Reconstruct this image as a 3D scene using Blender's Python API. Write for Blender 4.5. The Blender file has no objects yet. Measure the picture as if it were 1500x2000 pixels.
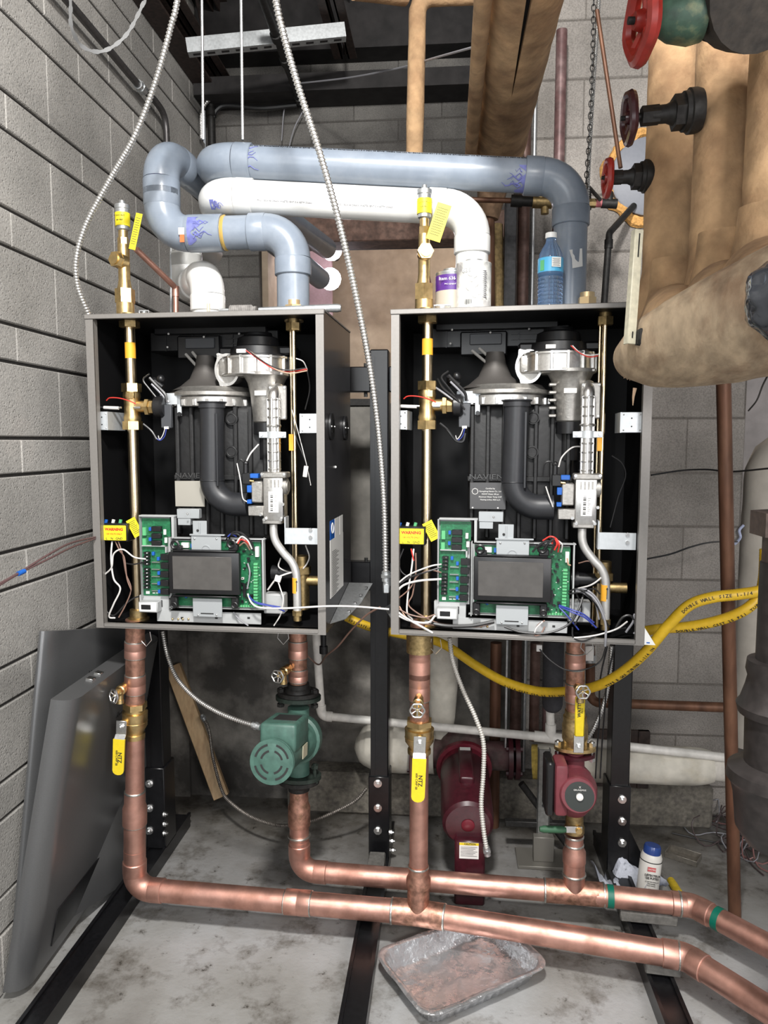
import bpy, bmesh, math, random
from math import sin, cos, pi, radians, atan2, sqrt, tan
from mathutils import Vector, Matrix
V3 = Vector
SC = bpy.context.scene
COL = SC.collection
random.seed(7)

# ------------------------------------------------------------------ camera
FPX, PITCH, YAW, CAMZ = 1450.0, radians(5.35), radians(4.93), 1.45
cam_d = bpy.data.cameras.new('camera'); cam = bpy.data.objects.new('camera', cam_d); COL.objects.link(cam)
cam.location = (0, 0, CAMZ); cam.rotation_euler = (pi / 2 - PITCH, 0, YAW)
cam_d.sensor_fit = 'VERTICAL'; cam_d.sensor_height = 24.0; cam_d.lens = 24.0 * FPX / 2000.0
cam_d.clip_start = 0.05; cam_d.clip_end = 60
SC.camera = cam

# ------------------------------------------------------------------ world, lamps, exposure
w = bpy.data.worlds.new('world'); SC.world = w; w.use_nodes = True
w.node_tree.nodes['Background'].inputs[0].default_value = (0.93, 0.96, 1.0, 1)
w.node_tree.nodes['Background'].inputs[1].default_value = 0.30
SC.view_settings.view_transform = 'Standard'; SC.view_settings.look = 'None'
SC.view_settings.exposure = 0.12; SC.view_settings.gamma = 1.0; SC.view_settings.use_curve_mapping = False

def area(name, loc, target, size, power, col=(1, 1, 1), sy=None):
    d = bpy.data.lights.new(name, 'AREA'); d.energy = power; d.color = col; d.size = size
    if sy: d.shape = 'RECTANGLE'; d.size_y = sy
    o = bpy.data.objects.new(name, d); COL.objects.link(o); o.location = loc
    o.rotation_euler = (V3(target) - V3(loc)).to_track_quat('-Z', 'Y').to_euler(); return o
area('ceiling_lamp', (-0.10, 0.15, 3.05), (-0.1, 2.2, 0.9), 0.22, 98, (1.0, 0.98, 0.95))
area('room_lamp', (1.5, -1.6, 2.7), (0.0, 2.2, 1.0), 1.2, 55, (1.0, 0.97, 0.93), 0.3)
area('side_fill', (1.15, -0.9, 1.35), (0.8, 2.6, 0.5), 0.6, 20, (1.0, 0.97, 0.98), 0.9)  # fill light added to lift the lower right wall
pl = bpy.data.lights.new('alcove_fill', 'POINT'); pl.energy = 16; pl.color = (1.0, 0.93, 0.86); pl.shadow_soft_size = 0.08  # unseen fill, added to brighten the tan plaster beyond the opening
o = bpy.data.objects.new('alcove_fill', pl); COL.objects.link(o); o.location = (0.15, 4.0, 2.62)
area('front_fill', (-0.6, -1.2, 1.9), (-0.2, 2.4, 0.7), 1.0, 28, (0.95, 0.98, 1.0), 1.4)  # broad frontal fill added behind the camera, not an actual doorway

# ------------------------------------------------------------------ pixel rays (1500 x 2000)
FW = V3((-sin(YAW) * cos(PITCH), cos(YAW) * cos(PITCH), -sin(PITCH)))
RT = V3((cos(YAW), sin(YAW), 0)); UP = RT.cross(FW); CO = V3((0, 0, CAMZ))
def ray(x, y): return RT * (x - 750) + UP * (1000 - y) + FW * FPX
def P(x, y, Y):                       # point seen at (x, y) that stands at world depth Y
    r = ray(x, y); return CO + r * (Y / r.y)
def PX(x, y, X):
    r = ray(x, y); return CO + r * (X / r.x)
def PZ(x, y, Z):
    r = ray(x, y); return CO + r * ((Z - CAMZ) / r.z)

# ------------------------------------------------------------------ materials
MATS = {}
def mat(name, col, rough=0.5, metal=0.0, noise=0.0, nscale=30.0, bump=0.0, bscale=80.0, col2=None, spec=None,
        trans=0.0, ior=1.45, emit=None, es=0.0, coat=0.0, rvar=0.0, stretch=None, c2lo=0.45, c2hi=0.65, bdist=0.002):
    if name in MATS: return MATS[name]
    m = bpy.data.materials.new(name); m.use_nodes = True; MATS[name] = m
    nt = m.node_tree; N = nt.nodes; Lk = nt.links.new; b = N['Principled BSDF']
    b.inputs['Base Color'].default_value = (*col, 1); b.inputs['Roughness'].default_value = rough
    b.inputs['Metallic'].default_value = metal
    if spec is not None: b.inputs['Specular IOR Level'].default_value = spec
    if trans: b.inputs['Transmission Weight'].default_value = trans; b.inputs['IOR'].default_value = ior
    if coat: b.inputs['Coat Weight'].default_value = coat; b.inputs['Coat Roughness'].default_value = 0.1
    if emit: b.inputs['Emission Color'].default_value = (*emit, 1); b.inputs['Emission Strength'].default_value = es
    if noise or bump or col2 or rvar:
        tc = N.new('ShaderNodeTexCoord'); src = tc.outputs['Object']
        if stretch:
            mp = N.new('ShaderNodeMapping'); mp.inputs['Scale'].default_value = stretch; Lk(src, mp.inputs[0]); src = mp.outputs[0]
        n1 = N.new('ShaderNodeTexNoise'); n1.inputs['Scale'].default_value = nscale; n1.inputs['Detail'].default_value = 6
        n1.inputs['Roughness'].default_value = 0.62; Lk(src, n1.inputs['Vector'])
        out = None
        if col2:
            r = N.new('ShaderNodeValToRGB'); r.color_ramp.elements[0].position = c2lo; r.color_ramp.elements[1].position = c2hi
            r.color_ramp.elements[0].color = (*col, 1); r.color_ramp.elements[1].color = (*col2, 1)
            Lk(n1.outputs[0], r.inputs[0]); out = r.outputs[0]
        if noise:
            n2 = N.new('ShaderNodeTexNoise'); n2.inputs['Scale'].default_value = nscale * 2.7; n2.inputs['Detail'].default_value = 8
            Lk(src, n2.inputs['Vector'])
            mr = N.new('ShaderNodeMapRange'); mr.inputs[1].default_value = 0.3; mr.inputs[2].default_value = 0.7
            mr.inputs[3].default_value = 1 - noise; mr.inputs[4].default_value = 1 + noise; Lk(n2.outputs[0], mr.inputs[0])
            mx = N.new('ShaderNodeMix'); mx.data_type = 'RGBA'; mx.blend_type = 'MULTIPLY'; mx.inputs[0].default_value = 1
            if out: Lk(out, mx.inputs[6])
            else: mx.inputs[6].default_value = (*col, 1)
            Lk(mr.outputs[0], mx.inputs[7]); out = mx.outputs[2]
        if out: Lk(out, b.inputs['Base Color'])
        if rvar:
            m2 = N.new('ShaderNodeMapRange'); m2.inputs[1].default_value = 0.35; m2.inputs[2].default_value = 0.65
            m2.inputs[3].default_value = max(0.02, rough - rvar); m2.inputs[4].default_value = min(1, rough + rvar)
            Lk(n1.outputs[0], m2.inputs[0]); Lk(m2.outputs[0], b.inputs['Roughness'])
        if bump:
            n3 = N.new('ShaderNodeTexNoise'); n3.inputs['Scale'].default_value = bscale; n3.inputs['Detail'].default_value = 5
            Lk(src, n3.inputs['Vector'])
            bp = N.new('ShaderNodeBump'); bp.inputs['Strength'].default_value = bump; bp.inputs['Distance'].default_value = bdist
            Lk(n3.outputs[0], bp.inputs['Height']); Lk(bp.outputs[0], b.inputs['Normal'])
    return m

def block_mat(name, base, dark, warm, island=0.10):
    m = bpy.data.materials.new(name); m.use_nodes = True; MATS[name] = m
    nt = m.node_tree; N = nt.nodes; L = nt.links.new; b = N['Principled BSDF']; b.inputs['Roughness'].default_value = 0.92
    b.inputs['Specular IOR Level'].default_value = 0.25
    tc = N.new('ShaderNodeTexCoord'); g = N.new('ShaderNodeNewGeometry')
    n = N.new('ShaderNodeTexNoise'); n.inputs['Scale'].default_value = 3.2; n.inputs['Detail'].default_value = 7; L(tc.outputs['Object'], n.inputs['Vector'])
    r = N.new('ShaderNodeValToRGB'); e = r.color_ramp.elements
    e[0].position = 0.34; e[0].color = (*dark, 1); e[1].position = 0.62; e[1].color = (*base, 1)
    x = e.new(0.74); x.color = (*warm, 1); L(n.outputs[0], r.inputs[0])
    f = N.new('ShaderNodeTexNoise'); f.inputs['Scale'].default_value = 210; f.inputs['Detail'].default_value = 3; L(tc.outputs['Object'], f.inputs['Vector'])
    mr = N.new('ShaderNodeMapRange'); mr.inputs[1].default_value = 0.33; mr.inputs[2].default_value = 0.62; mr.inputs[3].default_value = 0.76; mr.inputs[4].default_value = 1.07
    L(f.outputs[0], mr.inputs[0])
    mr2 = N.new('ShaderNodeMapRange'); mr2.inputs[3].default_value = 1 - island; mr2.inputs[4].default_value = 1 + island; L(g.outputs['Random Per Island'], mr2.inputs[0])
    mu = N.new('ShaderNodeMath'); mu.operation = 'MULTIPLY'; L(mr.outputs[0], mu.inputs[0]); L(mr2.outputs[0], mu.inputs[1])
    mx = N.new('ShaderNodeMix'); mx.data_type = 'RGBA'; mx.blend_type = 'MULTIPLY'; mx.inputs[0].default_value = 1
    L(r.outputs[0], mx.inputs[6]); L(mu.outputs[0], mx.inputs[7]); L(mx.outputs[2], b.inputs['Base Color'])
    v = N.new('ShaderNodeTexVoronoi'); v.inputs['Scale'].default_value = 95; L(tc.outputs['Object'], v.inputs['Vector'])
    mr3 = N.new('ShaderNodeMapRange'); mr3.inputs[1].default_value = 0.05; mr3.inputs[2].default_value = 0.3; L(v.outputs['Distance'], mr3.inputs[0])
    ad = N.new('ShaderNodeMath'); ad.operation = 'ADD'; L(f.outputs[0], ad.inputs[0]); L(mr3.outputs[0], ad.inputs[1])
    bp = N.new('ShaderNodeBump'); bp.inputs['Strength'].default_value = 0.55; bp.inputs['Distance'].default_value = 0.003
    L(ad.outputs[0], bp.inputs['Height']); L(bp.outputs[0], b.inputs['Normal'])
    return m
M_BLK = block_mat('block_grey', (0.40, 0.385, 0.36), (0.29, 0.28, 0.262), (0.44, 0.41, 0.38), 0.06)
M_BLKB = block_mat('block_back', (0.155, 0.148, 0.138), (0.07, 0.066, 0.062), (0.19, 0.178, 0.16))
M_BLKR = block_mat('block_right', (0.32, 0.295, 0.27), (0.20, 0.185, 0.168), (0.345, 0.315, 0.285), 0.07)
M_MORTD = mat('mortar_dark', (0.045, 0.042, 0.04), 0.95, noise=0.4, nscale=60)
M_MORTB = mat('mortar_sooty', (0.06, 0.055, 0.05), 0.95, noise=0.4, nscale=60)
M_MORTR = mat('mortar_flush', (0.13, 0.117, 0.104), 0.95, noise=0.25, nscale=60)
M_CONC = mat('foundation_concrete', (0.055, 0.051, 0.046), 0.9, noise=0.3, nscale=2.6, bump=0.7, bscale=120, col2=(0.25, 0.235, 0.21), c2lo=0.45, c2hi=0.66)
M_CURB = mat('curb_concrete', (0.16, 0.145, 0.12), 0.92, noise=0.3, nscale=25, bump=0.9, bscale=150, col2=(0.10, 0.09, 0.078))
M_PLAST = mat('tan_plaster', (0.36, 0.285, 0.21), 0.85, noise=0.14, nscale=6, bump=0.2, bscale=60, col2=(0.28, 0.215, 0.15), c2lo=0.4, c2hi=0.75)
M_CREAMW = mat('pale_far_wall', (0.50, 0.46, 0.45), 0.9, noise=0.12, nscale=6, bump=0.3, bscale=90)
M_DECK = mat('sooty_steel', (0.018, 0.016, 0.016), 0.8, noise=0.4, nscale=8)
M_JOIST = mat('rusty_dark_steel', (0.035, 0.022, 0.018), 0.65, noise=0.5, nscale=20, bump=0.3)
M_BEAMW = mat('brown_header', (0.10, 0.055, 0.04), 0.75, noise=0.4, nscale=14, bump=0.4, col2=(0.17, 0.10, 0.075))
M_COPPER = mat('copper', (0.62, 0.345, 0.278), 0.46, 0.92, noise=0.18, nscale=9, bump=0.04, bscale=50, col2=(0.42, 0.22, 0.165), rvar=0.10, c2lo=0.48, c2hi=0.72)
M_COPSTAIN = mat('fluxed_copper', (0.50, 0.27, 0.20), 0.47, 0.92, noise=0.35, nscale=26, col2=(0.24, 0.14, 0.09), rvar=0.15, c2lo=0.5, c2hi=0.7)
M_SOLDER = mat('solder', (0.60, 0.60, 0.56), 0.38, 1.0, noise=0.25, nscale=80)
M_BRASS = mat('brass', (0.68, 0.50, 0.24), 0.36, 1.0, noise=0.14, nscale=30, rvar=0.08)
M_BRASSD = mat('tarnished_brass', (0.42, 0.31, 0.15), 0.46, 1.0, noise=0.3, nscale=40)
M_BRASSP = mat('pipe_brass', (0.86, 0.70, 0.46), 0.25, 1.0, noise=0.08, nscale=30)
M_STEEL = mat('bright_steel', (0.72, 0.72, 0.71), 0.28, 1.0, noise=0.1, nscale=60)
M_GALV = mat('galvanised', (0.56, 0.58, 0.59), 0.42, 0.9, noise=0.14, nscale=40)
M_FLEX = mat('flex_conduit', (0.62, 0.61, 0.59), 0.36, 0.9, noise=0.12, nscale=50)
M_FLEXD = mat('dirty_flex', (0.22, 0.20, 0.18), 0.5, 0.8, noise=0.4, nscale=40)
M_FLEXW = mat('pale_flex', (0.52, 0.50, 0.46), 0.5, 0.35, noise=0.1, nscale=50)
M_CAST = mat('cast_aluminium', (0.40, 0.385, 0.36), 0.45, 0.85, noise=0.14, nscale=40, bump=0.2, bscale=200)
M_CASTL = mat('bright_aluminium', (0.68, 0.67, 0.65), 0.32, 0.95, noise=0.1, nscale=60)
M_ALTUBE = mat('satin_tube', (0.60, 0.59, 0.57), 0.42, 0.6, noise=0.06, nscale=40)
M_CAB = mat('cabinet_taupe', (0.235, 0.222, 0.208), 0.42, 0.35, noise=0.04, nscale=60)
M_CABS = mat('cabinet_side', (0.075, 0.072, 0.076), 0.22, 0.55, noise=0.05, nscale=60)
M_CABIN = mat('cabinet_inside', (0.006, 0.006, 0.0065), 0.5, 0.0, spec=0.2)
M_COVER = mat('cover_grey_metal', (0.155, 0.157, 0.16), 0.33, 0.55, noise=0.05, nscale=120)
M_BLACK = mat('black_plastic', (0.008, 0.008, 0.009), 0.38, noise=0.2, nscale=60)
M_BLACKM = mat('black_paint', (0.006, 0.006, 0.007), 0.30, noise=0.3, nscale=30)
M_HX = mat('exchanger_black', (0.008, 0.008, 0.0085), 0.55, noise=0.3, nscale=20, bump=0.3)
M_PLGREY = mat('grey_plastic', (0.055, 0.058, 0.064), 0.45)
M_SCREEN = mat('screen_film', (0.078, 0.074, 0.070), 0.22, noise=0.12, nscale=14, coat=0.3)
M_PCB = mat('pcb_green', (0.012, 0.11, 0.045), 0.38, noise=0.25, nscale=120, col2=(0.02, 0.17, 0.07))
M_TERM = mat('terminal_green', (0.10, 0.40, 0.17), 0.45)
M_TRAY = mat('tray_grey', (0.40, 0.41, 0.41), 0.5, 0.1, noise=0.04)
M_PLATE = mat('plate_grey', (0.37, 0.39, 0.40), 0.42, 0.25)
M_ZINC = mat('zinc_plate', (0.60, 0.63, 0.65), 0.4, 0.5, noise=0.06)
M_WHITE = mat('white_print', (0.75, 0.74, 0.71), 0.5)
M_INK = mat('ink', (0.02, 0.02, 0.02), 0.6)
M_YEL = mat('yellow_tag', (0.80, 0.66, 0.02), 0.5)
M_YELH = mat('yellow_handle', (0.74, 0.56, 0.02), 0.40, noise=0.05)
M_YELG = mat('yellow_gas_jacket', (0.66, 0.42, 0.02), 0.45, noise=0.08, nscale=30)
M_RED = mat('red_print', (0.55, 0.03, 0.02), 0.5)
M_BLUE = mat('blue_plastic', (0.01, 0.10, 0.42), 0.4)
M_ORANGE = mat('orange_sticker', (0.80, 0.38, 0.03), 0.5)
M_CPVC = mat('cpvc_grey', (0.20, 0.235, 0.285), 0.30, noise=0.05, nscale=12, col2=(0.235, 0.27, 0.32))
M_PURP = mat('purple_primer', (0.15, 0.165, 0.40), 0.32, noise=0.2)
M_PVC = mat('pvc_white', (0.74, 0.74, 0.72), 0.26, noise=0.03, nscale=12)
M_PVCD = mat('dusty_pvc', (0.66, 0.64, 0.60), 0.45, noise=0.12, nscale=16)
M_INS = mat('canvas_insulation', (0.42, 0.27, 0.145), 0.92, noise=0.28, nscale=7, bump=0.9, bscale=45, col2=(0.25, 0.145, 0.075), c2lo=0.42, c2hi=0.68, bdist=0.004)
M_INSL = mat('pale_canvas', (0.44, 0.335, 0.225), 0.92, noise=0.26, nscale=5, bump=0.7, bscale=26, col2=(0.24, 0.155, 0.095), stretch=(5, 1.6, 1.6), c2lo=0.44, c2hi=0.70, bdist=0.003)
M_INSW = mat('white_jacket', (0.56, 0.53, 0.46), 0.8, noise=0.14, nscale=10, bump=0.5, bscale=30, col2=(0.45, 0.40, 0.30), c2lo=0.55, c2hi=0.8)
M_INSD = mat('brown_old_canvas', (0.24, 0.15, 0.09), 0.9, noise=0.4, nscale=14, bump=0.8)
M_REDW = mat('red_enamel', (0.26, 0.018, 0.012), 0.38, noise=0.2, nscale=30)
M_MAR = mat('maroon_enamel', (0.045, 0.006, 0.011), 0.36, noise=0.25, nscale=30)
M_PUMPR = mat('circulator_red', (0.165, 0.035, 0.045), 0.5, noise=0.12, nscale=20)
M_PUMPG = mat('pump_green', (0.058, 0.125, 0.10), 0.45, noise=0.2, nscale=18, bump=0.1)
M_IRON = mat('black_iron', (0.022, 0.021, 0.02), 0.55, 0.4, noise=0.4, nscale=30, bump=0.3)
M_IRONG = mat('greenish_iron', (0.022, 0.032, 0.026), 0.5, 0.3, noise=0.4, nscale=30, bump=0.4)
M_GVALVE = mat('green_cast', (0.035, 0.075, 0.05), 0.6, noise=0.5, nscale=12, col2=(0.20, 0.20, 0.10), c2lo=0.55, c2hi=0.7, bump=0.4)
M_RUST = mat('rusty_pipe', (0.13, 0.06, 0.035), 0.5, 0.4, noise=0.4, nscale=10, col2=(0.17, 0.085, 0.05), stretch=(1, 1, 0.25))
M_BRNPIPE = mat('brown_pipe', (0.085, 0.045, 0.035), 0.5, 0.3, noise=0.3, nscale=12, col2=(0.15, 0.09, 0.075))
M_FOIL = mat('foil', (0.62, 0.625, 0.64), 0.30, 0.80, noise=0.12, nscale=12, bump=1.0, bscale=14, rvar=0.08, bdist=0.016)
M_WOOD = mat('pine', (0.52, 0.36, 0.20), 0.6, noise=0.12, nscale=5, col2=(0.42, 0.27, 0.14), stretch=(9, 9, 1))
M_WBLOCK = mat('weathered_wood', (0.13, 0.125, 0.115), 0.85, noise=0.25, nscale=30, bump=0.4)
M_PAPER = mat('paper', (0.60, 0.61, 0.66), 0.75, noise=0.15, nscale=30)
M_FOAM = mat('spray_foam', (0.62, 0.33, 0.10), 0.85, noise=0.3, nscale=50, bump=1.0, bscale=60, bdist=0.006)
M_RUBBER = mat('black_foam_rubber', (0.035, 0.035, 0.04), 0.8, noise=0.15)
M_LAMP = mat('lamp_glow', (1, 1, 1), 0.4, emit=(1.0, 0.93, 1.0), es=9)
M_WIREW = mat('wire_white', (0.62, 0.60, 0.58), 0.45)
M_WIREB = mat('wire_black', (0.015, 0.015, 0.016), 0.4)
M_WIREBR = mat('wire_brown', (0.22, 0.13, 0.10), 0.5)
M_WIREO = mat('wire_tan', (0.50, 0.32, 0.22), 0.5)
M_WIRER = mat('wire_red', (0.55, 0.04, 0.03), 0.4)
M_WIREBL = mat('wire_blue', (0.03, 0.05, 0.30), 0.4)
M_WIREG = mat('wire_grey', (0.25, 0.25, 0.27), 0.45)
M_GTAPE = mat('green_tape', (0.0, 0.13, 0.085), 0.45)

# ------------------------------------------------------------------ objects
FRAME = {}                                   # object -> matrix (frame its mesh is written in)
def thing(name, label, cat, loc=(0, 0, 0), rotz=0.0, group=None):
    o = bpy.data.objects.new(name, None); COL.objects.link(o); o.empty_display_size = 0.05
    o.location = loc; o.rotation_euler = (0, 0, rotz); o['label'] = label; o['category'] = cat
    if group: o['group'] = group
    FRAME[o.name] = Matrix.Translation(V3(loc)) @ Matrix.Rotation(rotz, 4, 'Z'); return o
def tag(o, label, cat, group=None, kind=None):
    o['label'] = label; o['category'] = cat
    if group: o['group'] = group
    if kind: o['kind'] = kind
    return o

def frame_axes(d, ref=None):
    d = V3(d).normalized(); r = ref or (V3((0, 0, 1)) if abs(d.z) < 0.9 else V3((1, 0, 0)))
    a = d.cross(r).normalized(); return a, a.cross(d).normalized(), d

class Mb:
    """collects shapes; build() links them as ONE mesh object"""
    def __init__(s): s.bm = bmesh.new(); s.mats = []; s.cur = 0
    def m(s, material):
        if material not in s.mats: s.mats.append(material)
        s.cur = s.mats.index(material); return s
    def _f(s, vs, sm=True):
        try:
            f = s.bm.faces.new(vs); f.material_index = s.cur; f.smooth = sm; return f
        except ValueError: return None
    def box(s, a, b, bev=0.0, rot=None, piv=None, seg=1):
        a = V3(a); b = V3(b)
        lo = V3([min(a[i], b[i]) for i in range(3)]); hi = V3([max(a[i], b[i]) for i in range(3)])
        vs = [s.bm.verts.new((x, y, z)) for x in (lo.x, hi.x) for y in (lo.y, hi.y) for z in (lo.z, hi.z)]
        fs = [s._f([vs[i] for i in q]) for q in ((0, 1, 3, 2), (4, 6, 7, 5), (0, 4, 5, 1), (2, 3, 7, 6), (0, 2, 6, 4), (1, 5, 7, 3))]
        if bev > 0:
            r = bmesh.ops.bevel(s.bm, geom=list({e for f in fs for e in f.edges}), offset=min(bev, 0.45 * min(hi - lo)), segments=seg, profile=0.5, affect='EDGES')
            vs = list({v for f in r['faces'] for v in f.verts} | {v for v in vs if v.is_valid})
            for f in r['faces']: f.material_index = s.cur; f.smooth = True
        if rot is not None:
            p = V3(piv) if piv is not None else (lo + hi) / 2
            for v in vs: v.co = rot @ (v.co - p) + p
        return s
    def obox(s, c, ax, half, bev=0.0, seg=1):
        """box centred c with orthonormal axes ax and half sizes"""
        R = Matrix((ax[0], ax[1], ax[2])).transposed(); c = V3(c); h = V3(half)
        return s.box(c - h, c + h, bev, R, c, seg)
    def ring(s, c, a, b, r, n):
        return [s.bm.verts.new(c + a * (r * cos(2 * pi * k / n)) + b * (r * sin(2 * pi * k / n))) for k in range(n)]
    def loft(s, rings, cap=True, closed=False):
        n = len(rings[0]); prs = list(zip(rings, rings[1:])) + ([(rings[-1], rings[0])] if closed else [])
        for A, B in prs:
            for k in range(n): s._f((A[k], A[(k + 1) % n], B[(k + 1) % n], B[k]))
        if cap and not closed: s._f(list(reversed(rings[0]))); s._f(rings[-1])
        return s
    def lathe(s, o, d, prof, n=20, ref=None, cap=True):
        """prof: (distance along d, radius)"""
        a, b, d = frame_axes(d, ref); o = V3(o)
        return s.loft([s.ring(o + d * t, a, b, max(r, 1e-4), n) for t, r in prof], cap)
    def cyl(s, p, q, r, r2=None, n=20, cap=True):
        p = V3(p); q = V3(q); L = (q - p).length
        return s.lathe(p, q - p, [(0, r), (L, r if r2 is None else r2)], n, cap=cap)
    def hexn(s, p, q, r): return s.cyl(p, q, r, n=6)
    def tube(s, pts, r, n=12, cap=True, closed=False):
        pts = [V3(p) for p in pts]; N = len(pts); rs = r if isinstance(r, (list, tuple)) else [r] * N
        def tan_(i):
            if closed: return (pts[(i + 1) % N] - pts[i - 1]).normalized()
            return (pts[min(i + 1, N - 1)] - pts[max(i - 1, 0)]).normalized()
        t = tan_(0); a, b, _ = frame_axes(t); rings = []
        for i in range(N):
            t2 = tan_(i); q = t.rotation_difference(t2); a = q @ a; b = q @ b; t = t2
            rings.append(s.ring(pts[i], a, b, rs[i], n))
        return s.loft(rings, cap, closed)
    def sphere(s, c, r, n=14, sc=(1, 1, 1), R=None):
        mt = Matrix.Translation(V3(c)) @ (R.to_4x4() if R is not None else Matrix.Identity(4)) @ Matrix.Diagonal((sc[0], sc[1], sc[2], 1))
        q = bmesh.ops.create_uvsphere(s.bm, u_segments=n, v_segments=max(6, n // 2), radius=r, matrix=mt)
        for f in {f for v in q['verts'] for f in v.link_faces}: f.material_index = s.cur; f.smooth = True
        return s
    def torus(s, c, d, R, r, n=28, k=8, wob=0.0, wn=5):
        a, b, d = frame_axes(d); c = V3(c)
        pts = [c + (a * cos(t) + b * sin(t)) * (R * (1 + wob * cos(wn * t))) for t in [2 * pi * i / n for i in range(n)]]
        return s.tube(pts, r, k, closed=True)
    def prism(s, pts, ext):
        ext = V3(ext); A = [s.bm.verts.new(V3(p)) for p in pts]; B = [s.bm.verts.new(V3(p) + ext) for p in pts]; n = len(A)
        s._f(list(reversed(A))); s._f(B)
        for k in range(n): s._f((A[k], A[(k + 1) % n], B[(k + 1) % n], B[k]))
        return s
    def quad(s, pts): s._f([s.bm.verts.new(V3(p)) for p in pts]); return s
    def build(s, name, material=None, parent=None, local=False, ang=38, label=None):
        me = bpy.data.meshes.new(name)
        bmesh.ops.recalc_face_normals(s.bm, faces=s.bm.faces)
        if parent is not None:
            F = FRAME[parent.name]
            if not local: s.bm.transform(F.inverted())
        s.bm.to_mesh(me); s.bm.free()
        if s.mats:
            for x in s.mats: me.materials.append(x)
        if material is not None:
            me.materials.clear(); me.materials.append(material)
            for p in me.polygons: p.material_index = 0
        me.set_sharp_from_angle(angle=radians(ang))
        o = bpy.data.objects.new(name, me); COL.objects.link(o)
        if parent is not None: o.parent = parent; FRAME[o.name] = FRAME[parent.name]
        else:                                   # top-level mesh: put the origin at its own base
            xs = [v.co for v in me.vertices]
            c = V3(((min(v.x for v in xs) + max(v.x for v in xs)) / 2, (min(v.y for v in xs) + max(v.y for v in xs)) / 2, min(v.z for v in xs)))
            me.transform(Matrix.Translation(-c)); o.location = c; FRAME[o.name] = Matrix.Translation(c)
        if label: o['label'] = label
        return o

def struct(name, mb, material=None, parent=None):
    o = mb.build(name, material, parent, ang=30)
    if parent is None: o['kind'] = 'structure'
    return o

def text(name, s, o, right, up, h, material, parent=None, local=False, ext=0.0004, align='CENTER', bold=0.0, label=None, sx=1.0):
    """flat lettering: o = centre, right/up = directions, h = capital height"""
    c = bpy.data.curves.new(name, 'FONT'); c.body = s; c.size = h / 0.70; c.align_x = align; c.align_y = 'CENTER'; c.extrude = ext; c.offset = bold; c.resolution_u = 2
    t = bpy.data.objects.new(name, c); me = bpy.data.meshes.new_from_object(t)
    bpy.data.objects.remove(t); right = V3(right).normalized(); up = V3(up); up = (up - right * up.dot(right)).normalized(); nn = right.cross(up)
    T = Matrix.Translation(V3(o)) @ Matrix((right * sx, up, nn)).transposed().to_4x4()
    if parent is not None and not local: T = FRAME[parent.name].inverted() @ T
    me.transform(T); me.materials.clear(); me.materials.append(material)
    ob = bpy.data.objects.new(name, me); COL.objects.link(ob)
    if parent is not None: ob.parent = parent; FRAME[ob.name] = FRAME[parent.name]
    if label: ob['label'] = label
    return ob

def cr(pts, n=8):                              # smooth curve through the points
    pts = [V3(p) for p in pts]; q = [2 * pts[0] - pts[1]] + pts + [2 * pts[-1] - pts[-2]]; out = []
    for i in range(1, len(q) - 2):
        a, b, c, d = q[i - 1:i + 3]
        for k in range(n):
            t = k / n; out.append(0.5 * ((2 * b) + (c - a) * t + (2 * a - 5 * b + 4 * c - d) * t * t + (3 * b - a - 3 * c + d) * t ** 3))
    out.append(pts[-1]); return out
def arc_corner(p, c, q, rb, n=8):
    """points of a bend of radius rb at corner c between p and q; returns (points, cut)"""
    u = (V3(p) - V3(c)).normalized(); v = (V3(q) - V3(c)).normalized(); ang = u.angle(v); cut = rb / tan(ang / 2)
    ctr = V3(c) + (u + v).normalized() * (rb / sin(ang / 2)); a = V3(c) + u * cut; b = V3(c) + v * cut; ra = a - ctr; rb_ = b - ctr
    tot = ra.angle(rb_); ax = ra.cross(rb_).normalized(); return [ctr + Matrix.Rotation(tot * k / n, 3, ax) @ ra for k in range(n + 1)], cut
def bent(pts, rb, n=8):
    pts = [V3(p) for p in pts]; out = [pts[0]]
    for i in range(1, len(pts) - 1): out += arc_corner(pts[i - 1], pts[i], pts[i + 1], rb, n)[0]
    return out + [pts[-1]]
def resample(pts, step):
    pts = [V3(p) for p in pts]; out = [pts[0]]; acc = 0
    for a, b in zip(pts, pts[1:]):
        L = (b - a).length; t = step - acc
        while t <= L: out.append(a + (b - a) * (t / L)); t += step
        acc = (L - (t - step)) if L > 0 else acc
    return out
def conduit(mb, pts, r, pitch=0.007, n=8, depth=0.24):
    pitch *= 0.9; q = resample(pts, pitch / 4); rs = [r * (1.0, 1.0, 1 - depth, 1 - depth * 0.9)[i % 4] for i in range(len(q))]
    return mb.tube(q, rs, n)
def run(parent, pts, r, material, rb, hub, fr=1.13, pipe='pipe', elb='elbow', hubmat=None, n=28, ends=(0, 0), local=False, skip=()):
    """straight pipes with a hubbed elbow part at every corner"""
    pts = [V3(p) for p in pts]; cuts = [0] * len(pts); hubmat = hubmat or material
    for i in range(1, len(pts) - 1):
        a, cut = arc_corner(pts[i - 1], pts[i], pts[i + 1], rb, 10); cuts[i] = cut
        if i in skip: continue
        mb = Mb(); mb.tube(a, r * (1 + (fr - 1) * 0.75), n)
        for e, o in ((a[0], pts[i - 1]), (a[-1], pts[i + 1])):
            d = (o - e).normalized(); R2 = r * fr
            mb.lathe(e - d * 0.002, d, [(0, r * (1 + (fr - 1) * 0.7)), (0.003, R2), (hub - 0.002, R2), (hub, R2 - 0.002), (hub, r)], n)
        mb.build(elb, hubmat, parent, local)
    for i in range(len(pts) - 1):
        a, b = pts[i], pts[i + 1]; d = (b - a).normalized(); L = (b - a).length
        if L - cuts[i] - cuts[i + 1] > 0.003:
            Mb().cyl(a + d * cuts[i], b - d * cuts[i + 1], r, n=n).build(pipe, material, parent, local)
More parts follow.
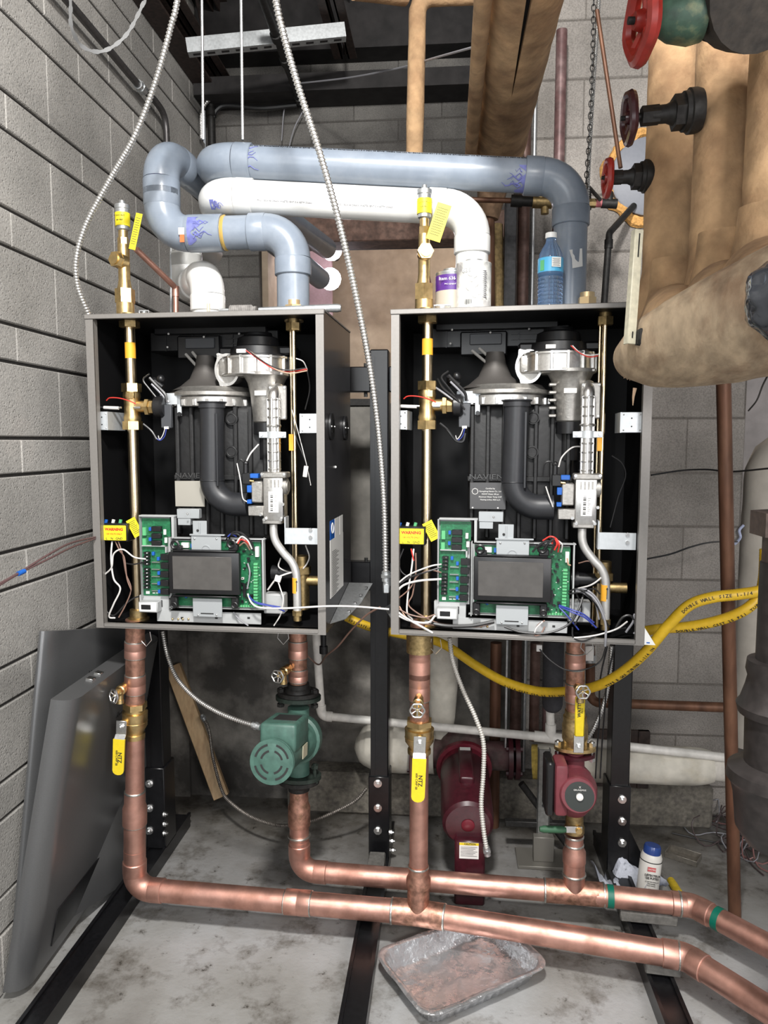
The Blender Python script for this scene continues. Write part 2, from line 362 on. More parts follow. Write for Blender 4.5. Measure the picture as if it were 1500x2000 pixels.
# ================================================================== the room
def courses(z0, z1, start, pattern):
    """list of (low, high, index in pattern, running number) of block courses"""
    out = []; z = start; k = 0; tot = sum(pattern)
    while z > z0: z -= tot; k -= len(pattern)
    while z < z1:
        for i, h in enumerate(pattern):
            a, b = max(z, z0), min(z + h, z1)
            if b - a > 0.012: out.append((a, b, i, k))
            z += h; k += 1
    return out
def block_wall(name, org, du, L, nrm, crs, phase, bl, gap, recess, thick, mblk, mmort, holes=(), bev=0.003, vgap=0.0012):
    """blocks laid along du from org; nrm points into the room"""
    org = V3(org); du = V3(du); nrm = V3(nrm); mb = Mb(); ax = (du, nrm, V3((0, 0, 1)))
    for a, b, i, k in crs:
        u = phase[k % len(phase)] % bl - bl
        while u < L:
            u0, u1 = max(u, 0), min(u + bl, L); u += bl
            segs = [(u0, u1)]
            for h0, h1, hz0, hz1 in holes:
                if b > hz0 + 0.01 and a < hz1 - 0.01:
                    ns = []
                    for s0, s1 in segs:
                        if s1 <= h0 or s0 >= h1: ns.append((s0, s1))
                        else:
                            if s0 < h0: ns.append((s0, h0))
                            if s1 > h1: ns.append((h1, s1))
                    segs = ns
            for s0, s1 in segs:
                if s1 - s0 < 0.02: continue
                w_ = (s1 - s0) / 2 - vgap / 2; h_ = (b - a) / 2 - gap / 2
                if h_ < 0.004: continue
                mb.m(mblk).obox(org + du * ((s0 + s1) / 2) + V3((0, 0, (a + b) / 2)) - nrm * (0.03 + random.uniform(0, 0.0015)), ax, (w_, 0.03, h_), bev)
    z0 = min(c[0] for c in crs); z1 = max(c[1] for c in crs)
    mb.m(mmort)
    if not holes:
        mb.obox(org + du * (L / 2) + V3((0, 0, (z0 + z1) / 2)) - nrm * (recess + thick / 2), ax, (L / 2, thick / 2, (z1 - z0) / 2))
    else:
        h0, h1, hz0, hz1 = holes[0]
        for (s0, s1, a, b) in ((0, h0, z0, z1), (h1, L, z0, z1), (h0, h1, z0, hz0), (h0, h1, hz1, z1)):
            if s1 - s0 > 0.01 and b - a > 0.01:
                mb.obox(org + du * ((s0 + s1) / 2) + V3((0, 0, (a + b) / 2)) - nrm * (recess + thick / 2), ax, ((s1 - s0) / 2, thick / 2, (b - a) / 2))
    return struct(name, mb)
XL = -1.155; YB = 3.57; YF = 2.87
pa = -0.6 + 0.0
phA = PX(118, 800, XL).y + 0.6; phB = PX(34, 700, XL).y + 0.6
block_wall('wall_left', (XL, -0.6, 0), (0, 1, 0), YB + 0.6, (1, 0, 0), courses(0, 3.42, 1.0635, (0.0985, 0.201)), (phB, phA), 0.4064, 0.009, 0.010, 0.12, M_BLK, M_MORTD)
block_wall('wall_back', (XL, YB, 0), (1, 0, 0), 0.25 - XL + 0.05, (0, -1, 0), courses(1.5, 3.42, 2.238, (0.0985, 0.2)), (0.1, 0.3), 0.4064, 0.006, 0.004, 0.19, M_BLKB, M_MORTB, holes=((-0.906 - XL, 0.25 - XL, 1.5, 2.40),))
block_wall('wall_right', (0.25, YF, 0), (1, 0, 0), 0.845, (0, -1, 0), courses(0, 3.42, 0.1175, (0.2032,)), (PP_ := P(1341, 870, YF).x - 0.25, PP_ + 0.2032), 0.4064, 0.006, 0.0035, 0.21, M_BLKR, M_MORTR)
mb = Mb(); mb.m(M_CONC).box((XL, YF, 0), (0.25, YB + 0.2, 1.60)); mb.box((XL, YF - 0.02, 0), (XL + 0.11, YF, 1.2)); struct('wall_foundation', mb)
mb = Mb(); mb.m(M_PLAST).box((-1.4, 4.7, 1.4), (1.2, 4.8, 2.75)); struct('wall_far', mb)
mb = Mb(); mb.m(M_PLAST).box((0.9, 3.8, 1.4), (0.95, 4.7, 2.75)); mb.box((-1.4, 3.8, 2.70), (0.9, 4.7, 2.75)); struct('wall_alcove', mb)
mb = Mb(); mb.m(M_PLAST).box((-0.905, 3.62, 1.6), (-0.875, 3.92, 2.40)); struct('trim_1', mb)
mb = Mb(); mb.m(M_BEAMW).box((-0.906, YB - 0.03, 2.385), (0.25, YB + 0.12, 2.51), 0.004); struct('trim_2', mb)
mb = Mb(); mb.m(M_CREAMW).box((1.0, 4.1, 0), (3.4, 4.2, 3.42)); struct('wall_far_right', mb)
mb = Mb(); mb.m(M_CURB).box((-0.62, 2.757, 0), (1.0, YF, 0.168), 0.012); struct('trim_3', mb)
mb = Mb(); mb.m(M_DECK)
for i in range(34):                              # ribbed steel deck
    y0 = -0.9 + i * 0.17; mb.box((-1.4, y0, 3.42), (3.4, y0 + 0.10, 3.46)); mb.box((-1.4, y0 + 0.10, 3.455), (3.4, y0 + 0.17, 3.49))
struct('ceiling', mb)
mb = Mb(); mb.m(M_DECK).box((-1.15, 3.40, 3.00), (0.25, 3.565, 3.075)); mb.box((-1.15, 3.44, 3.19), (0.25, 3.565, 3.42)); mb.box((0.25, 2.72, 3.05), (1.1, 2.865, 3.42)); struct('trim_4', mb)

# floor: worn painted concrete
m = bpy.data.materials.new('floor_concrete'); m.use_nodes = True; nt = m.node_tree; N = nt.nodes; L = nt.links.new; b = N['Principled BSDF']
tc = N.new('ShaderNodeTexCoord')
def nz(sc, det=8, rough=0.6):
    n = N.new('ShaderNodeTexNoise'); n.inputs['Scale'].default_value = sc; n.inputs['Detail'].default_value = det; n.inputs['Roughness'].default_value = rough
    L(tc.outputs['Object'], n.inputs['Vector']); return n
def ramp(src, stops):
    r = N.new('ShaderNodeValToRGB'); e = r.color_ramp.elements
    e[0].position, e[0].color = stops[0][0], (*stops[0][1], 1); e[1].position, e[1].color = stops[-1][0], (*stops[-1][1], 1)
    for p_, c_ in stops[1:-1]: x = e.new(p_); x.color = (*c_, 1)
    L(src, r.inputs[0]); return r.outputs[0]
def mix(a, b_, fac=1.0, mode='MULTIPLY'):
    x = N.new('ShaderNodeMix'); x.data_type = 'RGBA'; x.blend_type = mode
    if isinstance(fac, float): x.inputs[0].default_value = fac
    else: L(fac, x.inputs[0])
    for k, v in ((6, a), (7, b_)):
        if isinstance(v, tuple): x.inputs[k].default_value = (*v, 1)
        else: L(v, x.inputs[k])
    return x.outputs[2]
c1 = ramp(nz(1.7, 9, 0.55).outputs[0], [(0.32, (0.18, 0.17, 0.155)), (0.45, (0.29, 0.285, 0.27)), (0.58, (0.38, 0.38, 0.38)), (0.72, (0.24, 0.22, 0.195))])
c2 = mix(c1, ramp(nz(6, 10, 0.7).outputs[0], [(0.38, (0.42, 0.39, 0.35)), (0.50, (1, 1, 1)), (0.8, (1, 1, 1))]), 0.85)
spots = ramp(nz(24, 10, 0.75).outputs[0], [(0.33, (0.10, 0.08, 0.06)), (0.40, (1, 1, 1)), (1.0, (1, 1, 1))])
c3 = mix(c2, spots, 0.85)
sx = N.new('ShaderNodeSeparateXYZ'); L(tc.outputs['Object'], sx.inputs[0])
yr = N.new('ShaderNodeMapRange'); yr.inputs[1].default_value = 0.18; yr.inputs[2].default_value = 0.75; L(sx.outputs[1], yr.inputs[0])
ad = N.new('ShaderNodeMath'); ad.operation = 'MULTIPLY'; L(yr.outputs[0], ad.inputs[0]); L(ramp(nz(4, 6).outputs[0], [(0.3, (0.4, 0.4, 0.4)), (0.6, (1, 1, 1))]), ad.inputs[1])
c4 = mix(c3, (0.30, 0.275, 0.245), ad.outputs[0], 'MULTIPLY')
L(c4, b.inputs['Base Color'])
rr = N.new('ShaderNodeMapRange'); rr.inputs[3].default_value = 0.35; rr.inputs[4].default_value = 0.8; L(nz(5).outputs[0], rr.inputs[0]); L(rr.outputs[0], b.inputs['Roughness'])
bp = N.new('ShaderNodeBump'); bp.inputs['Strength'].default_value = 0.5; bp.inputs['Distance'].default_value = 0.003; L(nz(60, 6).outputs[0], bp.inputs['Height']); L(bp.outputs[0], b.inputs['Normal'])
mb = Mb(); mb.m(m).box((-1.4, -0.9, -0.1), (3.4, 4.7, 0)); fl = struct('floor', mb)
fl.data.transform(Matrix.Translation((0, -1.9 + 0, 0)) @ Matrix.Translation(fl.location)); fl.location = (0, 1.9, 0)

# ------------------------------------------------------------------ steel overhead
def joist(x, name, label, y0=0.5, y1=YB, z=3.10):
    t = thing(name, label, 'joist', (x, y1, z), group=None)
    mb = Mb(); mb.m(M_JOIST)
    for s in (-1, 1):
        mb.box((x + s * 0.012, y0, z), (x + s * 0.05, y1, z + 0.006)); mb.box((x + s * 0.012, y0, z), (x + s * 0.018, y1, z + 0.04))
    mb.build('bottom_chord', None, t)
    mb = Mb(); mb.m(M_JOIST)
    for s in (-1, 1):
        mb.box((x + s * 0.012, y0, 3.415), (x + s * 0.05, y1, 3.409)); mb.box((x + s * 0.012, y0, 3.37), (x + s * 0.018, y1, 3.41))
    mb.build('top_chord', None, t)
    n = int((y1 - y0) / 0.25); pts = [(x, y0 + (y1 - y0) * i / n, z + 0.02 if i % 2 else 3.40) for i in range(n + 1)]
    Mb().tube(pts, 0.008, 6).build('web_rod', M_JOIST, t)
    return t
joist(P(672, 150, 3.3).x, 'roof_joist', 'dark steel roof joist ending above the left end of the long grey pipe', y1=3.35)
joist(-1.05, 'roof_joist', 'dark rusty steel joist hugging the top of the left block wall')
joist(0.55, 'roof_joist', 'dark roof joist above the hanging chain on the right', y1=YF)
t = thing('steel_angle', 'dark brown steel angle running along the top edge of the left wall', 'steel beam', (XL + 0.03, 1.5, 3.03))
Mb().m(M_JOIST).box((XL + 0.002, 0.2, 3.05), (XL + 0.09, YB - 0.01, 3.062)).box((XL + 0.002, 0.2, 3.062), (XL + 0.014, YB - 0.01, 3.16)).build('flange', None, t)
# slotted strut channel
a = P(366, 93, 2.95); b_ = P(674, 62, 3.05); d = (b_ - a).normalized()
t = thing('strut_channel', 'galvanised slotted strut channel spanning under the dark ceiling', 'strut', a)
side = d.cross(V3((0, 0, 1))).normalized(); upv = side.cross(d).normalized()
mb = Mb(); mb.m(M_GALV); Ls = (b_ - a).length; c = (a + b_) / 2
mb.obox(c - side * 0.0205, (d, side, upv), (Ls / 2, 0.0015, 0.026)); mb.obox(c + side * 0.0205, (d, side, upv), (Ls / 2, 0.0015, 0.026))
mb.build('side_rail', None, t)
mb = Mb(); mb.m(M_GALV).obox(c - upv * 0.026, (d, side, upv), (Ls / 2, 0.021, 0.0015))
mb.m(M_DECK)
for i in range(11):
    q = a + d * (Ls * (i + 0.6) / 11.2) - upv * 0.0278
    mb.obox(q, (d, side, upv), (0.015, 0.007, 0.0006))
mb.build('slotted_web', None, t)
# threaded hanger rods
for (x0, x1, yb, Y, lab) in ((401, 397, 275, 2.12, 'left threaded hanger rod by the wall corner'), (474, 474, 274, 2.08, 'right threaded hanger rod above the long grey pipe')):
    p0 = P(x1, yb, Y); p1 = V3((P(x0, 0, Y).x, Y, 3.40))
    mb = Mb(); q = resample([p1, p0], 0.004); mb.m(M_GALV).tube(q, [0.0043 if i % 2 else 0.0040 for i in range(len(q))], 8)
    tag(mb.build('threaded_rod'), 'thin galvanised ' + lab, 'rod')
# conduit on the left wall with coupling and bend
pts = cr([PX(0, -150, -1.12), PX(120, -12, -1.12), PX(200, 82, -1.12), PX(268, 163, -1.12), PX(302, 196, -1.12), PX(322, 232, -1.12), PX(327, 300, -1.12)], 8)
t = thing('wall_conduit', 'dark steel conduit clipped along the left block wall with a bend down', 'conduit', PX(327, 300, -1.12))
Mb().tube(pts, 0.0125, 10).build('conduit_tube', mat('dark_conduit', (0.09, 0.085, 0.085), 0.42, 0.6, noise=0.2), t)
for x, y in ((275, 171),):
    a = PX(x - 6, y - 7, -1.12); b_ = PX(x + 6, y + 6, -1.12); Mb().cyl(a, b_, 0.017, n=12).cyl(a + (b_ - a) * 0.35, a + (b_ - a) * 0.65, 0.02, n=6).build('coupling', M_GALV, t)
# perforated hanger strap
mS = mat('dull_strap', (0.10, 0.10, 0.10), 0.6, 0.3)
pts = cr([P(137, -10, 1.5) + V3((-0.02, 0, 0.9)), P(137, -10, 1.5) + V3((-0.005, 0, 0.2)), P(137, -10, 1.5), P(139, 50, 1.5), P(160, 90, 1.52), P(200, 100, 1.53), P(245, 70, 1.54), P(278, 10, 1.55), P(284, -20, 1.55), P(284, -20, 1.55) + V3((0.01, 0, 0.2)), P(284, -20, 1.55) + V3((0.04, 0, 0.88))], 10)
mb = Mb(); mb.m(mS); pr = None
q = resample(pts, 0.004)
for i, p_ in enumerate(q):
    k = 0.0042 if (i // 3) % 2 else 0.0028
    tn = (q[min(i + 1, len(q) - 1)] - q[max(i - 1, 0)]).normalized(); sd = tn.cross(V3((0, 1, 0.2))).normalized()
    cur = [mb.bm.verts.new(p_ + sd * k + V3((0, e, 0))) for e in (0, 0.0012)] + [mb.bm.verts.new(p_ - sd * k + V3((0, e, 0))) for e in (0.0012, 0)]
    if pr:
        for k2 in range(4): mb._f((pr[k2], pr[(k2 + 1) % 4], cur[(k2 + 1) % 4], cur[k2]))
    pr = cur
tag(mb.build('hanger_strap'), 'perforated steel hanger strap hanging in a loop at upper left', 'strap')
# black pipe coming down from the ceiling, cables by the back wall
t = thing('drop_pipe', 'black iron pipe slanting down to the back wall behind the second flex conduit', 'pipe', P(590, 212, 3.4))
Mb().cyl(P(510, -10, 2.7), P(588, 200, 3.5), 0.017, n=12).build('pipe', M_IRON, t)
for s in (0.30, 0.52, 0.93):
    a = P(510, -10, 2.7).lerp(P(588, 200, 3.5), s); b_ = P(510, -10, 2.7).lerp(P(588, 200, 3.5), s + 0.05); Mb().cyl(a, b_, 0.023, n=12).build('coupling', M_IRON, t)
mb = Mb(); conduit(mb, cr([P(393, 272, 3.45), P(395, 215, 3.45), P(418, 187, 3.48), P(440, 179, 3.5), P(480, 186, 3.5), P(530, 186, 3.5), P(566, 174, 3.5)]), 0.0095, 0.012)
tag(mb.build('flex_conduit', M_FLEX), 'thin grey flex conduit curving across the sooty upper back wall', 'conduit')
mb = Mb(); mb.tube(cr([P(415, 232, 3.5), P(424, 214, 3.5), P(445, 206, 3.5), P(510, 211, 3.5), P(580, 205, 3.5)]), 0.011, 8)
tag(mb.build('cable', M_WIREB), 'black cable lying along the back wall beneath the thin grey conduit', 'cable')
mb = Mb(); mb.tube(cr([P(574, 164, 3.35), P(680, 152, 3.0), P(780, 133, 2.65), P(850, 113, 2.35), P(955, 84, 1.92)]), 0.0032, 6)
tag(mb.build('cable', M_WIREG), 'thin grey wire strung from the black drop pipe to the big canvas pipe', 'cable')
mb = Mb(); mb.cyl(P(412, 205, 3.5), P(414, 285, 3.5), 0.018, n=12).cyl(P(412, 214, 3.5), P(412, 228, 3.5), 0.025, n=12)
tag(mb.build('corner_conduit', M_IRON), 'short black vertical conduit standing in the back left corner', 'conduit')
for i, (pp) in enumerate(([(566, 176), (555, 215), (550, 275)], [(590, 220), (575, 250), (565, 285)])):
    mb = Mb(); mb.tube(cr([P(x, y, 3.52) for x, y in pp]), 0.0028, 6); tag(mb.build('cable', M_WIREG), ('thin loose wire hanging left of the drop pipe end', 'thin loose wire hanging from the drop pipe lower end')[i], 'cable')

# ------------------------------------------------------------------ pipe-and-lamp alcove seen through the opening
t = thing('wall_panel', 'pale pinkish panel board behind the vent pipe ends and lamps', 'panel', (-0.45, 4.3, 1.6))
a = P(596, 455, 4.3); b_ = P(649, 590, 4.3)
Mb().box((a.x, 4.3, 1.62), (b_.x, 4.33, a.z), 0.003).build('board', mat('pink_board', (0.30, 0.20, 0.21), 0.7, noise=0.1), t)
for (x, y, nm) in ((647, 487, 'upper'), (645, 545, 'lower')):
    c = P(x, y, 4.12)
    t = thing('light_bulb', 'glowing bare lamp behind the %s grey vent pipe end' % nm, 'lamp', c)
    Mb().sphere(c, 0.060, 16).build('bulb', M_LAMP, t); Mb().cyl(c + V3((0.0, 0.05, 0)), c + V3((0, 0.17, 0)), 0.024, n=12).build('socket', M_BLACK, t)
    pl = bpy.data.lights.new('bulb_light', 'POINT'); pl.energy = 2.2; pl.color = (0.98, 0.90, 1.0); pl.shadow_soft_size = 0.05
    o = bpy.data.objects.new('bulb_light', pl); COL.objects.link(o); o.location = c + V3((0.09, -0.12, 0.03))

# ------------------------------------------------------------------ wall sleeve and foam (right wall)
c = P(1268, 345, YF - 0.012)
t = thing('wall_sleeve', 'blue-grey round sleeve cap ringed with orange foam in block wall', 'sleeve', c)
Mb().lathe(c + V3((0, 0.02, 0)), (0, -1, 0), [(0, 0.138), (0.028, 0.138), (0.032, 0.132), (0.033, 0.0)], 36).build('cap', mat('sleeve_grey', (0.20, 0.21, 0.24), 0.5, noise=0.05), t)
mb = Mb(); pts = [c + V3((0.152 * cos(u) * (1 + 0.06 * sin(9 * u)), 0.006, 0.152 * sin(u) * (1 + 0.06 * cos(7 * u)))) for u in [2 * pi * i / 60 for i in range(60)]]
mb.tube(pts, [0.014 + 0.010 * random.random() for _ in pts], 8, closed=True); mb.build('foam_ring', M_FOAM, t)
# ================================================================== black steel stand carrying the boilers
YP = 2.38
sx = [P(303, 1500, YP).x, P(741, 1500, YP).x, P(1212, 1500, YP).x]
t = thing('steel_stand', 'black painted steel floor stand behind and under the two open boilers', 'stand', (sx[1], YP, 0))
def bolt(mb, p, d, r=0.011):
    d = V3(d).normalized(); mb.cyl(p, V3(p) + d * 0.003, r * 1.25, n=14); mb.hexn(V3(p) + d * 0.003, V3(p) + d * 0.010, r); mb.cyl(V3(p) + d * 0.01, V3(p) + d * 0.016, r * 0.5, n=8)
ztop = P(741, 682, YP).z
for i, X in enumerate(sx):
    hw = 0.030
    mb = Mb(); mb.m(M_BLACKM).box((X - hw, YP, 0.055), (X + hw, YP + 0.075, ztop if i != 0 else 1.70), 0.004)
    mb.m(M_BLACKM).box((X - hw + 0.001, YP - 0.002, 0.06), (X - hw + 0.016, YP, ztop - 0.02 if i else 1.68), 0)
    post = mb.build('post', None, t)
    mb = Mb(); mb.m(M_BLACKM).box((X - hw - 0.006, YP - 0.008, 0.05), (X + hw + 0.004, YP + 0.09, 0.34), 0.003)
    if i == 2: mb.prism([(X + hw, YP - 0.006, 0.2), (X + hw, YP - 0.006, 0.06), (X + hw + 0.07, YP - 0.006, 0.06)], (0, 0.01, 0))
    mb.build('post_bracket', None, t)
    # foot rail: an open black channel lying on the floor
    y0 = (1.30, 1.50, 1.42)[i]; mb = Mb(); mb.m(M_BLACKM).box((X - 0.032, y0, 0), (X + 0.032, 2.62, 0.048), 0.003)
    mb.box((X - 0.034, y0, 0.040), (X - 0.024, 2.62, 0.056)).box((X + 0.024, y0, 0.040), (X + 0.034, 2.62, 0.056))
    mb.build('foot_rail', None, t)
    for yy in ((1530, 1578, 1622), (1530, 1578, 1622), (1561, 1604, 1646))[i]:
        xx = (292, 738, 1215)[i]; q = P(xx, yy, YP - 0.008); mb = Mb(); bolt(mb, q, (0, -1, 0)); mb.build('bolt', M_STEEL, t)
    for yy, xx in (((1590, 319), (1609, 319), (1627, 319)), ((1625, 760), (1642, 762), (1660, 764)), ())[i]:
        q = PX(xx, yy, X + hw + 0.004); mb = Mb(); bolt(mb, q, (1, 0, 0), 0.008); mb.build('bolt', M_STEEL, t)
for z in (P(712, 740, YP).z, 1.02):
    for a, b_ in ((0, 1), (1, 2)):
        mb = Mb(); mb.m(M_BLACKM).box((sx[a] + 0.03, YP + 0.012, z - 0.04), (sx[b_] - 0.03, YP + 0.055, z + 0.04), 0.003)
        for s in (0.06, 0.94):
            xx = sx[a] + (sx[b_] - sx[a]) * s; mb.m(M_STEEL).cyl((xx, YP + 0.03, z - 0.055), (xx, YP + 0.03, z + 0.052), 0.006, n=8)
        mb.build('cross_rail', None, t)

def floor_block(name, x, y, w_, d_, z0, z1, rz, lab, m=M_WBLOCK, cat='block', grp=None):
    R = Matrix.Rotation(rz, 3, 'Z'); mb = Mb(); mb.box((x - w_ / 2, y - d_ / 2, z0), (x + w_ / 2, y + d_ / 2, z1), 0.004, R, (x, y, z0))
    return tag(mb.build(name, m), lab, cat, grp)
q = PZ(735, 1682, 0.09); floor_block('wood_block', q.x, q.y, 0.055, 0.09, 0.056, 0.098, 0, 'grey weathered block on the middle foot rail behind the rear copper pipe')
q = PZ(708, 1750, 0.07); floor_block('wood_block', q.x - 0.01, 2.06, 0.10, 0.05, 0.056, 0.088, 0.05, 'grey wood block under the front copper pipe on the middle foot rail')
q = PZ(1262, 1800, 0.05); floor_block('wood_block', q.x + 0.005, 2.13, 0.16, 0.075, 0.056, 0.088, -0.08, 'dark wood block propping the rear copper pipe near the white bottle')
q = PZ(1150, 1820, 0.04); floor_block('wood_block', sx[2] + 0.01, 1.91, 0.09, 0.06, 0.056, 0.086, -0.1, 'dark wood block under the front copper pipe on the right foot rail')

# ================================================================== front covers leaning at the left
def cover(org, eu, dn, W, H, nrm, label, R=0.06, Rz=0.05):
    """sheet metal pan: org = upper corner, eu along the top, dn down, nrm out of the face"""
    org = V3(org); eu = V3(eu).normalized(); dn = V3(dn); dn = (dn - eu * dn.dot(eu)).normalized(); nrm = V3(nrm); nn = eu.cross(dn)
    if nn.dot(nrm) < 0: nn = -nn
    t = thing('boiler_cover', label, 'cover', org + dn * H + eu * W / 2)
    prof = []                                   # cross-section along the width: rolled edges
    n = 9
    for i in range(n + 1):
        u = pi / 2 * i / n; prof.append((R - R * cos(u), -Rz + Rz * sin(u)))
    prof = [(0, -Rz - 0.004)] + prof + [(W - x, z) for x, z in reversed(prof)] + [(W, -Rz - 0.004)]
    mb = Mb(); rows = []
    for h, ins in ((0, 0.0), (0.004, 0.0), (H - 0.004, 0.0), (H, 0.0)):
        rows.append([mb.bm.verts.new(org + eu * x + dn * h + nn * z) for x, z in prof])
    for A, B in zip(rows, rows[1:]):
        for k in range(len(A) - 1): mb._f((A[k], A[k + 1], B[k + 1], B[k]))
    for row in (rows[0], rows[-1]): mb._f(row)  # flat end plates
    mb._f((rows[0][0], rows[0][-1], rows[-1][-1], rows[-1][0]))
    mb.build('face_panel', M_COVER, t)
    return t, nn
tc1, n1 = cover((-1.100, 1.925, 0.93), (0.09, 0.60, -0.13), (-0.02, -0.21, -0.97), 0.645, 0.835, (1, 0, 0), 'dark grey boiler front cover with small lettering leaning against the left wall', 0.06, 0.022)
F = V3((-1.100, 1.925, 0.93)); eu = V3((0.09, 0.60, -0.13)).normalized(); dn = V3((-0.02, -0.21, -0.97)); dn = (dn - eu * dn.dot(eu)).normalized()
# the cover stands upside down, so its lettering is inverted
pl = F + n1 * 0.001
r_ = ray(186, 1312); tt = ((pl - CO).dot(n1)) / r_.dot(n1); q = CO + r_ * tt
text('lettering', 'NAVIEN', q, -eu, dn, 0.013, M_INK, tc1, bold=0.0006, label='small dark inverted lettering')
F2 = V3((-0.925, 1.715, 0.805)); e2 = V3((-0.02, 0.64, 0.0)).normalized(); d2 = V3((-0.165, 0.0, -0.80))
tc2, n2 = cover(F2, e2, d2, 0.645, 0.80, (1, 0, 0), 'grey boiler front cover with recessed panel leaning in front of the other cover')
d2 = (d2 - e2 * d2.dot(e2)).normalized(); fl_ = lambda u, v, k: F2 + e2 * u + d2 * v + n2 * k
mb = Mb(); mb.obox(fl_(0.30, 0.70, 0.001), (e2, d2, n2), (0.17, 0.055, 0.002), 0.002); mb.build('recessed_window', M_BLACKM, tc2, label='glossy black recessed window')
for u in (0.11, 0.16): Mb().obox(fl_(u + 0.06, -0.002, -0.03), (e2, d2, n2), (0.011, 0.003, 0.010), 0.001).build('latch_clip', M_STEEL, tc2)
text('lettering', 'NAVIEN', fl_(0.36, 0.16, 0.001), -e2, d2, 0.012, M_INK, tc2)

# ================================================================== copper pipework
RB = 0.032
zf = 0.120
fr0 = P(264, 1246, 2.00); fc0 = PZ(263, 1735, zf); f2 = PZ(817, 1783, zf); f3 = PZ(1338, 1868, zf); f4 = PZ(1560, 2010, zf); f2t = P(820, 1250, 2.00)
def solder(parent, c, d, r, w_=0.0035):
    Mb().lathe(V3(c) - V3(d).normalized() * w_, d, [(0, r), (w_ * 0.5, r + 0.0018), (w_ * 1.5, r + 0.0018), (w_ * 2, r)], 28).build('solder_joint', M_SOLDER, parent)
def coupling(parent, c, d, r, L, name='coupling', m=M_COPPER, fr=1.10):
    d = V3(d).normalized(); c = V3(c); R = r * fr
    Mb().lathe(c - d * L / 2, d, [(0, r), (0.0, R), (L * 0.46, R), (L * 0.48, R * 0.985), (L * 0.52, R * 0.985), (L * 0.54, R), (L, R), (L, r)], 28).build(name, m, parent)
    solder(parent, c - d * L / 2, d, R - 0.002); solder(parent, c + d * L / 2, d, R - 0.002)
def on(a, b_, px, py=None, vert=False):
    """point of segment a-b nearest the pixel column (or row when vert)"""
    best = None
    for i in range(401):
        p_ = a.lerp(b_, i / 400); d_ = p_ - CO; x = 750 + FPX * d_.dot(RT) / d_.dot(FW); y = 1000 - FPX * d_.dot(UP) / d_.dot(FW)
        e = abs((y - py) if vert else (x - px))
        if best is None or e < best[0]: best = (e, p_)
    return best[1]
tf = thing('copper_pipe_run', 'front copper pipe run rising to both boilers, nearest the camera', 'copper pipe', fc0)
run(tf, [fc0 + (fr0 - fc0) * 0.165, fc0, f2, f3, f4], RB, M_COPPER, 0.05, 0.040, fr=1.09, skip=(2,))
# left riser: large tube, reducer, smaller tube up to the ball valve, then up to the boiler
A, Bv = fc0, fr0; dv = (Bv - A).normalized()
p1590 = on(A, Bv, 0, 1590, True); p1545 = on(A, Bv, 0, 1545, True); p1440 = on(A, Bv, 0, 1440, True); p1372 = on(A, Bv, 0, 1372, True)
Mb().cyl(fc0 + (fr0 - fc0) * 0.16, p1590, 0.0315, n=28).build('pipe', M_COPPER, tf)
L_ = (p1545 - p1590).length
Mb().lathe(p1590 - dv * 0.03, dv, [(0, 0.0315), (0, 0.035), (0.05, 0.035), (0.065, 0.030), (L_ + 0.03, 0.030), (L_ + 0.03, 0.0265)], 28).build('reducer', M_COPPER, tf)
solder(tf, p1590 - dv * 0.03, dv, 0.033); solder(tf, p1590 + dv * L_, dv, 0.0285)
Mb().cyl(p1545, p1440, 0.0268, n=28).build('pipe', M_COPPER, tf)
Mb().cyl(p1372, Bv + dv * 0.055, 0.0268, n=28).build('pipe', M_COPSTAIN, tf, label='stained copper length under the boiler')
for yy, h in ((1335, 0.052), (1268, 0.045)):
    coupling(tf, on(A, Bv, 0, yy, True), dv, 0.0268, h)
# front run details: tee at the second riser, couplings
dm = (f2 - fc0).normalized(); dm2 = (f3 - f2).normalized()
Mb().lathe(f2 - dm * 0.075, dm, [(0, RB), (0, RB * 1.09), (0.078, RB * 1.09)], 28).lathe(f2 - dm2 * 0.003, dm2, [(0, RB * 1.09), (0.078, RB * 1.09), (0.078, RB)], 28).build('tee', M_COPSTAIN, tf, label='flux-stained copper tee')
solder(tf, f2 - dm * 0.075, dm, RB * 1.06); solder(tf, f2 + dm2 * 0.075, dm2, RB * 1.06)
c = on(fc0, f2, 583); coupling(tf, c, dm, RB, 0.075)
solder(tf, on(f2, f3, 1325), dm2, RB * 1.06, 0.003)
d2v = (f2t - f2).normalized()
q1 = on(f2, f2t, 0, 1722, True); q2 = on(f2, f2t, 0, 1697, True); q3 = on(f2, f2t, 0, 1470, True); q4 = on(f2, f2t, 0, 1405, True)
L1 = (q1 - f2).length
Mb().lathe(f2, d2v, [(RB * 0.3, RB * 0.98), (L1 - 0.012, RB * 0.98), (L1 - 0.01, RB * 1.1), (L1 + 0.01, RB * 1.08), (L1 + 0.022, 0.0285), ((q2 - f2).length + 0.012, 0.0285), ((q2 - f2).length + 0.012, 0.0255)], 28).build('riser_reducer', M_COPSTAIN, tf)
solder(tf, q2 + d2v * 0.008, d2v, 0.028)
Mb().cyl(q2, q3, 0.0262, n=28).build('pipe', M_COPPER, tf)
Mb().cyl(q4, f2t + d2v * 0.055, 0.0265, n=28).build('pipe', M_COPSTAIN, tf, label='stained copper length under the boiler')
for yy, h in ((1340, 0.075), (1290, 0.10)): coupling(tf, on(f2, f2t, 0, yy, True), d2v, 0.0265, h)
Mb().lathe(on(f2, f2t, 0, 1275, True), d2v, [(0, 0.03), (0.002, 0.037), (0.055, 0.037), (0.058, 0.033)], 24).build('union_nut', M_BRASSD, tf)

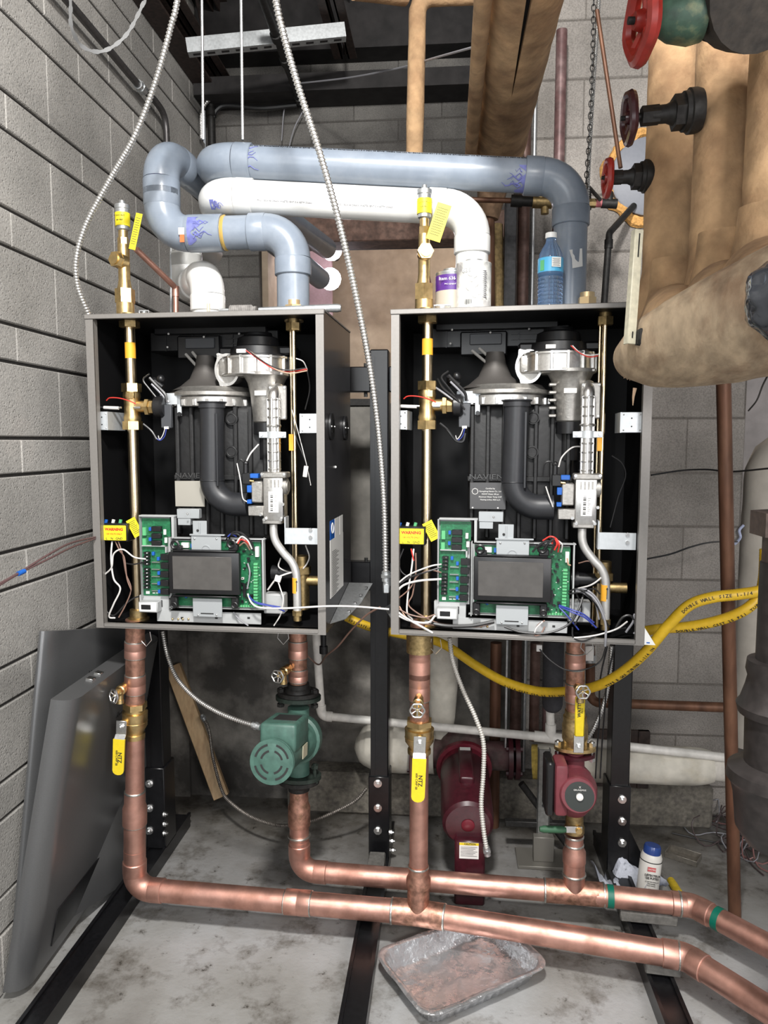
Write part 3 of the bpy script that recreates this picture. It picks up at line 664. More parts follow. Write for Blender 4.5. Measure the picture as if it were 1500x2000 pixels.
YR = 2.17
rc0 = PZ(585, 1700, zf); r2 = PZ(1121, 1743, zf); r3 = PZ(1352, 1768, zf); r4 = PZ(1600, 1900, zf); rt0 = P(582, 1246, rc0.y); rt2 = P(1124, 1262, r2.y)
tr = thing('copper_pipe_run', 'rear copper pipe run feeding both pumps, with two green tape bands', 'copper pipe', rc0)
dr = (rt0 - rc0).normalized(); s1590 = on(rc0, rt0, 0, 1590, True); s1540 = on(rc0, rt0, 0, 1540, True)
run(tr, [rc0 + dr * 0.10, rc0, r2, r3, r4], RB * 0.97, M_COPPER, 0.05, 0.040, fr=1.09, skip=(2,))
Mb().cyl(rc0 + dr * 0.09, s1590, 0.0300, n=28).build('pipe', M_COPPER, tr)
L_ = (s1540 - s1590).length
Mb().lathe(s1590 - dr * 0.035, dr, [(0, 0.030), (0, 0.0345), (0.06, 0.0345), (0.075, 0.029), (L_ + 0.03, 0.028)], 28).build('reducer', M_COPSTAIN, tr, label='burn-marked copper reducer')
solder(tr, rc0 + dr * 0.115, dr, 0.034); solder(tr, s1590 + dr * 0.09, dr, 0.028)
Mb().cyl(on(rc0, rt0, 0, 1345, True), rt0 + dr * 0.055, 0.0268, n=28).build('pipe', M_COPSTAIN, tr, label='stained copper length above the pump flange')
for yy, h in ((1268, 0.05), (1318, 0.035)): coupling(tr, on(rc0, rt0, 0, yy, True), dr, 0.0268, h)
dmr = (r2 - rc0).normalized()
Mb().lathe(r2 - dmr * 0.085, dmr, [(0, RB), (0, RB * 1.06), (0.17, RB * 1.06), (0.17, RB)], 28).build('tee', M_COPSTAIN, tr)
for s in (-1, 1): solder(tr, r2 + dmr * 0.085 * s, dmr, RB * 1.04)
dr2 = (rt2 - r2).normalized(); u1 = on(r2, rt2, 0, 1672, True); u2 = on(r2, rt2, 0, 1630, True); u3 = on(r2, rt2, 0, 1400, True)
Mb().lathe(r2, dr2, [(0, 0.031), ((u1 - r2).length - 0.02, 0.0315), ((u1 - r2).length - 0.018, 0.0335), ((u1 - r2).length + 0.015, 0.0335), ((u1 - r2).length + 0.03, 0.0262), ((u2 - r2).length, 0.0262)], 28).build('riser_reducer', M_COPPER, tr)
solder(tr, u1 - dr2 * 0.055, dr2, 0.033); solder(tr, u2 - dr2 * 0.03, dr2, 0.0265); solder(tr, u2 - dr2 * 0.004, dr2, 0.0265)
Mb().cyl(u3, rt2 + dr2 * 0.055, 0.0262, n=28).build('pipe', M_COPSTAIN, tr)
for yy, h in ((1352, 0.05), (1290, 0.045)): coupling(tr, on(r2, rt2, 0, yy, True), dr2, 0.0262, h)
dm3 = (r3 - r2).normalized(); dm4 = (r4 - r3).normalized()
solder(tr, on(r2, r3, 1328), dm3, RB * 1.05)
for c, d in ((on(r2, r3, 1192), dm3), (on(r3, r4, 1403), dm4)):
    Mb().lathe(c - d * 0.009, d, [(0, RB), (0, RB * 1.01), (0.018, RB * 1.01), (0.018, RB)], 28).build('tape_band', M_GTAPE, tr, label='dark green tape band')
# yellow-brown flexible look: none

# ------------------------------------------------------------------ valves
def hand_wheel(parent, c, d, R, m, spokes=6, r=None, name='hand_wheel', dish=0.25):
    c = V3(c); a, b, d = frame_axes(d); r = r or R * 0.16; mb = Mb(); mb.torus(c, d, R - r, r, 40, 8, 0.05, spokes)
    hub = c - d * (R * dish); mb.lathe(hub - d * r, d, [(0, R * 0.2), (r * 1.6, R * 0.26), (r * 2.6, R * 0.2)], 12)
    for k in range(spokes):
        u = 2 * pi * (k + 0.5) / spokes; e = c + (a * cos(u) + b * sin(u)) * (R - r * 1.4)
        mb.tube([hub + (a * cos(u) + b * sin(u)) * R * 0.15, (hub + e) / 2 - d * R * 0.03, e], r * 0.62, 6)
    w_ = mb.build(name, m, parent)
    Mb().cyl(hub, hub + d * (r * 2.0 + R * dish * 0.8), R * 0.09, n=10).build('nut', M_STEEL if R < 0.03 else M_IRON, w_)
    return w_
def ball_valve(axA, axB, r, label, lever_dir=-1, hx=0.0, lever_px=None, text_s=None, mh=M_YELH, flip=False, lean=0.0):
    """brass ball valve between two axis points; lever hangs in front of it"""
    A_, B_ = V3(axA), V3(axB); d = (B_ - A_).normalized(); L0 = (B_ - A_).length
    t = thing('ball_valve', label, 'valve', A_)
    mb = Mb(); mb.lathe(A_, d, [(0, r * 0.8), (0, r * 1.0), (L0 * 0.12, r * 1.0), (L0 * 0.14, r * 0.86), (L0 * 0.2, r * 0.9), (L0 * 0.36, r * 1.22), (L0 * 0.62, r * 1.24), (L0 * 0.74, r * 1.26), (L0 * 0.76, r * 1.02), (L0 * 0.84, r * 1.0)], 24)
    mb.hexn(A_ + d * L0 * 0.84, A_ + d * L0, r * 1.18); mb.torus(A_ + d * L0 * 0.48, d, r * 1.235, r * 0.03, 28, 6)
    mb.build('valve_body', M_BRASS, t)
    f = V3((0.06, -1, 0)).normalized(); sd = d.cross(f).normalized(); f = sd.cross(d).normalized() * (1 if sd.cross(d).dot(f) > 0 else -1)
    c = A_ + d * L0 * 0.52 + f * (r * 1.2) + V3((hx, 0, 0))
    Mb().cyl(c - f * 0.006, c + f * 0.012, r * 0.42, n=14).build('stem_gland', M_BRASS, t)
    hd = (d * lever_dir + V3((lean, 0, 0))).normalized()
    wv = r * 0.52; lv = thing_part = None
    mb = Mb(); sdv = hd.cross(f).normalized()
    mb.obox(c + f * 0.014 + hd * (r * 0.15), (sdv, hd, f), (wv, r * 0.72, 0.0015), 0.001)
    e0 = c + f * 0.014 + hd * (r * 0.85); e1 = e0 + hd * (r * 0.32) + f * 0.010
    mb.prism([e0 - sdv * wv, e0 + sdv * wv, e1 + sdv * wv, e1 - sdv * wv], f * 0.003)
    lv = mb.build('lever', M_STEEL, t)
    mb = Mb(); mb.hexn(c + f * 0.014, c + f * 0.022, r * 0.26); mb.cyl(c + f * 0.022, c + f * 0.028, r * 0.13, n=10); mb.build('nut', M_STEEL, t)
    g0 = e1; hl = r * 3.75; mb = Mb()
    out = []
    n = 6
    for s_, ww in ((1, 1),):
        P0 = [g0 - sdv * wv * 1.12, g0 + sdv * wv * 1.12]; 
        for k in range(n + 1):
            u = pi * k / n; out.append(g0 + hd * (hl - wv * 0.9 + wv * 0.9 * sin(u)) + sdv * (wv * 1.08 * cos(u)))
    poly = [g0 - sdv * wv * 1.12, g0 + sdv * wv * 1.12] + out
    mb.prism(poly, f * 0.006); hdl = mb.build('grip', mh, lv)
    if text_s:
        tc_ = g0 + hd * hl * 0.50 + f * 0.0064
        s_, sz = text_s
        up_ = -sdv if not flip else sdv
        rt_ = hd if not flip else -hd
        if up_.cross(rt_).dot(f) > 0: up_ = -up_
        text('lettering', s_, tc_ + up_ * wv * 0.25, rt_, up_, sz, M_INK, hdl, bold=0.0002)
        text('lettering', '600 CWP SB', tc_ - up_ * wv * 0.35 + hd * wv * 0.1, rt_, up_, sz * 0.55, M_INK, hdl)
    return t
ball_valve(p1440, p1372, 0.0285, 'brass ball valve with yellow lever on the leftmost copper riser', hx=-0.022, text_s=('NTZ', 0.011), lean=-0.03)
ball_valve(q3, q4, 0.0325, 'brass ball valve with yellow lever on the middle copper riser', text_s=('NTZ', 0.011), lean=-0.03)
v3a = on(r2, rt2, 0, 1452, True); 
def drain_valve(root, direction, wheel_px, wheel_y, label, R=0.021, facing=(0.0, -1, 0.0), wm=M_STEEL):
    t = thing('drain_valve', label, 'valve', root); c = P(*wheel_px, wheel_y); root = V3(root); d = (c - root).normalized(); L_ = (c - root).length
    mb = Mb(); mb.cyl(root, root + d * L_ * 0.45, 0.0085, n=14); mb.hexn(root + d * L_ * 0.14, root + d * L_ * 0.3, 0.0125)
    mb.lathe(root + d * L_ * 0.36, d, [(0, 0.010), (0.004, 0.0145), (L_ * 0.2, 0.0145), (L_ * 0.26, 0.009)], 16)
    b0 = root + d * L_ * 0.55; mb.hexn(b0, b0 + d * L_ * 0.16, 0.0125); mb.cyl(b0, b0 + V3((0, -0.004, -0.032)), 0.0085, n=14); mb.cyl(b0 + V3((0, -0.004, -0.026)), b0 + V3((0, -0.005, -0.036)), 0.0108, n=14)
    mb.build('valve_body', M_BRASS, t); Mb().cyl(b0, c, 0.0038, n=8).build('stem', M_BRASS, t)
    f = V3(facing).normalized(); hand_wheel(t, c, f, R, wm, 6, R * 0.13)
    return t
drain_valve(on(fc0, fr0, 0, 1335, True) + V3((-0.02, 0, 0)), 0, (222, 1360), 1.93, 'small brass drain valve with steel wheel on the leftmost copper riser', facing=(-0.5, -0.8, 0.1))
drain_valve(on(f2, f2t, 0, 1352, True) + V3((0, -0.024, 0)), 0, (815, 1388), 1.89, 'small brass drain valve with steel wheel above the middle riser ball valve', facing=(0.05, -1, 0))
drain_valve(on(rc0, rt0, 0, 1300, True) + V3((-0.02, -0.01, 0)), 0, (542, 1321), 2.08, 'small brass drain valve with steel wheel above the green pump', facing=(-0.3, -1, 0))
drain_valve(on(r2, rt2, 0, 1335, True) + V3((0, -0.024, 0)), 0, (1139, 1352), 2.04, 'small brass drain valve with steel wheel above the red circulator', facing=(0.1, -1, 0))

# flanged ball valve above the red circulator (lever up) and the lower green-levered one
va = on(r2, rt2, 0, 1458, True); vb = on(r2, rt2, 0, 1398, True)
t = thing('isolation_valve', 'flanged brass valve with upright yellow lever above the red circulator', 'valve', va)
Lv = (vb - va).length
Mb().lathe(va, dr2, [(0, 0.030), (0, 0.034), (Lv * 0.2, 0.034), (Lv * 0.28, 0.037), (Lv * 0.72, 0.037), (Lv * 0.8, 0.034), (Lv * 1.0, 0.034), (Lv * 1.02, 0.030), (Lv * 1.2, 0.029)], 24).build('valve_body', M_BRASSD, t)
mb = Mb(); X_ = V3((1, 0, 0)); Yx = V3((0, 1, 0))
pts = []
for k in range(28):
    u = 2 * pi * k / 28; rr_ = 0.040 + 0.017 * abs(cos(u)) ** 3; pts.append(va + X_ * rr_ * cos(u) * 1.05 + Yx * rr_ * 0.9 * sin(u) - dr2 * 0.008)
mb.prism(pts, dr2 * 0.010); mb.build('flange', M_BRASS, t)
for s in (-1, 1):
    c = va + X_ * 0.049 * s; mb = Mb(); mb.hexn(c + dr2 * 0.002, c + dr2 * 0.014, 0.0095); mb.cyl(c - dr2 * 0.045, c + dr2 * 0.018, 0.0048, n=10); mb.hexn(c - dr2 * 0.042, c - dr2 * 0.032, 0.0095); mb.build('bolt', M_STEEL, t)
c = va + dr2 * (Lv * 0.22) + V3((0.004, -0.038, 0))
Mb().box(c + V3((-0.0145, 0, -0.022)), c + V3((0.0145, -0.003, 0.030)), 0.001).build('lever', M_STEEL, t)
mb = Mb(); mb.hexn(c + V3((0, -0.003, -0.004)), c + V3((0, -0.011, -0.004)), 0.009); mb.cyl(c + V3((0, -0.011, -0.004)), c + V3((0, -0.017, -0.004)), 0.0045, n=8); mb.build('nut', M_STEEL, t)
g = Mb().box(c + V3((-0.0135, -0.003, 0.028)), c + V3((0.0135, -0.010, 0.145)), 0.003).build('grip', M_YELH, t, label='yellow plastic grip')
text('lettering', 'WATTS', c + V3((-0.002, -0.0105, 0.108)), (0, 0, 1), (-1, 0, 0), 0.009, M_INK, t, bold=0.0003)
text('lettering', 'PN 15', c + V3((0.006, -0.0105, 0.105)), (0, 0, 1), (-1, 0, 0), 0.004, M_INK, t)
va2 = on(r2, rt2, 0, 1626, True); vb2 = on(r2, rt2, 0, 1588, True)
t = thing('ball_valve', 'brass ball valve with green sideways lever below the red circulator', 'valve', va2)
Lv = (vb2 - va2).length
Mb().lathe(va2, dr2, [(0, 0.027), (0.002, 0.029), (Lv * 0.3, 0.029), (Lv * 0.4, 0.026), (Lv * 1.0, 0.026), (Lv * 1.3, 0.028)], 20).build('valve_body', M_BRASSD, t)
c = va2 + dr2 * (Lv * 0.45) + V3((0.006, -0.03, 0))
Mb().cyl(c + V3((0, 0.012, 0)), c + V3((0, -0.012, 0)), 0.010, n=14).hexn(c + V3((0, -0.012, 0)), c + V3((0, -0.018, 0)), 0.0085).build('stem_gland', M_BRASS, t)
Mb().box(c + V3((-0.040, -0.006, -0.009)), c + V3((0.010, -0.009, 0.011)), 0.001).build('lever', M_STEEL, t)
mb = Mb(); mb.tube([c + V3((-0.036, -0.007, 0)), c + V3((-0.05, -0.008, 0)), c + V3((-0.10, -0.012, 0.001)), c + V3((-0.112, -0.013, 0.001))], [0.008, 0.0105, 0.0105, 0.007], 10); mb.build('grip', mat('green_rubber', (0.03, 0.10, 0.05), 0.6), t)

# ================================================================== green pump
ax = on(rc0, rt0, 0, 1440, True); mo = P(531, 1488, ax.y - 0.27); t = thing('circulator_pump', 'green cast iron pump with slotted motor end between copper pipes', 'pump', s1540)
md = (mo - ax).normalized(); Lm = (mo - ax).length; sdm = md.cross(V3((0, 0, 1))).normalized(); upm = sdm.cross(md).normalized()
mb = Mb(); mb.m(M_PUMPG).lathe(ax + dr * 0.0 - md * 0.035, md, [(0, 0.03), (0.005, 0.062), (0.03, 0.074), (0.065, 0.074), (0.07, 0.066), (0.10, 0.062), (0.12, 0.056)], 28)
mb.cyl(ax - dr * 0.115, ax + dr * 0.095, 0.033, 0.033, 24)
mb.build('volute', None, t)
fl1 = on(rc0, rt0, 0, 1366, True); fl2 = on(rc0, rt0, 0, 1512, True)
for c, s, nm in ((fl1, 1, 'upper'), (fl2, -1, 'lower')):
    for k, mm in ((0, M_IRONG), (1, M_IRON)):
        mb = Mb(); o = c + dr * s * (0.014 * k)
        pts = [o + X_ * (0.062 * cos(u) * (1.12 - 0.10 * k)) + Yx * 0.050 * sin(u) for u in [2 * pi * i / 30 for i in range(30)]]
        mb.prism(pts, dr * 0.012 * s)
        if k: mb.lathe(o + dr * s * 0.01, dr * s, [(0, 0.042), (0.008, 0.040), (0.014, 0.034), (0.026, 0.033), (0.027, 0.028)], 20)
        mb.build('flange', mm, t)
    for sx_ in (-1, 1):
        q = c + X_ * 0.052 * sx_ + Yx * -0.012; mb = Mb(); mb.cyl(q - dr * 0.022, q + dr * 0.040, 0.006, n=8).hexn(q - dr * 0.020, q - dr * 0.010, 0.0115).hexn(q + dr * 0.026, q + dr * 0.036, 0.0115); mb.build('bolt', M_IRON if s > 0 else M_IRONG, t)
mot = Mb().lathe(ax + md * 0.07, md, [(0, 0.052), (0.01, 0.056), (Lm - 0.075, 0.056), (Lm - 0.075, 0.060), (Lm - 0.067, 0.0610)], 32).build('motor_housing', M_PUMPG, t)
jb = Mb().obox(ax + md * (Lm * 0.62) + upm * 0.055 - sdm * 0.004, (md, sdm, upm), (0.072, 0.052, 0.040), 0.010, 3).build('junction_box', M_PUMPG, t)
Mb().obox(ax + md * (Lm * 0.60) + upm * 0.0955 - sdm * 0.010, (md, sdm, upm), (0.034, 0.034, 0.0006)).build('rating_label', mat('dark_label', (0.03, 0.03, 0.03), 0.4), jb)
Mb().obox(ax + md * (Lm * 0.60) - sdm * 0.0585 - upm * 0.012, (md, upm, sdm), (0.026, 0.020, 0.0006)).build('data_plate', M_WHITE, mot) if False else None
e = ax + md * (Lm - 0.002); mb = Mb(); mb.m(M_PUMPG).lathe(e - md * 0.014, md, [(0, 0.060), (0.010, 0.0615), (0.016, 0.058), (0.019, 0.050), (0.020, 0.0)], 36)
mb.m(M_INK)
for R_ in (0.047, 0.030):
    for k in range(4):
        for j in range(7):
            u = pi / 2 * k + 0.26 + (pi / 2 - 0.52) * j / 6; du = (pi / 2 - 0.52) / 6
            aa = e + md * 0.0064; g = lambda R2, v: aa + (sdm * cos(v) + upm * sin(v)) * R2
            if j < 6: mb.quad([g(R_ - 0.0028, u), g(R_ + 0.0028, u), g(R_ + 0.0028, u + du), g(R_ - 0.0028, u + du)])
mb.build('fan_cover', None, mot, label='round end cover with curved slots')
side = sdm if sdm.x > 0 else -sdm
Mb().obox(ax + md * (Lm * 0.52) + side * 0.0575, (md, upm, side), (0.024, 0.018, 0.0012)).build('data_plate', mat('cream_plate', (0.45, 0.42, 0.30), 0.5), mot)
Mb().obox(ax + md * (Lm * 0.50) + side * 0.0530 + upm * 0.065, (md, upm, side), (0.012, 0.010, 0.0012)).build('sticker', M_BLUE, jb, label='small blue sticker')

# ================================================================== red circulator
ay = on(r2, rt2, 0, 1535, True); t = thing('circulator_pump', 'small maroon circulator pump with round black dial facing forward', 'pump', vb2)
mb = Mb(); top = on(r2, rt2, 0, 1468, True); mb.m(M_PUMPR)
mb.lathe(vb2, dr2, [(0, 0.030), (0.004, 0.034), (0.02, 0.046), ((ay - vb2).length, 0.050), ((ay - vb2).length + 0.04, 0.046), ((top - vb2).length - 0.045, 0.028), ((top - vb2).length, 0.027)], 28)
mb.build('pump_body', None, t)
mb = Mb(); pts = [top + X_ * (0.040 + 0.017 * abs(cos(u)) ** 3) * cos(u) * 1.02 + Yx * 0.040 * sin(u) - dr2 * 0.004 for u in [2 * pi * k / 28 for k in range(28)]]; mb.prism(pts, -dr2 * 0.010); mb.build('flange', M_MAR, t)
fc = P(1132, 1556, ay.y - 0.115); mdr = (fc - (ay + V3((0.004, 0.01, -0.005)))).normalized(); Lr = (fc - ay).length
mt = Mb().lathe(ay, mdr, [(0, 0.058), (Lr * 0.35, 0.060), (Lr * 0.45, 0.055), (Lr - 0.012, 0.051), (Lr - 0.003, 0.049), (Lr, 0.046)], 36).build('motor_housing', M_PUMPR, t)
dl = Mb().lathe(fc - mdr * 0.001, mdr, [(0, 0.040), (0.0022, 0.040), (0.0024, 0.0)], 36).build('dial_plate', mat('dial_black', (0.03, 0.035, 0.032), 0.35), mt, label='round black dial plate')
Mb().lathe(fc + mdr * 0.001, mdr, [(0, 0.010), (0.008, 0.0095), (0.010, 0.007), (0.0102, 0)], 20).build('speed_knob', M_WHITE, dl, label='white speed knob')
text('lettering', 'GRUNDFOS', fc + mdr * 0.0022 + V3((0, 0, 0.019)), (1, 0, 0), (0, 0, 1), 0.0045, M_WHITE, dl)
text('lettering', 'X', fc + mdr * 0.0022 + V3((0, 0, 0.027)), (1, 0, 0), (0, 0, 1), 0.006, M_WHITE, dl)
text('lettering', '+', fc + mdr * 0.0022 + V3((0.011, 0, -0.023)), (1, 0, 0), (0, 0, 1), 0.008, M_WHITE, dl)
jc = P(1088, 1530, ay.y - 0.05); mb = Mb(); mb.m(M_PUMPR).box(jc + V3((-0.012, -0.05, -0.075)), jc + V3((0.024, 0.035, 0.075)), 0.010, seg=2); mb.m(M_BLACK).box(jc + V3((-0.036, -0.042, -0.080)), jc + V3((-0.012, 0.045, 0.078)), 0.006); mb.build('junction_box', None, t, label='maroon junction box with black side cover')

# ================================================================== large maroon base pump behind
pc = P(905, 1478, 2.62); pe = P(914, 1612, 2.24); d = (pe - pc).normalized(); Lp = (pe - pc).length
t = thing('base_pump', 'large dusty maroon pump with caution label low between the boilers', 'pump', V3((pe.x, pe.y, 0)))
sdp = d.cross(V3((0, 0, 1))).normalized(); upp = sdp.cross(d).normalized()
mb = Mb(); mb.m(M_MAR).cyl(pc + V3((-0.20, 0.02, 0)), pc + V3((0.16, 0.02, 0)), 0.052, n=24); mb.sphere(pc + V3((0, 0.02, 0)), 0.098, 22, (1, 0.8, 1)); mb.build('volute', mat('dusty_maroon', (0.085, 0.04, 0.042), 0.75, noise=0.4, nscale=12, col2=(0.11, 0.085, 0.075)), t)
for xx in (-0.195, 0.16, 0.185):
    mb = Mb(); mb.cyl(pc + V3((xx, 0.02, 0)), pc + V3((xx + 0.016, 0.02, 0)), 0.082, n=26)
    for k in range(4):
        u = pi / 4 + pi / 2 * k; q = pc + V3((xx - 0.008, 0.02 + 0.064 * cos(u), 0.064 * sin(u))); mb.m(M_GALV).hexn(q, q + V3((0.033, 0, 0)), 0.009); mb.cur = 0
    mb.mats = [M_MAR, M_GALV] if len(mb.mats) == 1 else mb.mats
    mb.build('flange', None, t)
mb = Mb(); mb.lathe(pc + d * 0.055, d, [(0, 0.07), (0, 0.098), (0.018, 0.098), (0.02, 0.085), (0.05, 0.080)], 32); mb.build('mounting_ring', mat('maroon_ring', (0.13, 0.010, 0.022), 0.4, noise=0.2), t)
mot = Mb().lathe(pc + d * 0.09, d, [(0, 0.080), (0.02, 0.084), (Lp - 0.14, 0.084), (Lp - 0.10, 0.080), (Lp - 0.09, 0.070)], 32).build('motor_housing', M_MAR, t)
Mb().obox(pc + d * (Lp * 0.50) + upp * 0.085, (d, sdp, upp), (Lp * 0.24, 0.024, 0.018), 0.008, 3).build('capacitor_box', M_MAR, mot)
Mb().obox(pc + d * (Lp * 0.30) + upp * 0.1035, (d, sdp, upp), (0.008, 0.018, 0.0008)).build('tag', M_WHITE, mot)
e = pc + d * (Lp - 0.005)
mb = Mb(); mb.lathe(e - d * 0.03, d, [(0, 0.055), (0.015, 0.052), (0.022, 0.048), (0.024, 0.030), (0.030, 0.026), (0.032, 0)], 28); cap = mb.build('end_cap', M_IRON, mot)
Mb().lathe(e, d, [(0, 0.022), (0.008, 0.021), (0.012, 0.014), (0.012, 0)], 20).build('oil_cup', mat('maroon_lit', (0.14, 0.012, 0.022), 0.35), cap)
bz = 0.02; bx0 = P(888, 1660, pe.y).x; bx1 = P(947, 1660, pe.y).x
mb = Mb(); mb.box((bx0, pe.y - 0.02, 0.0), (bx1, pe.y + 0.06, pe.z - 0.04), 0.006); bs = mb.build('support_leg', M_MAR, t)
lz = P(916, 1662, pe.y - 0.022)
lb = Mb().box(lz + V3((-0.030, 0.002, -0.026)), lz + V3((0.030, 0.0005, 0.026))).build('caution_label', M_WHITE, bs, label='cream caution label')
Mb().box(lz + V3((-0.030, 0.0004, 0.018)), lz + V3((0.030, 0.0001, 0.026))).build('label_header', M_YELH, t)
text('lettering', 'CAUTION', lz + V3((0.003, 0, 0.022)), (1, 0, 0), (0, 0, 1), 0.0055, M_INK, t, bold=0.0002)
mb = Mb(); mb.m(M_INK)
for k in range(7): mb.box(lz + V3((-0.026, 0.0003, 0.011 - k * 0.0048)), lz + V3((0.026 - (k % 3) * 0.006, 0.0001, 0.0122 - k * 0.0048)))
mb.build('fine_print', None, t)
# ================================================================== the two open boilers
BW, BH, BD = 0.644, 0.846, 0.39
BO = {'L': (V3((-0.962, 1.933, 0.942)), radians(2.3)), 'R': (V3((-0.148, 1.930, 0.942)), radians(5.0))}
def bq(which, px, py, v):
    o, a = BO[which]; U = V3((cos(a), -sin(a), 0)); V = V3((sin(a), cos(a), 0)); r = ray(px, py)
    t = ((o - CO).dot(V) + v) / r.dot(V); p = CO + r * t - o; return V3((p.dot(U), v, p.z))
q = lambda px, py, v=0.05: bq('L', px, py, v)
def qb(mb, x0, y0, x1, y1, v0, v1, bev=0.0, seg=1, **k):
    """box seen between two pixels of the left boiler at depth v0, thick to v1"""
    a = q(x0, y0, v0); b = q(x1, y1, v0); b.y = v1; return mb.box(a, b, bev, seg=seg, **k)
YV = V3((0, 1, 0)); ZV = V3((0, 0, 1)); XV = V3((1, 0, 0))

def make_boiler(which, label):
    o, a = BO[which]; t = thing('boiler', label, 'boiler', o, -a, 'open wall boilers'); kw = dict(local=True)
    B = lambda mb, name, m=None, par=None, **k: mb.build(name, m, par or t, True, **k)
    th = 0.004; W, H, D = BW, BH, BD; lp = 0.021
    # shell
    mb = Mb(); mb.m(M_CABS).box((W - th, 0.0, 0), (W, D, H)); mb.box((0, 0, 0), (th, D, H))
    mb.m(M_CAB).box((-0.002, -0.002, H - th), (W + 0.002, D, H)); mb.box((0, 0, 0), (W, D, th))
    mb.m(M_CABIN).box((th, D - 0.006, th), (W - th, D, H - th)); mb.box((th, 0.022, th), (th + 0.002, D, H - th)); mb.box((W - th - 0.002, 0.022, th), (W - th, D, H - th))
    mb.box((th, 0.022, H - th - 0.003), (W - th, D, H - th)); mb.box((th, 0.03, th), (W - th, D, th + 0.002))
    B(mb, 'cabinet_shell')
    mb = Mb(); mb.m(M_CAB)
    mb.box((0, -0.001, 0), (lp, 0.004, H - 0.012)); mb.box((lp - 0.004, 0, 0), (lp, 0.022, H - 0.012)); mb.box((W - lp, -0.001, 0), (W, 0.004, H - 0.012)); mb.box((W - lp, 0, 0), (W - lp + 0.004, 0.022, H - 0.012))
    mb.box((-0.002, -0.004, H - 0.013), (W + 0.002, 0.004, H), 0.0015); mb.box((lp, 0.0, 0.0), (W - lp, 0.012, 0.013), 0.0015); mb.box((lp, 0.010, 0.003), (W - lp, 0.05, 0.006))
    B(mb, 'front_frame')
    # side handles, labels
    if which == 'L':
        for y_ in (0.045, 0.255):
            mb = Mb(); c = V3((W + 0.001, y_ + 0.03, q(640, 832, 0).z)); pts = [c + V3((0, 0.030 * cos(u) * (1 if abs(cos(u)) < .9 else 1), 0.036 * sin(u))) for u in [2 * pi * k / 24 for k in range(24)]]
            mb.m(M_BLACK).prism(pts, (0.006, 0, 0)); mb.m(M_CABIN).box(c + V3((0.0058, -0.014, -0.016)), c + V3((0.0072, 0.014, 0.018)))
            mb.m(M_STEEL)
            for s in (-1, 1): mb.sphere(c + V3((0.007, 0.021 * s, 0)), 0.003, 8)
            B(mb, 'side_handle')
        z0, z1 = q(660, 1187, 0).z + 0.01, q(660, 1062, 0).z
        mb = Mb(); mb.m(M_WHITE).box((W, 0.06, z0), (W + 0.0006, 0.255, z1))
        mb.m(M_INK)
        for k in range(26): mb.box((W, 0.085, z1 - 0.035 - k * 0.0048), (W + 0.0009, 0.085 + 0.06 + 0.05 * ((k * 7) % 5) / 5, z1 - 0.0362 - k * 0.0048))
        sl = B(mb, 'rating_sticker', label='white data sticker on the side')
        mb = Mb(); mb.m(M_BLUE).box((W, 0.062, z1), (W + 0.0006, 0.125, z1 + 0.052)); mb.m(M_WHITE).box((W, 0.128, z1), (W + 0.0006, 0.19, z1 + 0.052)); mb.box((W, 0.2, z1), (W + 0.0006, 0.25, z1 + 0.052)); mb.torus((W + 0.0005, 0.093, z1 + 0.03), (1, 0, 0), 0.014, 0.002, 16, 4)
        B(mb, 'energy_sticker', label='blue and white sticker')
        mb = Mb(); mb.m(M_WHITE).sphere((W + 0.001, 0.14, 0.44), 0.0035, 8); B(mb, 'side_screw')
        mb = Mb(); mb.m(M_GALV).prism([(W + 0.001, 0.05, 0.02), (W + 0.001, 0.35, 0.075), (W + 0.075, 0.35, 0.075), (W + 0.062, 0.20, 0.045), (W + 0.035, 0.10, 0.022)], (0, 0, -0.002))
        mb.m(M_STEEL)
        for k in range(4): mb.cyl((W + 0.062 - k * 0.008, 0.30 - k * 0.055, 0.068 - k * 0.012), (W + 0.062 - k * 0.008, 0.30 - k * 0.055, 0.073 - k * 0.012), 0.005, n=8)
        B(mb, 'side_bracket')
        qu = V3((W, 0, 0))
    if which == 'R':
        mb = Mb(); mb.m(M_GALV).prism([(-0.001, 0.03, 0.03), (-0.001, 0.20, 0.06), (-0.045, 0.16, 0.035)], (0, 0, -0.002)); B(mb, 'side_bracket')
        mb = Mb(); mb.m(M_PVC).prism([(W + 0.001, 0.002, 0.002), (W + 0.001, 0.002, 0.045), (W + 0.028, 0.002, 0.002)], (0, 0.003, 0)); mb.m(M_BLUE).box((W + 0.006, 0.0015, 0.006), (W + 0.014, 0.002, 0.009)); B(mb, 'corner_sticker')
    # brackets inside
    for nm, (x0, y0, x1, y1, v0, v1) in {'left_clip': (188, 804, 210, 840, 0.03, 0.034), 'right_clip': (586, 808, 624, 846, 0.02, 0.024)}.items():
        mb = Mb(); mb.m(M_ZINC); qb(mb, x0, y0, x1, y1, v0, v1, 0.001); A0 = q(x0, y0, v0); A1 = q(x1, y1, v0)
        xx = A1.x if nm[0] == 'l' else A0.x; mb.box((xx - 0.0015, v0, A1.z), (xx + 0.0015, v0 + 0.10, A0.z))
        mb.m(M_INK)
        for k in (0.3, 0.7): mb.cyl(V3(((A0.x + A1.x) / 2, v0 - 0.0006, A1.z + (A0.z - A1.z) * k)), V3(((A0.x + A1.x) / 2, v0 + 0.0002, A1.z + (A0.z - A1.z) * k)), 0.002, n=8)
        mb.m(M_STEEL)
        for sx_ in (0.12, 0.88):
            for sz in (0.12, 0.88): mb.sphere((A0.x + (A1.x - A0.x) * sx_, v0, A1.z + (A0.z - A1.z) * sz), 0.0022, 6)
        B(mb, 'panel_clip')
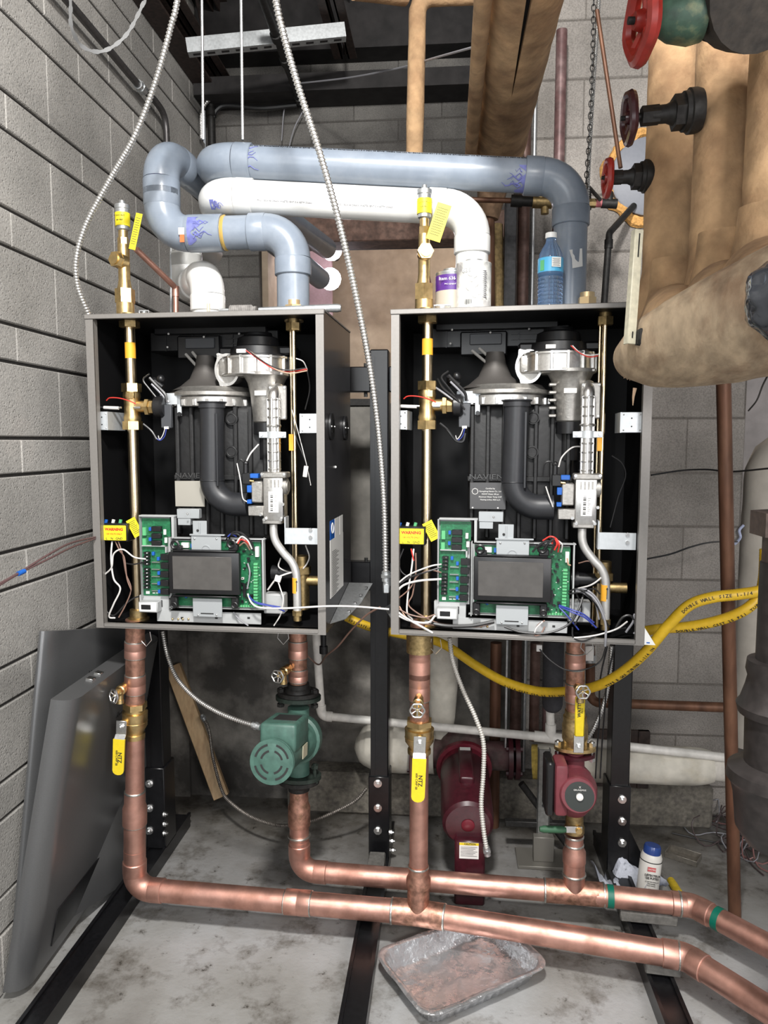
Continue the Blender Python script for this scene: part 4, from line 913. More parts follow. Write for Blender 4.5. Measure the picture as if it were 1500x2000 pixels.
    mb = Mb(); mb.m(M_ZINC); qb(mb, 556, 1031, 623, 1064, 0.025, 0.028, 0.001); A0 = q(556, 1010, 0.025); A1 = q(623, 1064, 0.025)
    mb.box((A0.x - 0.001, 0.025, A1.z), (A0.x + 0.002, 0.06, A0.z)); mb.box((A0.x + 0.04, 0.026, q(0, 1031, .025).z), (A1.x, 0.09, q(0, 1031, .025).z + 0.002))
    mb.m(M_STEEL)
    for k in (0.25, 0.5): mb.cyl((A1.x - 0.022, 0.025, A1.z + 0.08 * k), (A1.x - 0.022, 0.020, A1.z + 0.08 * k), 0.005, n=10)
    B(mb, 'lower_bracket')
    # control housing and plastic box at the top of the back
    mb = Mb(); mb.m(M_BLACK); qb(mb, 292, 648, 545, 684, 0.24, 0.36, 0.004); qb(mb, 345, 656, 430, 700, 0.22, 0.25, 0.004); qb(mb, 300, 640, 520, 650, 0.22, 0.30, 0.003)
    for k in range(6): A0 = q(322 + k * 26, 652, 0.235); mb.box(A0, A0 + V3((0.004, 0.01, -0.05)))
    for k in range(3): A0 = q(440, 650 + k * 10, 0.235); mb.box(A0, A0 + V3((0.11, 0.006, -0.003)))
    hz = B(mb, 'air_intake_housing')
    mb = Mb(); qb(mb, 361, 660, 419, 680, 0.215, 0.222, 0.002); B(mb, 'name_plate', M_PLGREY, hz)
    mb = Mb()
    mb.m(M_WHITE)
    for x, y in ((467, 652), (329, 652), (327, 678), (398, 658)): mb.sphere(q(x, y, 0.215), 0.0032, 8)
    B(mb, 'housing_screws')
    for (x0, y0, x1, y1) in ((363, 692, 395, 727), (376, 688, 399, 717)):
        mb = Mb(); mb.cyl(q(x0, y0, 0.20), q(x1, y1, 0.16), 0.0042, n=8); B(mb, 'air_tube', mat('pale_tube', (0.36, 0.35, 0.33), 0.5), t)
    # heat exchanger: black finned body, silver flange, dome
    mb = Mb(); mb.m(M_HX); c0 = q(432, 792, 0.17); c1 = q(432, 1030, 0.17)
    A0 = q(336, 792, 0.10); A1 = q(528, 1060, 0.10)
    mb.box((A0.x, 0.11, A1.z), (A1.x, 0.33, A0.z), 0.02, seg=3)
    for k in range(7):
        x = A0.x + 0.012 + (A1.x - A0.x - 0.024) * k / 6; mb.box((x - 0.006, 0.098, A1.z + 0.02), (x + 0.006, 0.12, A0.z - 0.004), 0.003)
    mb.box((A0.x, 0.10, q(0, 935, .1).z), (A1.x, 0.115, q(0, 925, .1).z), 0.002)
    for y in (818, 882):
        A = q(452, y, 0.097); mb.cyl(A, A + YV * 0.01, 0.017, n=20); mb.torus(A, (0, -1, 0), 0.013, 0.0015, 20, 6)
    hx = B(mb, 'heat_exchanger')
    text('lettering', 'NAVIEN', q(373, 929, 0.0975), XV, ZV, 0.014, mat('moulded', (0.05, 0.05, 0.05), 0.35), hx, True, ext=0.001, sx=1.3)
    mb = Mb(); A = q(366, 963, 0.085); A0 = q(341, 939, 0.085); A1 = q(400, 990, 0.085)
    if which == 'L': mb.m(mat('blank_plate', (0.42, 0.40, 0.35), 0.45, 0.4)).box(A0, A1 + YV * 0.003, 0.001); B(mb, 'data_plate', None, hx, label='blank pale metal plate')
    else:
        mb.m(mat('dark_plate', (0.06, 0.06, 0.062), 0.4)).box(A0 + XV * 0.0, A1 + YV * 0.003 + XV * 0.01, 0.001); dp = B(mb, 'data_plate', None, hx, label='dark data plate with small white print')
        for i, s_ in enumerate(('Certified by', 'Kyungdong Navien Co., Ltd', 'MAWP Water: 80 psi', 'Maximum Water Temp 210F', 'Heating surface 48.8 sq ft')):
            text('lettering', s_, V3((A.x + 0.018, 0.0846, A0.z - 0.016 - i * 0.0075)), XV, ZV, 0.0036, M_WHITE, dp, True)
        mb = Mb(); mb.m(M_WHITE).torus((A0.x + 0.014, 0.0845, A0.z - 0.024), (0, -1, 0), 0.008, 0.0008, 8, 4)
        for x in (0.008, 0.075): mb.sphere((A0.x + x, 0.084, A1.z + 0.004), 0.0025, 8)
        B(mb, 'plate_marks', None, dp)
    mb = Mb(); c = q(415, 774, 0.16); mb.m(M_CAST).lathe(V3((c.x, 0.185, c.z - 0.004)), ZV, [(0, 0.118), (0.003, 0.128), (0.012, 0.128), (0.013, 0.120), (0.016, 0.112), (0.028, 0.10)], 40); B(mb, 'burner_flange')
    mb = Mb(); mb.m(M_CASTL).lathe(V3((c.x, 0.185, c.z - 0.032)), ZV, [(0, 0.112), (0.001, 0.118), (0.026, 0.118), (0.028, 0.114)], 40)
    for k in range(10):
        u = pi + pi * (k + 0.5) / 10; A = V3((c.x, 0.185, c.z - 0.03)) + V3((cos(u) * 0.12, sin(u) * 0.12, 0)); mb.box(A - V3((0.004, 0.004, 0)), A + V3((0.004, 0.004, 0.018)), 0.001)
    B(mb, 'clamp_band')
    mb = Mb(); mb.m(M_CAST).lathe(V3((q(395, 700, .16).x, 0.185, c.z + 0.016)), ZV, [(0, 0.095), (0.012, 0.072), (0.035, 0.045), (0.07, 0.030), (0.10, 0.024)], 32); B(mb, 'burner_dome', mat('warm_cast', (0.09, 0.083, 0.077), 0.55, 0.4))
    mb = Mb(); mb.m(M_BLACK)
    A = q(302, 745, 0.10); mb.cyl(A, q(318, 757, 0.10), 0.009, n=12).sphere(q(314, 740, .1), 0.012, 10).cyl(q(300, 728 + 12, .1), q(306, 756, .12), 0.007, n=10); B(mb, 'ignition_plug')
    # fan assembly
    fc_ = q(505, 718, 0.15); mb = Mb(); ctr = V3((fc_.x, 0.15, fc_.z))
    mb.m(M_CASTL).lathe(ctr - ZV * 0.026, ZV, [(0, 0.096), (0.001, 0.101), (0.004, 0.101), (0.005, 0.095), (0.044, 0.095), (0.045, 0.101), (0.050, 0.101), (0.051, 0.09)], 44)
    for k in range(8):
        u = pi * 1.02 + pi * 0.96 * k / 7; A = ctr + V3((cos(u) * 0.0965, sin(u) * 0.0965, -0.024)); mb.box(A - V3((0.004, 0.004, 0)), A + V3((0.004, 0.004, 0.05)), 0.001)
    mb.m(M_CAST); A0 = q(430, 704, 0.12); mb.box((A0.x, 0.10, A0.z - 0.045), (ctr.x, 0.20, A0.z + 0.002), 0.008, seg=2)
    B(mb, 'fan_volute')
    mb = Mb(); mb.m(M_BLACK).lathe(ctr + ZV * 0.024, ZV, [(0, 0.088), (0.006, 0.088), (0.008, 0.078), (0.028, 0.076), (0.03, 0.060), (0.055, 0.056), (0.062, 0.040), (0.07, 0.038)], 40)
    mb.box(ctr + V3((-0.105, -0.03, 0.03)), ctr + V3((0.11, 0.05, 0.055)), 0.006); mb.torus(ctr + ZV * 0.055, ZV, 0.059, 0.002, 32, 6); B(mb, 'fan_motor')
    mb = Mb(); A = ctr + V3((-0.02, -0.080, 0.036)); mb.box(A - V3((0.016, 0.004, 0.005)), A + V3((0.010, 0.004, 0.006)), 0.001); B(mb, 'fan_connector', M_WIREW)
    # round gasket plate standing left of the fan
    mb = Mb(); g = q(443, 722, 0.105); pts = []
    for k in range(44):
        u = 2 * pi * k / 44; rr_ = 0.041 + (0.010 * max(0, cos(3 * (u - 2.2))) ** 6); pts.append(g + V3((rr_ * cos(u) * 0.86, 0, rr_ * sin(u) * 1.08)))
    inner = [g + V3((0.034 * cos(2 * pi * k / 44) * 0.86, 0, 0.034 * sin(2 * pi * k / 44) * 1.08)) for k in range(44)]
    n_ = 44; va_ = [[mb.bm.verts.new(p_ + YV * y) for p_ in L_] for L_, y in ((pts, 0), (inner, 0), (inner, 0.008), (pts, 0.008))]
    mb.m(M_CASTL)
    for A_, B_ in zip(va_, va_[1:] + va_[:1]):
        for k in range(n_): mb._f((A_[k], A_[(k + 1) % n_], B_[(k + 1) % n_], B_[k]))
    for k in range(3): u = 2.2 + 2 * pi / 3 * k; mb.hexn(g + V3((0.047 * cos(u) * 0.86, 0, 0.047 * sin(u) * 1.08)), g + V3((0.047 * cos(u) * 0.86, -0.004, 0.047 * sin(u) * 1.08)), 0.004)
    B(mb, 'ring_flange'); mb = Mb(); mb.m(M_CAST).cyl(g + YV * 0.006, g + YV * 0.06, 0.036, n=30); B(mb, 'air_duct')
    # mixer body below the fan with bracket plate
    mb = Mb(); mx = q(517, 780, 0.10); A0 = q(0, 740, .10); A1 = q(0, 828, .10)
    mb.m(M_CAST).lathe(V3((mx.x, 0.115, A1.z)), ZV, [(0, 0.032), (0.004, 0.036), ((A0.z - A1.z) * 0.6, 0.043), ((A0.z - A1.z) * 0.85, 0.050), ((A0.z - A1.z) - 0.004, 0.058), ((A0.z - A1.z), 0.065), ((A0.z - A1.z) + 0.008, 0.065)], 36)
    mb.box((mx.x - 0.075, 0.075, A0.z - 0.002), (mx.x + 0.06, 0.15, A0.z + 0.009), 0.003)
    if which == 'R':
        for k in range(5): z = A1.z + 0.012 + k * 0.020; mb.box((mx.x - 0.056, 0.075, z), (mx.x - 0.036, 0.10, z + 0.008), 0.002)
    B(mb, 'mixer_body'); mb = Mb(); qb(mb, 497, 763, 520, 772, 0.068, 0.07); B(mb, 'mixer_label', M_WHITE)
    mb = Mb(); mb.m(M_BLACK).cyl(V3((mx.x, 0.115, A1.z - 0.03)), V3((mx.x, 0.115, A1.z)), 0.036, n=26); mb.cyl(V3((mx.x, 0.13, A1.z - 0.10)), V3((mx.x, 0.13, A1.z - 0.02)), 0.028, n=22)
    mb.cyl(V3((mx.x, 0.15, A1.z - 0.20)), V3((mx.x, 0.15, A1.z - 0.08)), 0.025, n=22); B(mb, 'intake_pipe')
    mb = Mb(); mb.m(M_CAST); qb(mb, 524, 753, 560, 820, 0.058, 0.064, 0.003); B(mb, 'gas_plate'); mb = Mb(); mb.m(M_STEEL)
    for x, y in ((528, 757), (556, 757), (556, 815), (528, 815)): A = q(x, y, .058); mb.cyl(A, A - YV * 0.003, 0.0032, n=8)
    B(mb, 'gas_plate_screws')
    # ribbed gas tube up to the plate
    A = q(534, 770, 0.045); Bt = q(534, 922, 0.045); zt = A.z
    mb = Mb(); mb.m(M_CASTL); Rg = 0.0185
    mb.tube(bent([(A.x, 0.045, Bt.z), (A.x, 0.045, zt), (A.x + 0.004, 0.085, zt + 0.018)], 0.016, 6), Rg * 0.85, 20)
    for k in range(9): z = Bt.z + (zt - Bt.z) * (k + 0.35) / 9; mb.torus((A.x, 0.045, z), ZV, Rg * 0.86, 0.0028 if k not in (4, 5) else 0.0045, 22, 6)
    for s in (-1, 1): mb.box((A.x + s * Rg * 0.75 - 0.003, 0.034, Bt.z), (A.x + s * Rg * 0.75 + 0.003, 0.050, zt - 0.01), 0.001)
    mb.box((A.x - 0.003, 0.026, Bt.z), (A.x + 0.003, 0.034, zt - 0.01), 0.001)
    gt = B(mb, 'gas_tube')
    mb = Mb(); z = q(0, 850, .03).z; mb.box((A.x - 0.037, 0.030, z - 0.008), (A.x + 0.037, 0.032, z + 0.008), 0.001); mb.lathe((A.x, 0.045, z - 0.009), ZV, [(0, Rg), (0, Rg + 0.002), (0.018, Rg + 0.002), (0.018, Rg)], 24)
    for s in (-1, 1): mb.hexn((A.x + s * 0.029, 0.030, z), (A.x + s * 0.029, 0.026, z), 0.004)
    B(mb, 'tube_clamp', M_ZINC, gt)
    # gas valve
    mb = Mb(); mb.m(M_CAST); A0 = q(513, 926, 0.028); A1 = q(553, 1018, 0.028)
    mb.m(M_CASTL).box(A0, A1 + YV * 0.05, 0.004, seg=2); mb.m(M_CAST); qb(mb, 508, 922, 559, 934, 0.024, 0.07, 0.003); qb(mb, 490, 940, 513, 982, 0.030, 0.075, 0.003)
    qb(mb, 484, 988, 515, 1008, 0.026, 0.07, 0.002); mb.cyl(q(553, 950, .05), q(562, 950, .05), 0.022, n=22); mb.cyl(q(562, 950, .05), q(564, 950, .05), 0.016, n=22); qb(mb, 512, 1012, 550, 1024, 0.03, 0.075, 0.002)
    for k in range(4): qb(mb, 521 + k * 7, 937, 524 + k * 7, 952, 0.0255, 0.03)
    mb.m(M_STEEL)
    for x, y in ((512, 926), (555, 926), (516, 1015), (549, 1015), (553, 985), (509, 1005)): A = q(x, y, .024); mb.cyl(A + YV * 0.004, A - YV * 0.003, 0.0042, n=8)
    gv = B(mb, 'gas_valve')
    mb = Mb(); qb(mb, 524, 960, 544, 1001, 0.0272, 0.029); lbx = B(mb, 'valve_label', M_WHITE, gv)
    mb = Mb(); mb.m(M_INK)
    for k in range(12): A = q(528, 964 + k * 2.9, 0.027); mb.box(A, A + V3((0.007, 0.0005, -0.0007 - 0.0012 * (k % 3))))
    for k in range(9): A = q(536, 968 + k * 3.4, 0.027); mb.box(A, A + V3((0.007 - 0.002 * (k % 3), 0.0005, -0.0007)))
    B(mb, 'print', None, lbx)
    mb = Mb(); mb.m(M_BLUE); qb(mb, 488, 925, 504, 934, 0.03, 0.05, 0.001); qb(mb, 482, 948, 491, 962, 0.03, 0.05, 0.001); qb(mb, 482, 976, 491, 984, 0.03, 0.05, 0.001); B(mb, 'blue_connectors')
    mb = Mb(); mb.m(M_BLACK); qb(mb, 472, 924, 489, 946, 0.03, 0.055, 0.002); mb.cyl(q(480, 905, .042), q(480, 925, .042), 0.007, n=10); mb.sphere(q(480, 905, .042), 0.008, 8); B(mb, 'solenoid_plug')
    mb = Mb(); mb.m(M_BRASS).cyl(q(488, 939, .03), q(496, 940, .03), 0.003, n=8); B(mb, 'pressure_nipple')
    mb = Mb(); mb.cyl(q(516, 1013, .045), q(516, 1024, .045), 0.004); B(mb, 'nipple', M_STEEL) if False else None
    # tube from the valve down to the bottom
    pts = cr([q(534, 1024, .05), q(535, 1045, .05), q(541, 1062, .05), q(556, 1082, .05), q(570, 1098, .05), q(578, 1118, .05), q(580, 1145, .05), q(581, 1196, .05)], 7)
    mb = Mb(); mb.tube(pts, 0.0108, 18); gp = B(mb, 'gas_inlet_tube', M_ALTUBE)
    mb = Mb(); mb.lathe(q(579, 1158, .05), ZV, [(0, 0.0108), (0, 0.0111), (0.042, 0.0111), (0.042, 0.0108)], 18); B(mb, 'orange_sticker', M_ORANGE, gp, label='orange flow sticker')
    mb = Mb(); mb.m(M_INK); A = q(577, 1134, .0388)
    mb.prism([A + V3((0, -0.0003, -0.005)), A + V3((0.006, -0.0003, -0.005)), A + V3((0.003, -0.0003, 0.001))], (0, 0.0002, 0)); mb.box(A + V3((0.002, -0.0003, -0.030)), A + V3((0.004, 0, -0.005))); B(mb, 'arrow_mark', None, gp)
    mb = Mb(); mb.hexn(q(581, 1202, .05), q(581, 1192, .05), 0.014).cyl(q(581, 1212, .05), q(581, 1202, .05), 0.011, n=14); B(mb, 'brass_nut', M_BRASSD)
    # big black exhaust trap tube
    pts = bent([q(414, 786, 0.065), q(414, 985, 0.065), q(486, 985, 0.065)], 0.068, 14)
    mb = Mb(); mb.tube(pts, 0.0325, 30); mb.lathe(q(414, 797, 0.065), ZV, [(0, 0.033), (0, 0.036), (0.012, 0.036), (0.014, 0.040), (0.017, 0.040)], 30)
    mb.box(V3((q(414, 0, .065).x - 0.003, 0.031, q(0, 945, .065).z)), V3((q(414, 0, .065).x + 0.003, 0.034, q(0, 810, .065).z)), 0.001)
    mb.torus(q(414, 938, .065), ZV, 0.033, 0.0015, 30, 6); B(mb, 'air_inlet_tube', mat('tube_black', (0.018, 0.019, 0.022), 0.42, noise=0.1))
    # sensor module on a steel bracket
    mb = Mb(); mb.m(M_ZINC); qb(mb, 312, 768, 355, 790, 0.088, 0.0895, 0.001); qb(mb, 345, 768, 355, 812, 0.088, 0.0895, 0.001); qb(mb, 312, 768, 322, 800, 0.088, 0.0895, 0.001); mb.m(M_BLACK)
    for x, y in ((351, 809), (314, 809)): A = q(x, y, .088); mb.cyl(A, A - YV * 0.004, 0.006, n=12)
    B(mb, 'sensor_bracket'); mb = Mb(); qb(mb, 313, 790, 335, 836, 0.075, 0.088, 0.002); sm = B(mb, 'sensor_module', M_PLGREY); mb = Mb(); qb(mb, 320, 833, 329, 838, 0.073, 0.078, 0.0005); B(mb, 'plug', M_WIREW, sm)
    for k, (pp, m_, r_) in enumerate((([(322, 838), (318, 850), (312, 858), (309, 851)], M_WIREW, .0012), ([(325, 838), (321, 853), (311, 860), (300, 848)], M_WIREBL, .0012), ([(292, 738), (305, 752), (322, 770), (326, 786)], M_WIREB, .0045), ([(296, 750), (312, 766), (330, 786)], M_WIREG, .0028), ([(292, 730), (280, 742), (292, 760), (315, 788)], M_WIREB, .0025), ([(280, 828), (296, 842), (306, 858)], M_WIREB, .003))):
        mb = Mb(); mb.tube(cr([q(x, y, .072) for x, y in pp]), r_, 6); B(mb, 'sensor_wire', m_)
    # left brass water line with flow valve
    x0 = q(255, 700, 0.08).x; X = lambda: x0; zz = lambda y: q(0, y, .08).z; cc = lambda y: V3((x0, 0.08, zz(y)))
    mb = Mb(); mb.m(M_BRASSP).cyl(cc(755), cc(628), 0.0142, n=24); B(mb, 'water_pipe_upper'); mb = Mb(); mb.m(M_BRASSP).cyl(cc(1190), cc(836), 0.0142, n=24); B(mb, 'water_pipe_lower')
    mb = Mb(); mb.m(M_BRASSD).hexn(cc(645), cc(631), 0.0275); mb.cyl(cc(631), cc(618), 0.022, n=20); B(mb, 'top_nut')
    mb = Mb(); mb.m(M_BRASS).hexn(cc(768), cc(752), 0.027).hexn(cc(840), cc(824), 0.027); mb.lathe(cc(825), ZV, [(0, 0.022), (0.01, 0.024), (0.02, 0.0215), (0.06, 0.0215), (0.07, 0.024), (zz(767) - zz(825), 0.022)], 26)
    mb.cyl(cc(796), cc(796) + XV * 0.045, 0.016, n=20); A = cc(797) + XV * 0.040; mb.lathe(A, XV, [(0, 0.018), (0.002, 0.024), (0.012, 0.024), (0.014, 0.019), (0.03, 0.019)], 6); mb.box(cc(779) + V3((0.002, -0.026, -0.004)), cc(779) + V3((0.018, -0.018, 0.014)), 0.001)
    vb_ = B(mb, 'flow_valve'); mb = Mb(); A = cc(797) + V3((0.068, 0, 0)); mb.lathe(A, XV, [(0, 0.026), (0.004, 0.030), (0.022, 0.030), (0.028, 0.024)], 24); B(mb, 'valve_end_cap', M_BLACK, vb_)
    mb = Mb(); mb.lathe(cc(704), ZV, [(0, 0.0142), (0, 0.0145), (zz(674) - zz(704), 0.0145), (zz(674) - zz(704), 0.0142)], 20); B(mb, 'flow_sticker', M_ORANGE, label='orange flow sticker')
    mb = Mb(); mb.m(M_STEEL).cyl(q(262, 796, .056), q(275, 796, .056), 0.004, n=8).cyl(q(195, 796, .05), q(237, 796, .05), 0.003, n=8); mb.m(M_WIREW).cyl(q(203, 796, .05), q(232, 797, .05), 0.0045, n=8); B(mb, 'sensor_probe')
    mb = Mb(); mb.tube(cr([q(266, 789, .05), q(255, 784, .046), q(235, 778, .046), q(215, 777, .046), q(208, 782, .05)]), 0.0016, 6); B(mb, 'sensor_lead', M_WIRER)
    mb = Mb(); mb.m(M_BRASSD).lathe(cc(1212), ZV, [(0, 0.026), (0.01, 0.030), (0.022, 0.030), (0.024, 0.024), (0.046, 0.024), (0.048, 0.017)], 26); B(mb, 'bottom_union')
    # thin brass line at the right
    xr = q(574, 700, 0.10); zr = lambda y: q(0, y, .10).z
    mb = Mb(); mb.m(M_BRASSP); mb.cyl((xr.x, 0.10, zr(1190)), (xr.x, 0.10, zr(650)), 0.0068, n=16).cyl((xr.x - 0.011, 0.112, zr(1190)), (xr.x - 0.011, 0.112, zr(650)), 0.004, n=12); B(mb, 'return_pipe')
    mb = Mb(); mb.m(M_BRASSD).hexn((xr.x, 0.10, zr(657)), (xr.x, 0.10, zr(643)), 0.021).cyl((xr.x, 0.10, zr(643)), (xr.x, 0.10, zr(625)), 0.016, n=16); B(mb, 'return_nut')
    mb = Mb(); qb(mb, 564, 848, 573, 880, 0.088, 0.09); B(mb, 'pipe_tag', M_ORANGE)
    mb = Mb(); mb.m(M_BRASSD); c = q(590, 1120, 0.11); mb.cyl(c + V3((0, 0, 0.05)), c - V3((0, 0, 0.10)), 0.020, n=20).hexn(c + V3((0, 0, 0.02)), c, 0.026).cyl(c - V3((0.02, 0, 0.02)), c + V3((0.06, 0, -0.02)), 0.014, n=16)
    mb.m(M_BLACK).cyl(c - V3((0.075, 0, 0.0)), c + V3((-0.01, 0, 0)), 0.018, n=18); mb.cyl(c - V3((0.085, 0, 0.0)), c + V3((-0.065, 0, 0)), 0.022, n=18); B(mb, 'return_manifold')
    mb = Mb(); mb.m(M_GALV); qb(mb, 514, 1160, 555, 1200, 0.05, 0.09, 0.003); B(mb, 'transformer_box', M_TRAY)
    # electronics: trays, boards, terminals
    mb = Mb(); mb.m(M_TRAY); qb(mb, 306, 1192, 510, 1220, 0.030, 0.034, 0.001); qb(mb, 272, 1162, 330, 1194, 0.032, 0.05, 0.001); qb(mb, 273, 1008, 336, 1168, 0.034, 0.04, 0.001)
    for bx in ((271, 1008, 276, 1168), (271, 1006, 340, 1010), (334, 1008, 340, 1052), (330, 1050, 336, 1190), (336, 1050, 516, 1055), (511, 1052, 516, 1192), (330, 1186, 516, 1192)): qb(mb, *bx, 0.016, 0.036, 0.0005)
    qb(mb, 336, 1054, 512, 1190, 0.034, 0.04, 0.001)
    mb.m(M_INK)
    for x in (353, 420, 483): qb(mb, x, 1205, x + 5, 1209, 0.0292, 0.031)
    mb.m(M_BRASS)
    for x in (337, 348, 357, 368): mb.sphere(q(x, 1209, .028), 0.003, 8)
    tray = B(mb, 'control_tray')
    mb = Mb(); mb.m(M_PCB); qb(mb, 277, 1012, 333, 1048, 0.030, 0.034); qb(mb, 277, 1046, 330, 1164, 0.030, 0.034)
    mb.m(M_TERM); qb(mb, 278, 1030, 285, 1046, 0.022, 0.03); qb(mb, 278, 1052, 285, 1066, 0.022, 0.03)
    mb.m(M_BLACK)
    for y in (1028, 1042, 1056): qb(mb, 295, y, 314, y + 10, 0.018, 0.03, 0.001)
    for k in range(4): qb(mb, 280, 1078 + k * 7, 291, 1083 + k * 7, 0.018, 0.03, 0.0005)
    for k in range(6): qb(mb, 280, 1110 + k * 7, 291, 1115 + k * 7, 0.018, 0.03, 0.0005)
    for k in range(5): qb(mb, 313, 1082 + k * 17, 329, 1094 + k * 17, 0.018, 0.03, 0.0005)
    mb.m(M_STEEL)
    for k in range(4): mb.sphere(q(287, 1080.5 + k * 7, .018), 0.0022, 6)
    for k in range(6): mb.sphere(q(287, 1112.5 + k * 7, .018), 0.0022, 6)
    for k in range(5): qb(mb, 296, 1097 + k * 14, 312, 1099 + k * 14, 0.024, 0.03)
    mb.m(M_BLUE)
    for x, y in ((290, 1030), (290, 1050), (296, 1078), (306, 1088), (307, 1116), (307, 1136), (308, 1152)): qb(mb, x, y, x + 5, y + 7, 0.022, 0.03, 0.0005)
    mb.m(M_WHITE); qb(mb, 285, 1154, 292, 1160, 0.028, 0.03)
    for k in range(4): qb(mb, 298 + k * 7, 1157, 303 + k * 7, 1159, 0.0292, 0.03)
    for x, y in ((322, 1034), (324, 1050)): mb.cyl(q(x, y, .016), q(x, y + 10, .016), 0.004, n=8)
    B(mb, 'power_board', None, tray)
    mb = Mb(); mb.m(M_TRAY); qb(mb, 276, 1065, 322, 1068, 0.020, 0.034, 0.0005); qb(mb, 322, 1068, 325, 1080, 0.020, 0.034, 0.0005); B(mb, 'divider', None, tray)
    mb = Mb(); mb.m(M_PCB); qb(mb, 340, 1056, 511, 1187, 0.028, 0.033)
    mb.m(M_TERM)
    for k in range(14): qb(mb, 495, 1100 + k * 6, 503, 1104.6 + k * 6, 0.018, 0.028, 0.0004)
    for k in range(8): qb(mb, 464 + k * 5, 1182, 468 + k * 5, 1186, 0.022, 0.028)
    mb.m(M_WHITE); qb(mb, 498, 1068, 505, 1088, 0.018, 0.028, 0.0005); qb(mb, 464, 1117, 467, 1136, 0.018, 0.028); qb(mb, 354, 1060, 368, 1070, 0.02, 0.028); qb(mb, 471, 1128, 476, 1132, 0.022, 0.028)
    mb.m(M_BLACK)
    random.seed(3)
    for k in range(26):
        x = random.uniform(466, 490); y = random.uniform(1072, 1176); s_ = random.uniform(1.5, 4); qb(mb, x, y, x + s_ * 1.4, y + s_, 0.022, 0.028)
    qb(mb, 474, 1140, 480, 1166, 0.02, 0.028)
    mb.m(M_BLUE); mb.cyl(q(358, 1160, .02), q(366, 1166, .02), 0.005, n=10); qb(mb, 372, 1062, 376, 1070, 0.02, 0.028)
    mb.m(M_WHITE)
    for k in range(16): x = random.uniform(466, 508); y = random.uniform(1064, 1180); qb(mb, x, y, x + 2.5, y + 1.2, 0.0276, 0.028)
    B(mb, 'main_board', None, tray)
    mb = Mb(); mb.m(M_PLATE); qb(mb, 373, 1044, 432, 1079, 0.010, 0.013, 0.001); qb(mb, 388, 1020, 391, 1046, 0.008, 0.03, 0.0005); qb(mb, 376, 1017, 404, 1046, 0.012, 0.014, 0.0008); qb(mb, 370, 1043, 438, 1047, 0.006, 0.014, 0.0005)
    qb(mb, 345, 994, 389, 1013, 0.03, 0.05, 0.001); qb(mb, 347, 1012, 372, 1026, 0.032, 0.05, 0.001); mb.torus(q(402, 1074, .0095), (0, -1, 0), 0.012, 0.0015, 16, 5)
    mb.m(M_STEEL)
    for x, y in ((380, 1052), (423, 1052), (366, 1004)): mb.sphere(q(x, y, .009), 0.0028, 8)
    mb.m(M_INK).sphere(q(386, 1036, .011), 0.0035, 8)
    B(mb, 'upper_bracket_plate', None, tray)
    mb = Mb(); mb.m(M_PLATE); qb(mb, 376, 1168, 434, 1206, 0.006, 0.009, 0.001); mb.m(M_INK); qb(mb, 392, 1197, 417, 1200, 0.0055, 0.007)
    mb.m(M_STEEL)
    for x in (387, 423): mb.sphere(q(x, 1201, .0055), 0.0028, 8)
    B(mb, 'lower_bracket_plate', None, tray)
    # display
    mb = Mb(); mb.m(M_BLACK); qb(mb, 328, 1078, 468, 1163, -0.012, 0.006, 0.003, 2); qb(mb, 336, 1074, 460, 1080, -0.010, 0.01, 0.002); qb(mb, 336, 1162, 462, 1169, -0.008, 0.012, 0.002)
    for x, y in ((336, 1170), (455, 1170)): qb(mb, x - 4, y - 6, x + 10, y + 18, -0.002, 0.014, 0.003); mb.torus(q(x + 3, y + 12, -.003), (0, -1, 0), 0.007, 0.0025, 14, 6)
    for x, y in ((342, 1064), (452, 1062)): mb.torus(q(x, y, 0), (0, -1, 0), 0.010, 0.004, 16, 6); qb(mb, x - 6, y + 2, x + 12, y + 14, -0.002, 0.014, 0.002)
    dp = B(mb, 'display_module'); mb = Mb(); qb(mb, 336, 1086, 453, 1154, -0.0135, -0.011, 0.001); B(mb, 'display_screen', M_SCREEN, dp, label='grey film-covered screen')
    # switch and socket
    mb = Mb(); mb.m(M_TRAY); qb(mb, 270, 1175, 308, 1197, 0.004, 0.045, 0.002); mb.m(M_WHITE); qb(mb, 271, 1177, 305, 1195, 0.003, 0.006, 0.001); mb.m(M_BLACK); qb(mb, 275, 1181, 294, 1191, 0.0015, 0.004, 0.001); qb(mb, 305, 1172, 317, 1186, 0.03, 0.05, 0.001); B(mb, 'power_switch')
    # junction with warning label
    mb = Mb(); mb.m(M_BLACK); qb(mb, 202, 1022, 250, 1058, 0.022, 0.06, 0.002); B(mb, 'junction_block')
    mb = Mb(); qb(mb, 199, 1026, 246, 1056, 0.018, 0.0215, 0.001); wl = B(mb, 'warning_label', M_YEL, label='yellow warning label')
    text('lettering', 'WARNING', q(222.5, 1034, .0176), XV, ZV, 0.0075, M_RED, wl, True, bold=0.0004)
    text('lettering', '120 VOLTS ONLY', q(222.5, 1043, .0176), XV, ZV, 0.0042, M_RED, wl, True)
    text('lettering', 'L    N   GND', q(223, 1052, .0176), XV, ZV, 0.0062, M_INK, wl, True)
    mb = Mb(); c = q(263, 1030, .035); R_ = Matrix.Rotation(radians(-28), 3, 'Y'); mb.box(c - V3((0.014, 0.0005, 0.026)), c + V3((0.014, 0.0005, 0.026)), 0, R_, c); ht = B(mb, 'hanging_tag', M_YEL, label='small tilted yellow tag')
    mb = Mb(); mb.m(M_INK)
    for k in range(8): z_ = 0.018 - k * 0.0048; mb.box(c + V3((-0.010, -0.0009, z_)), c + V3((0.010 - 0.002 * (k % 3), -0.0004, z_ - 0.0012)), 0, R_, c)
    B(mb, 'fine_print', None, ht)
    mb = Mb()
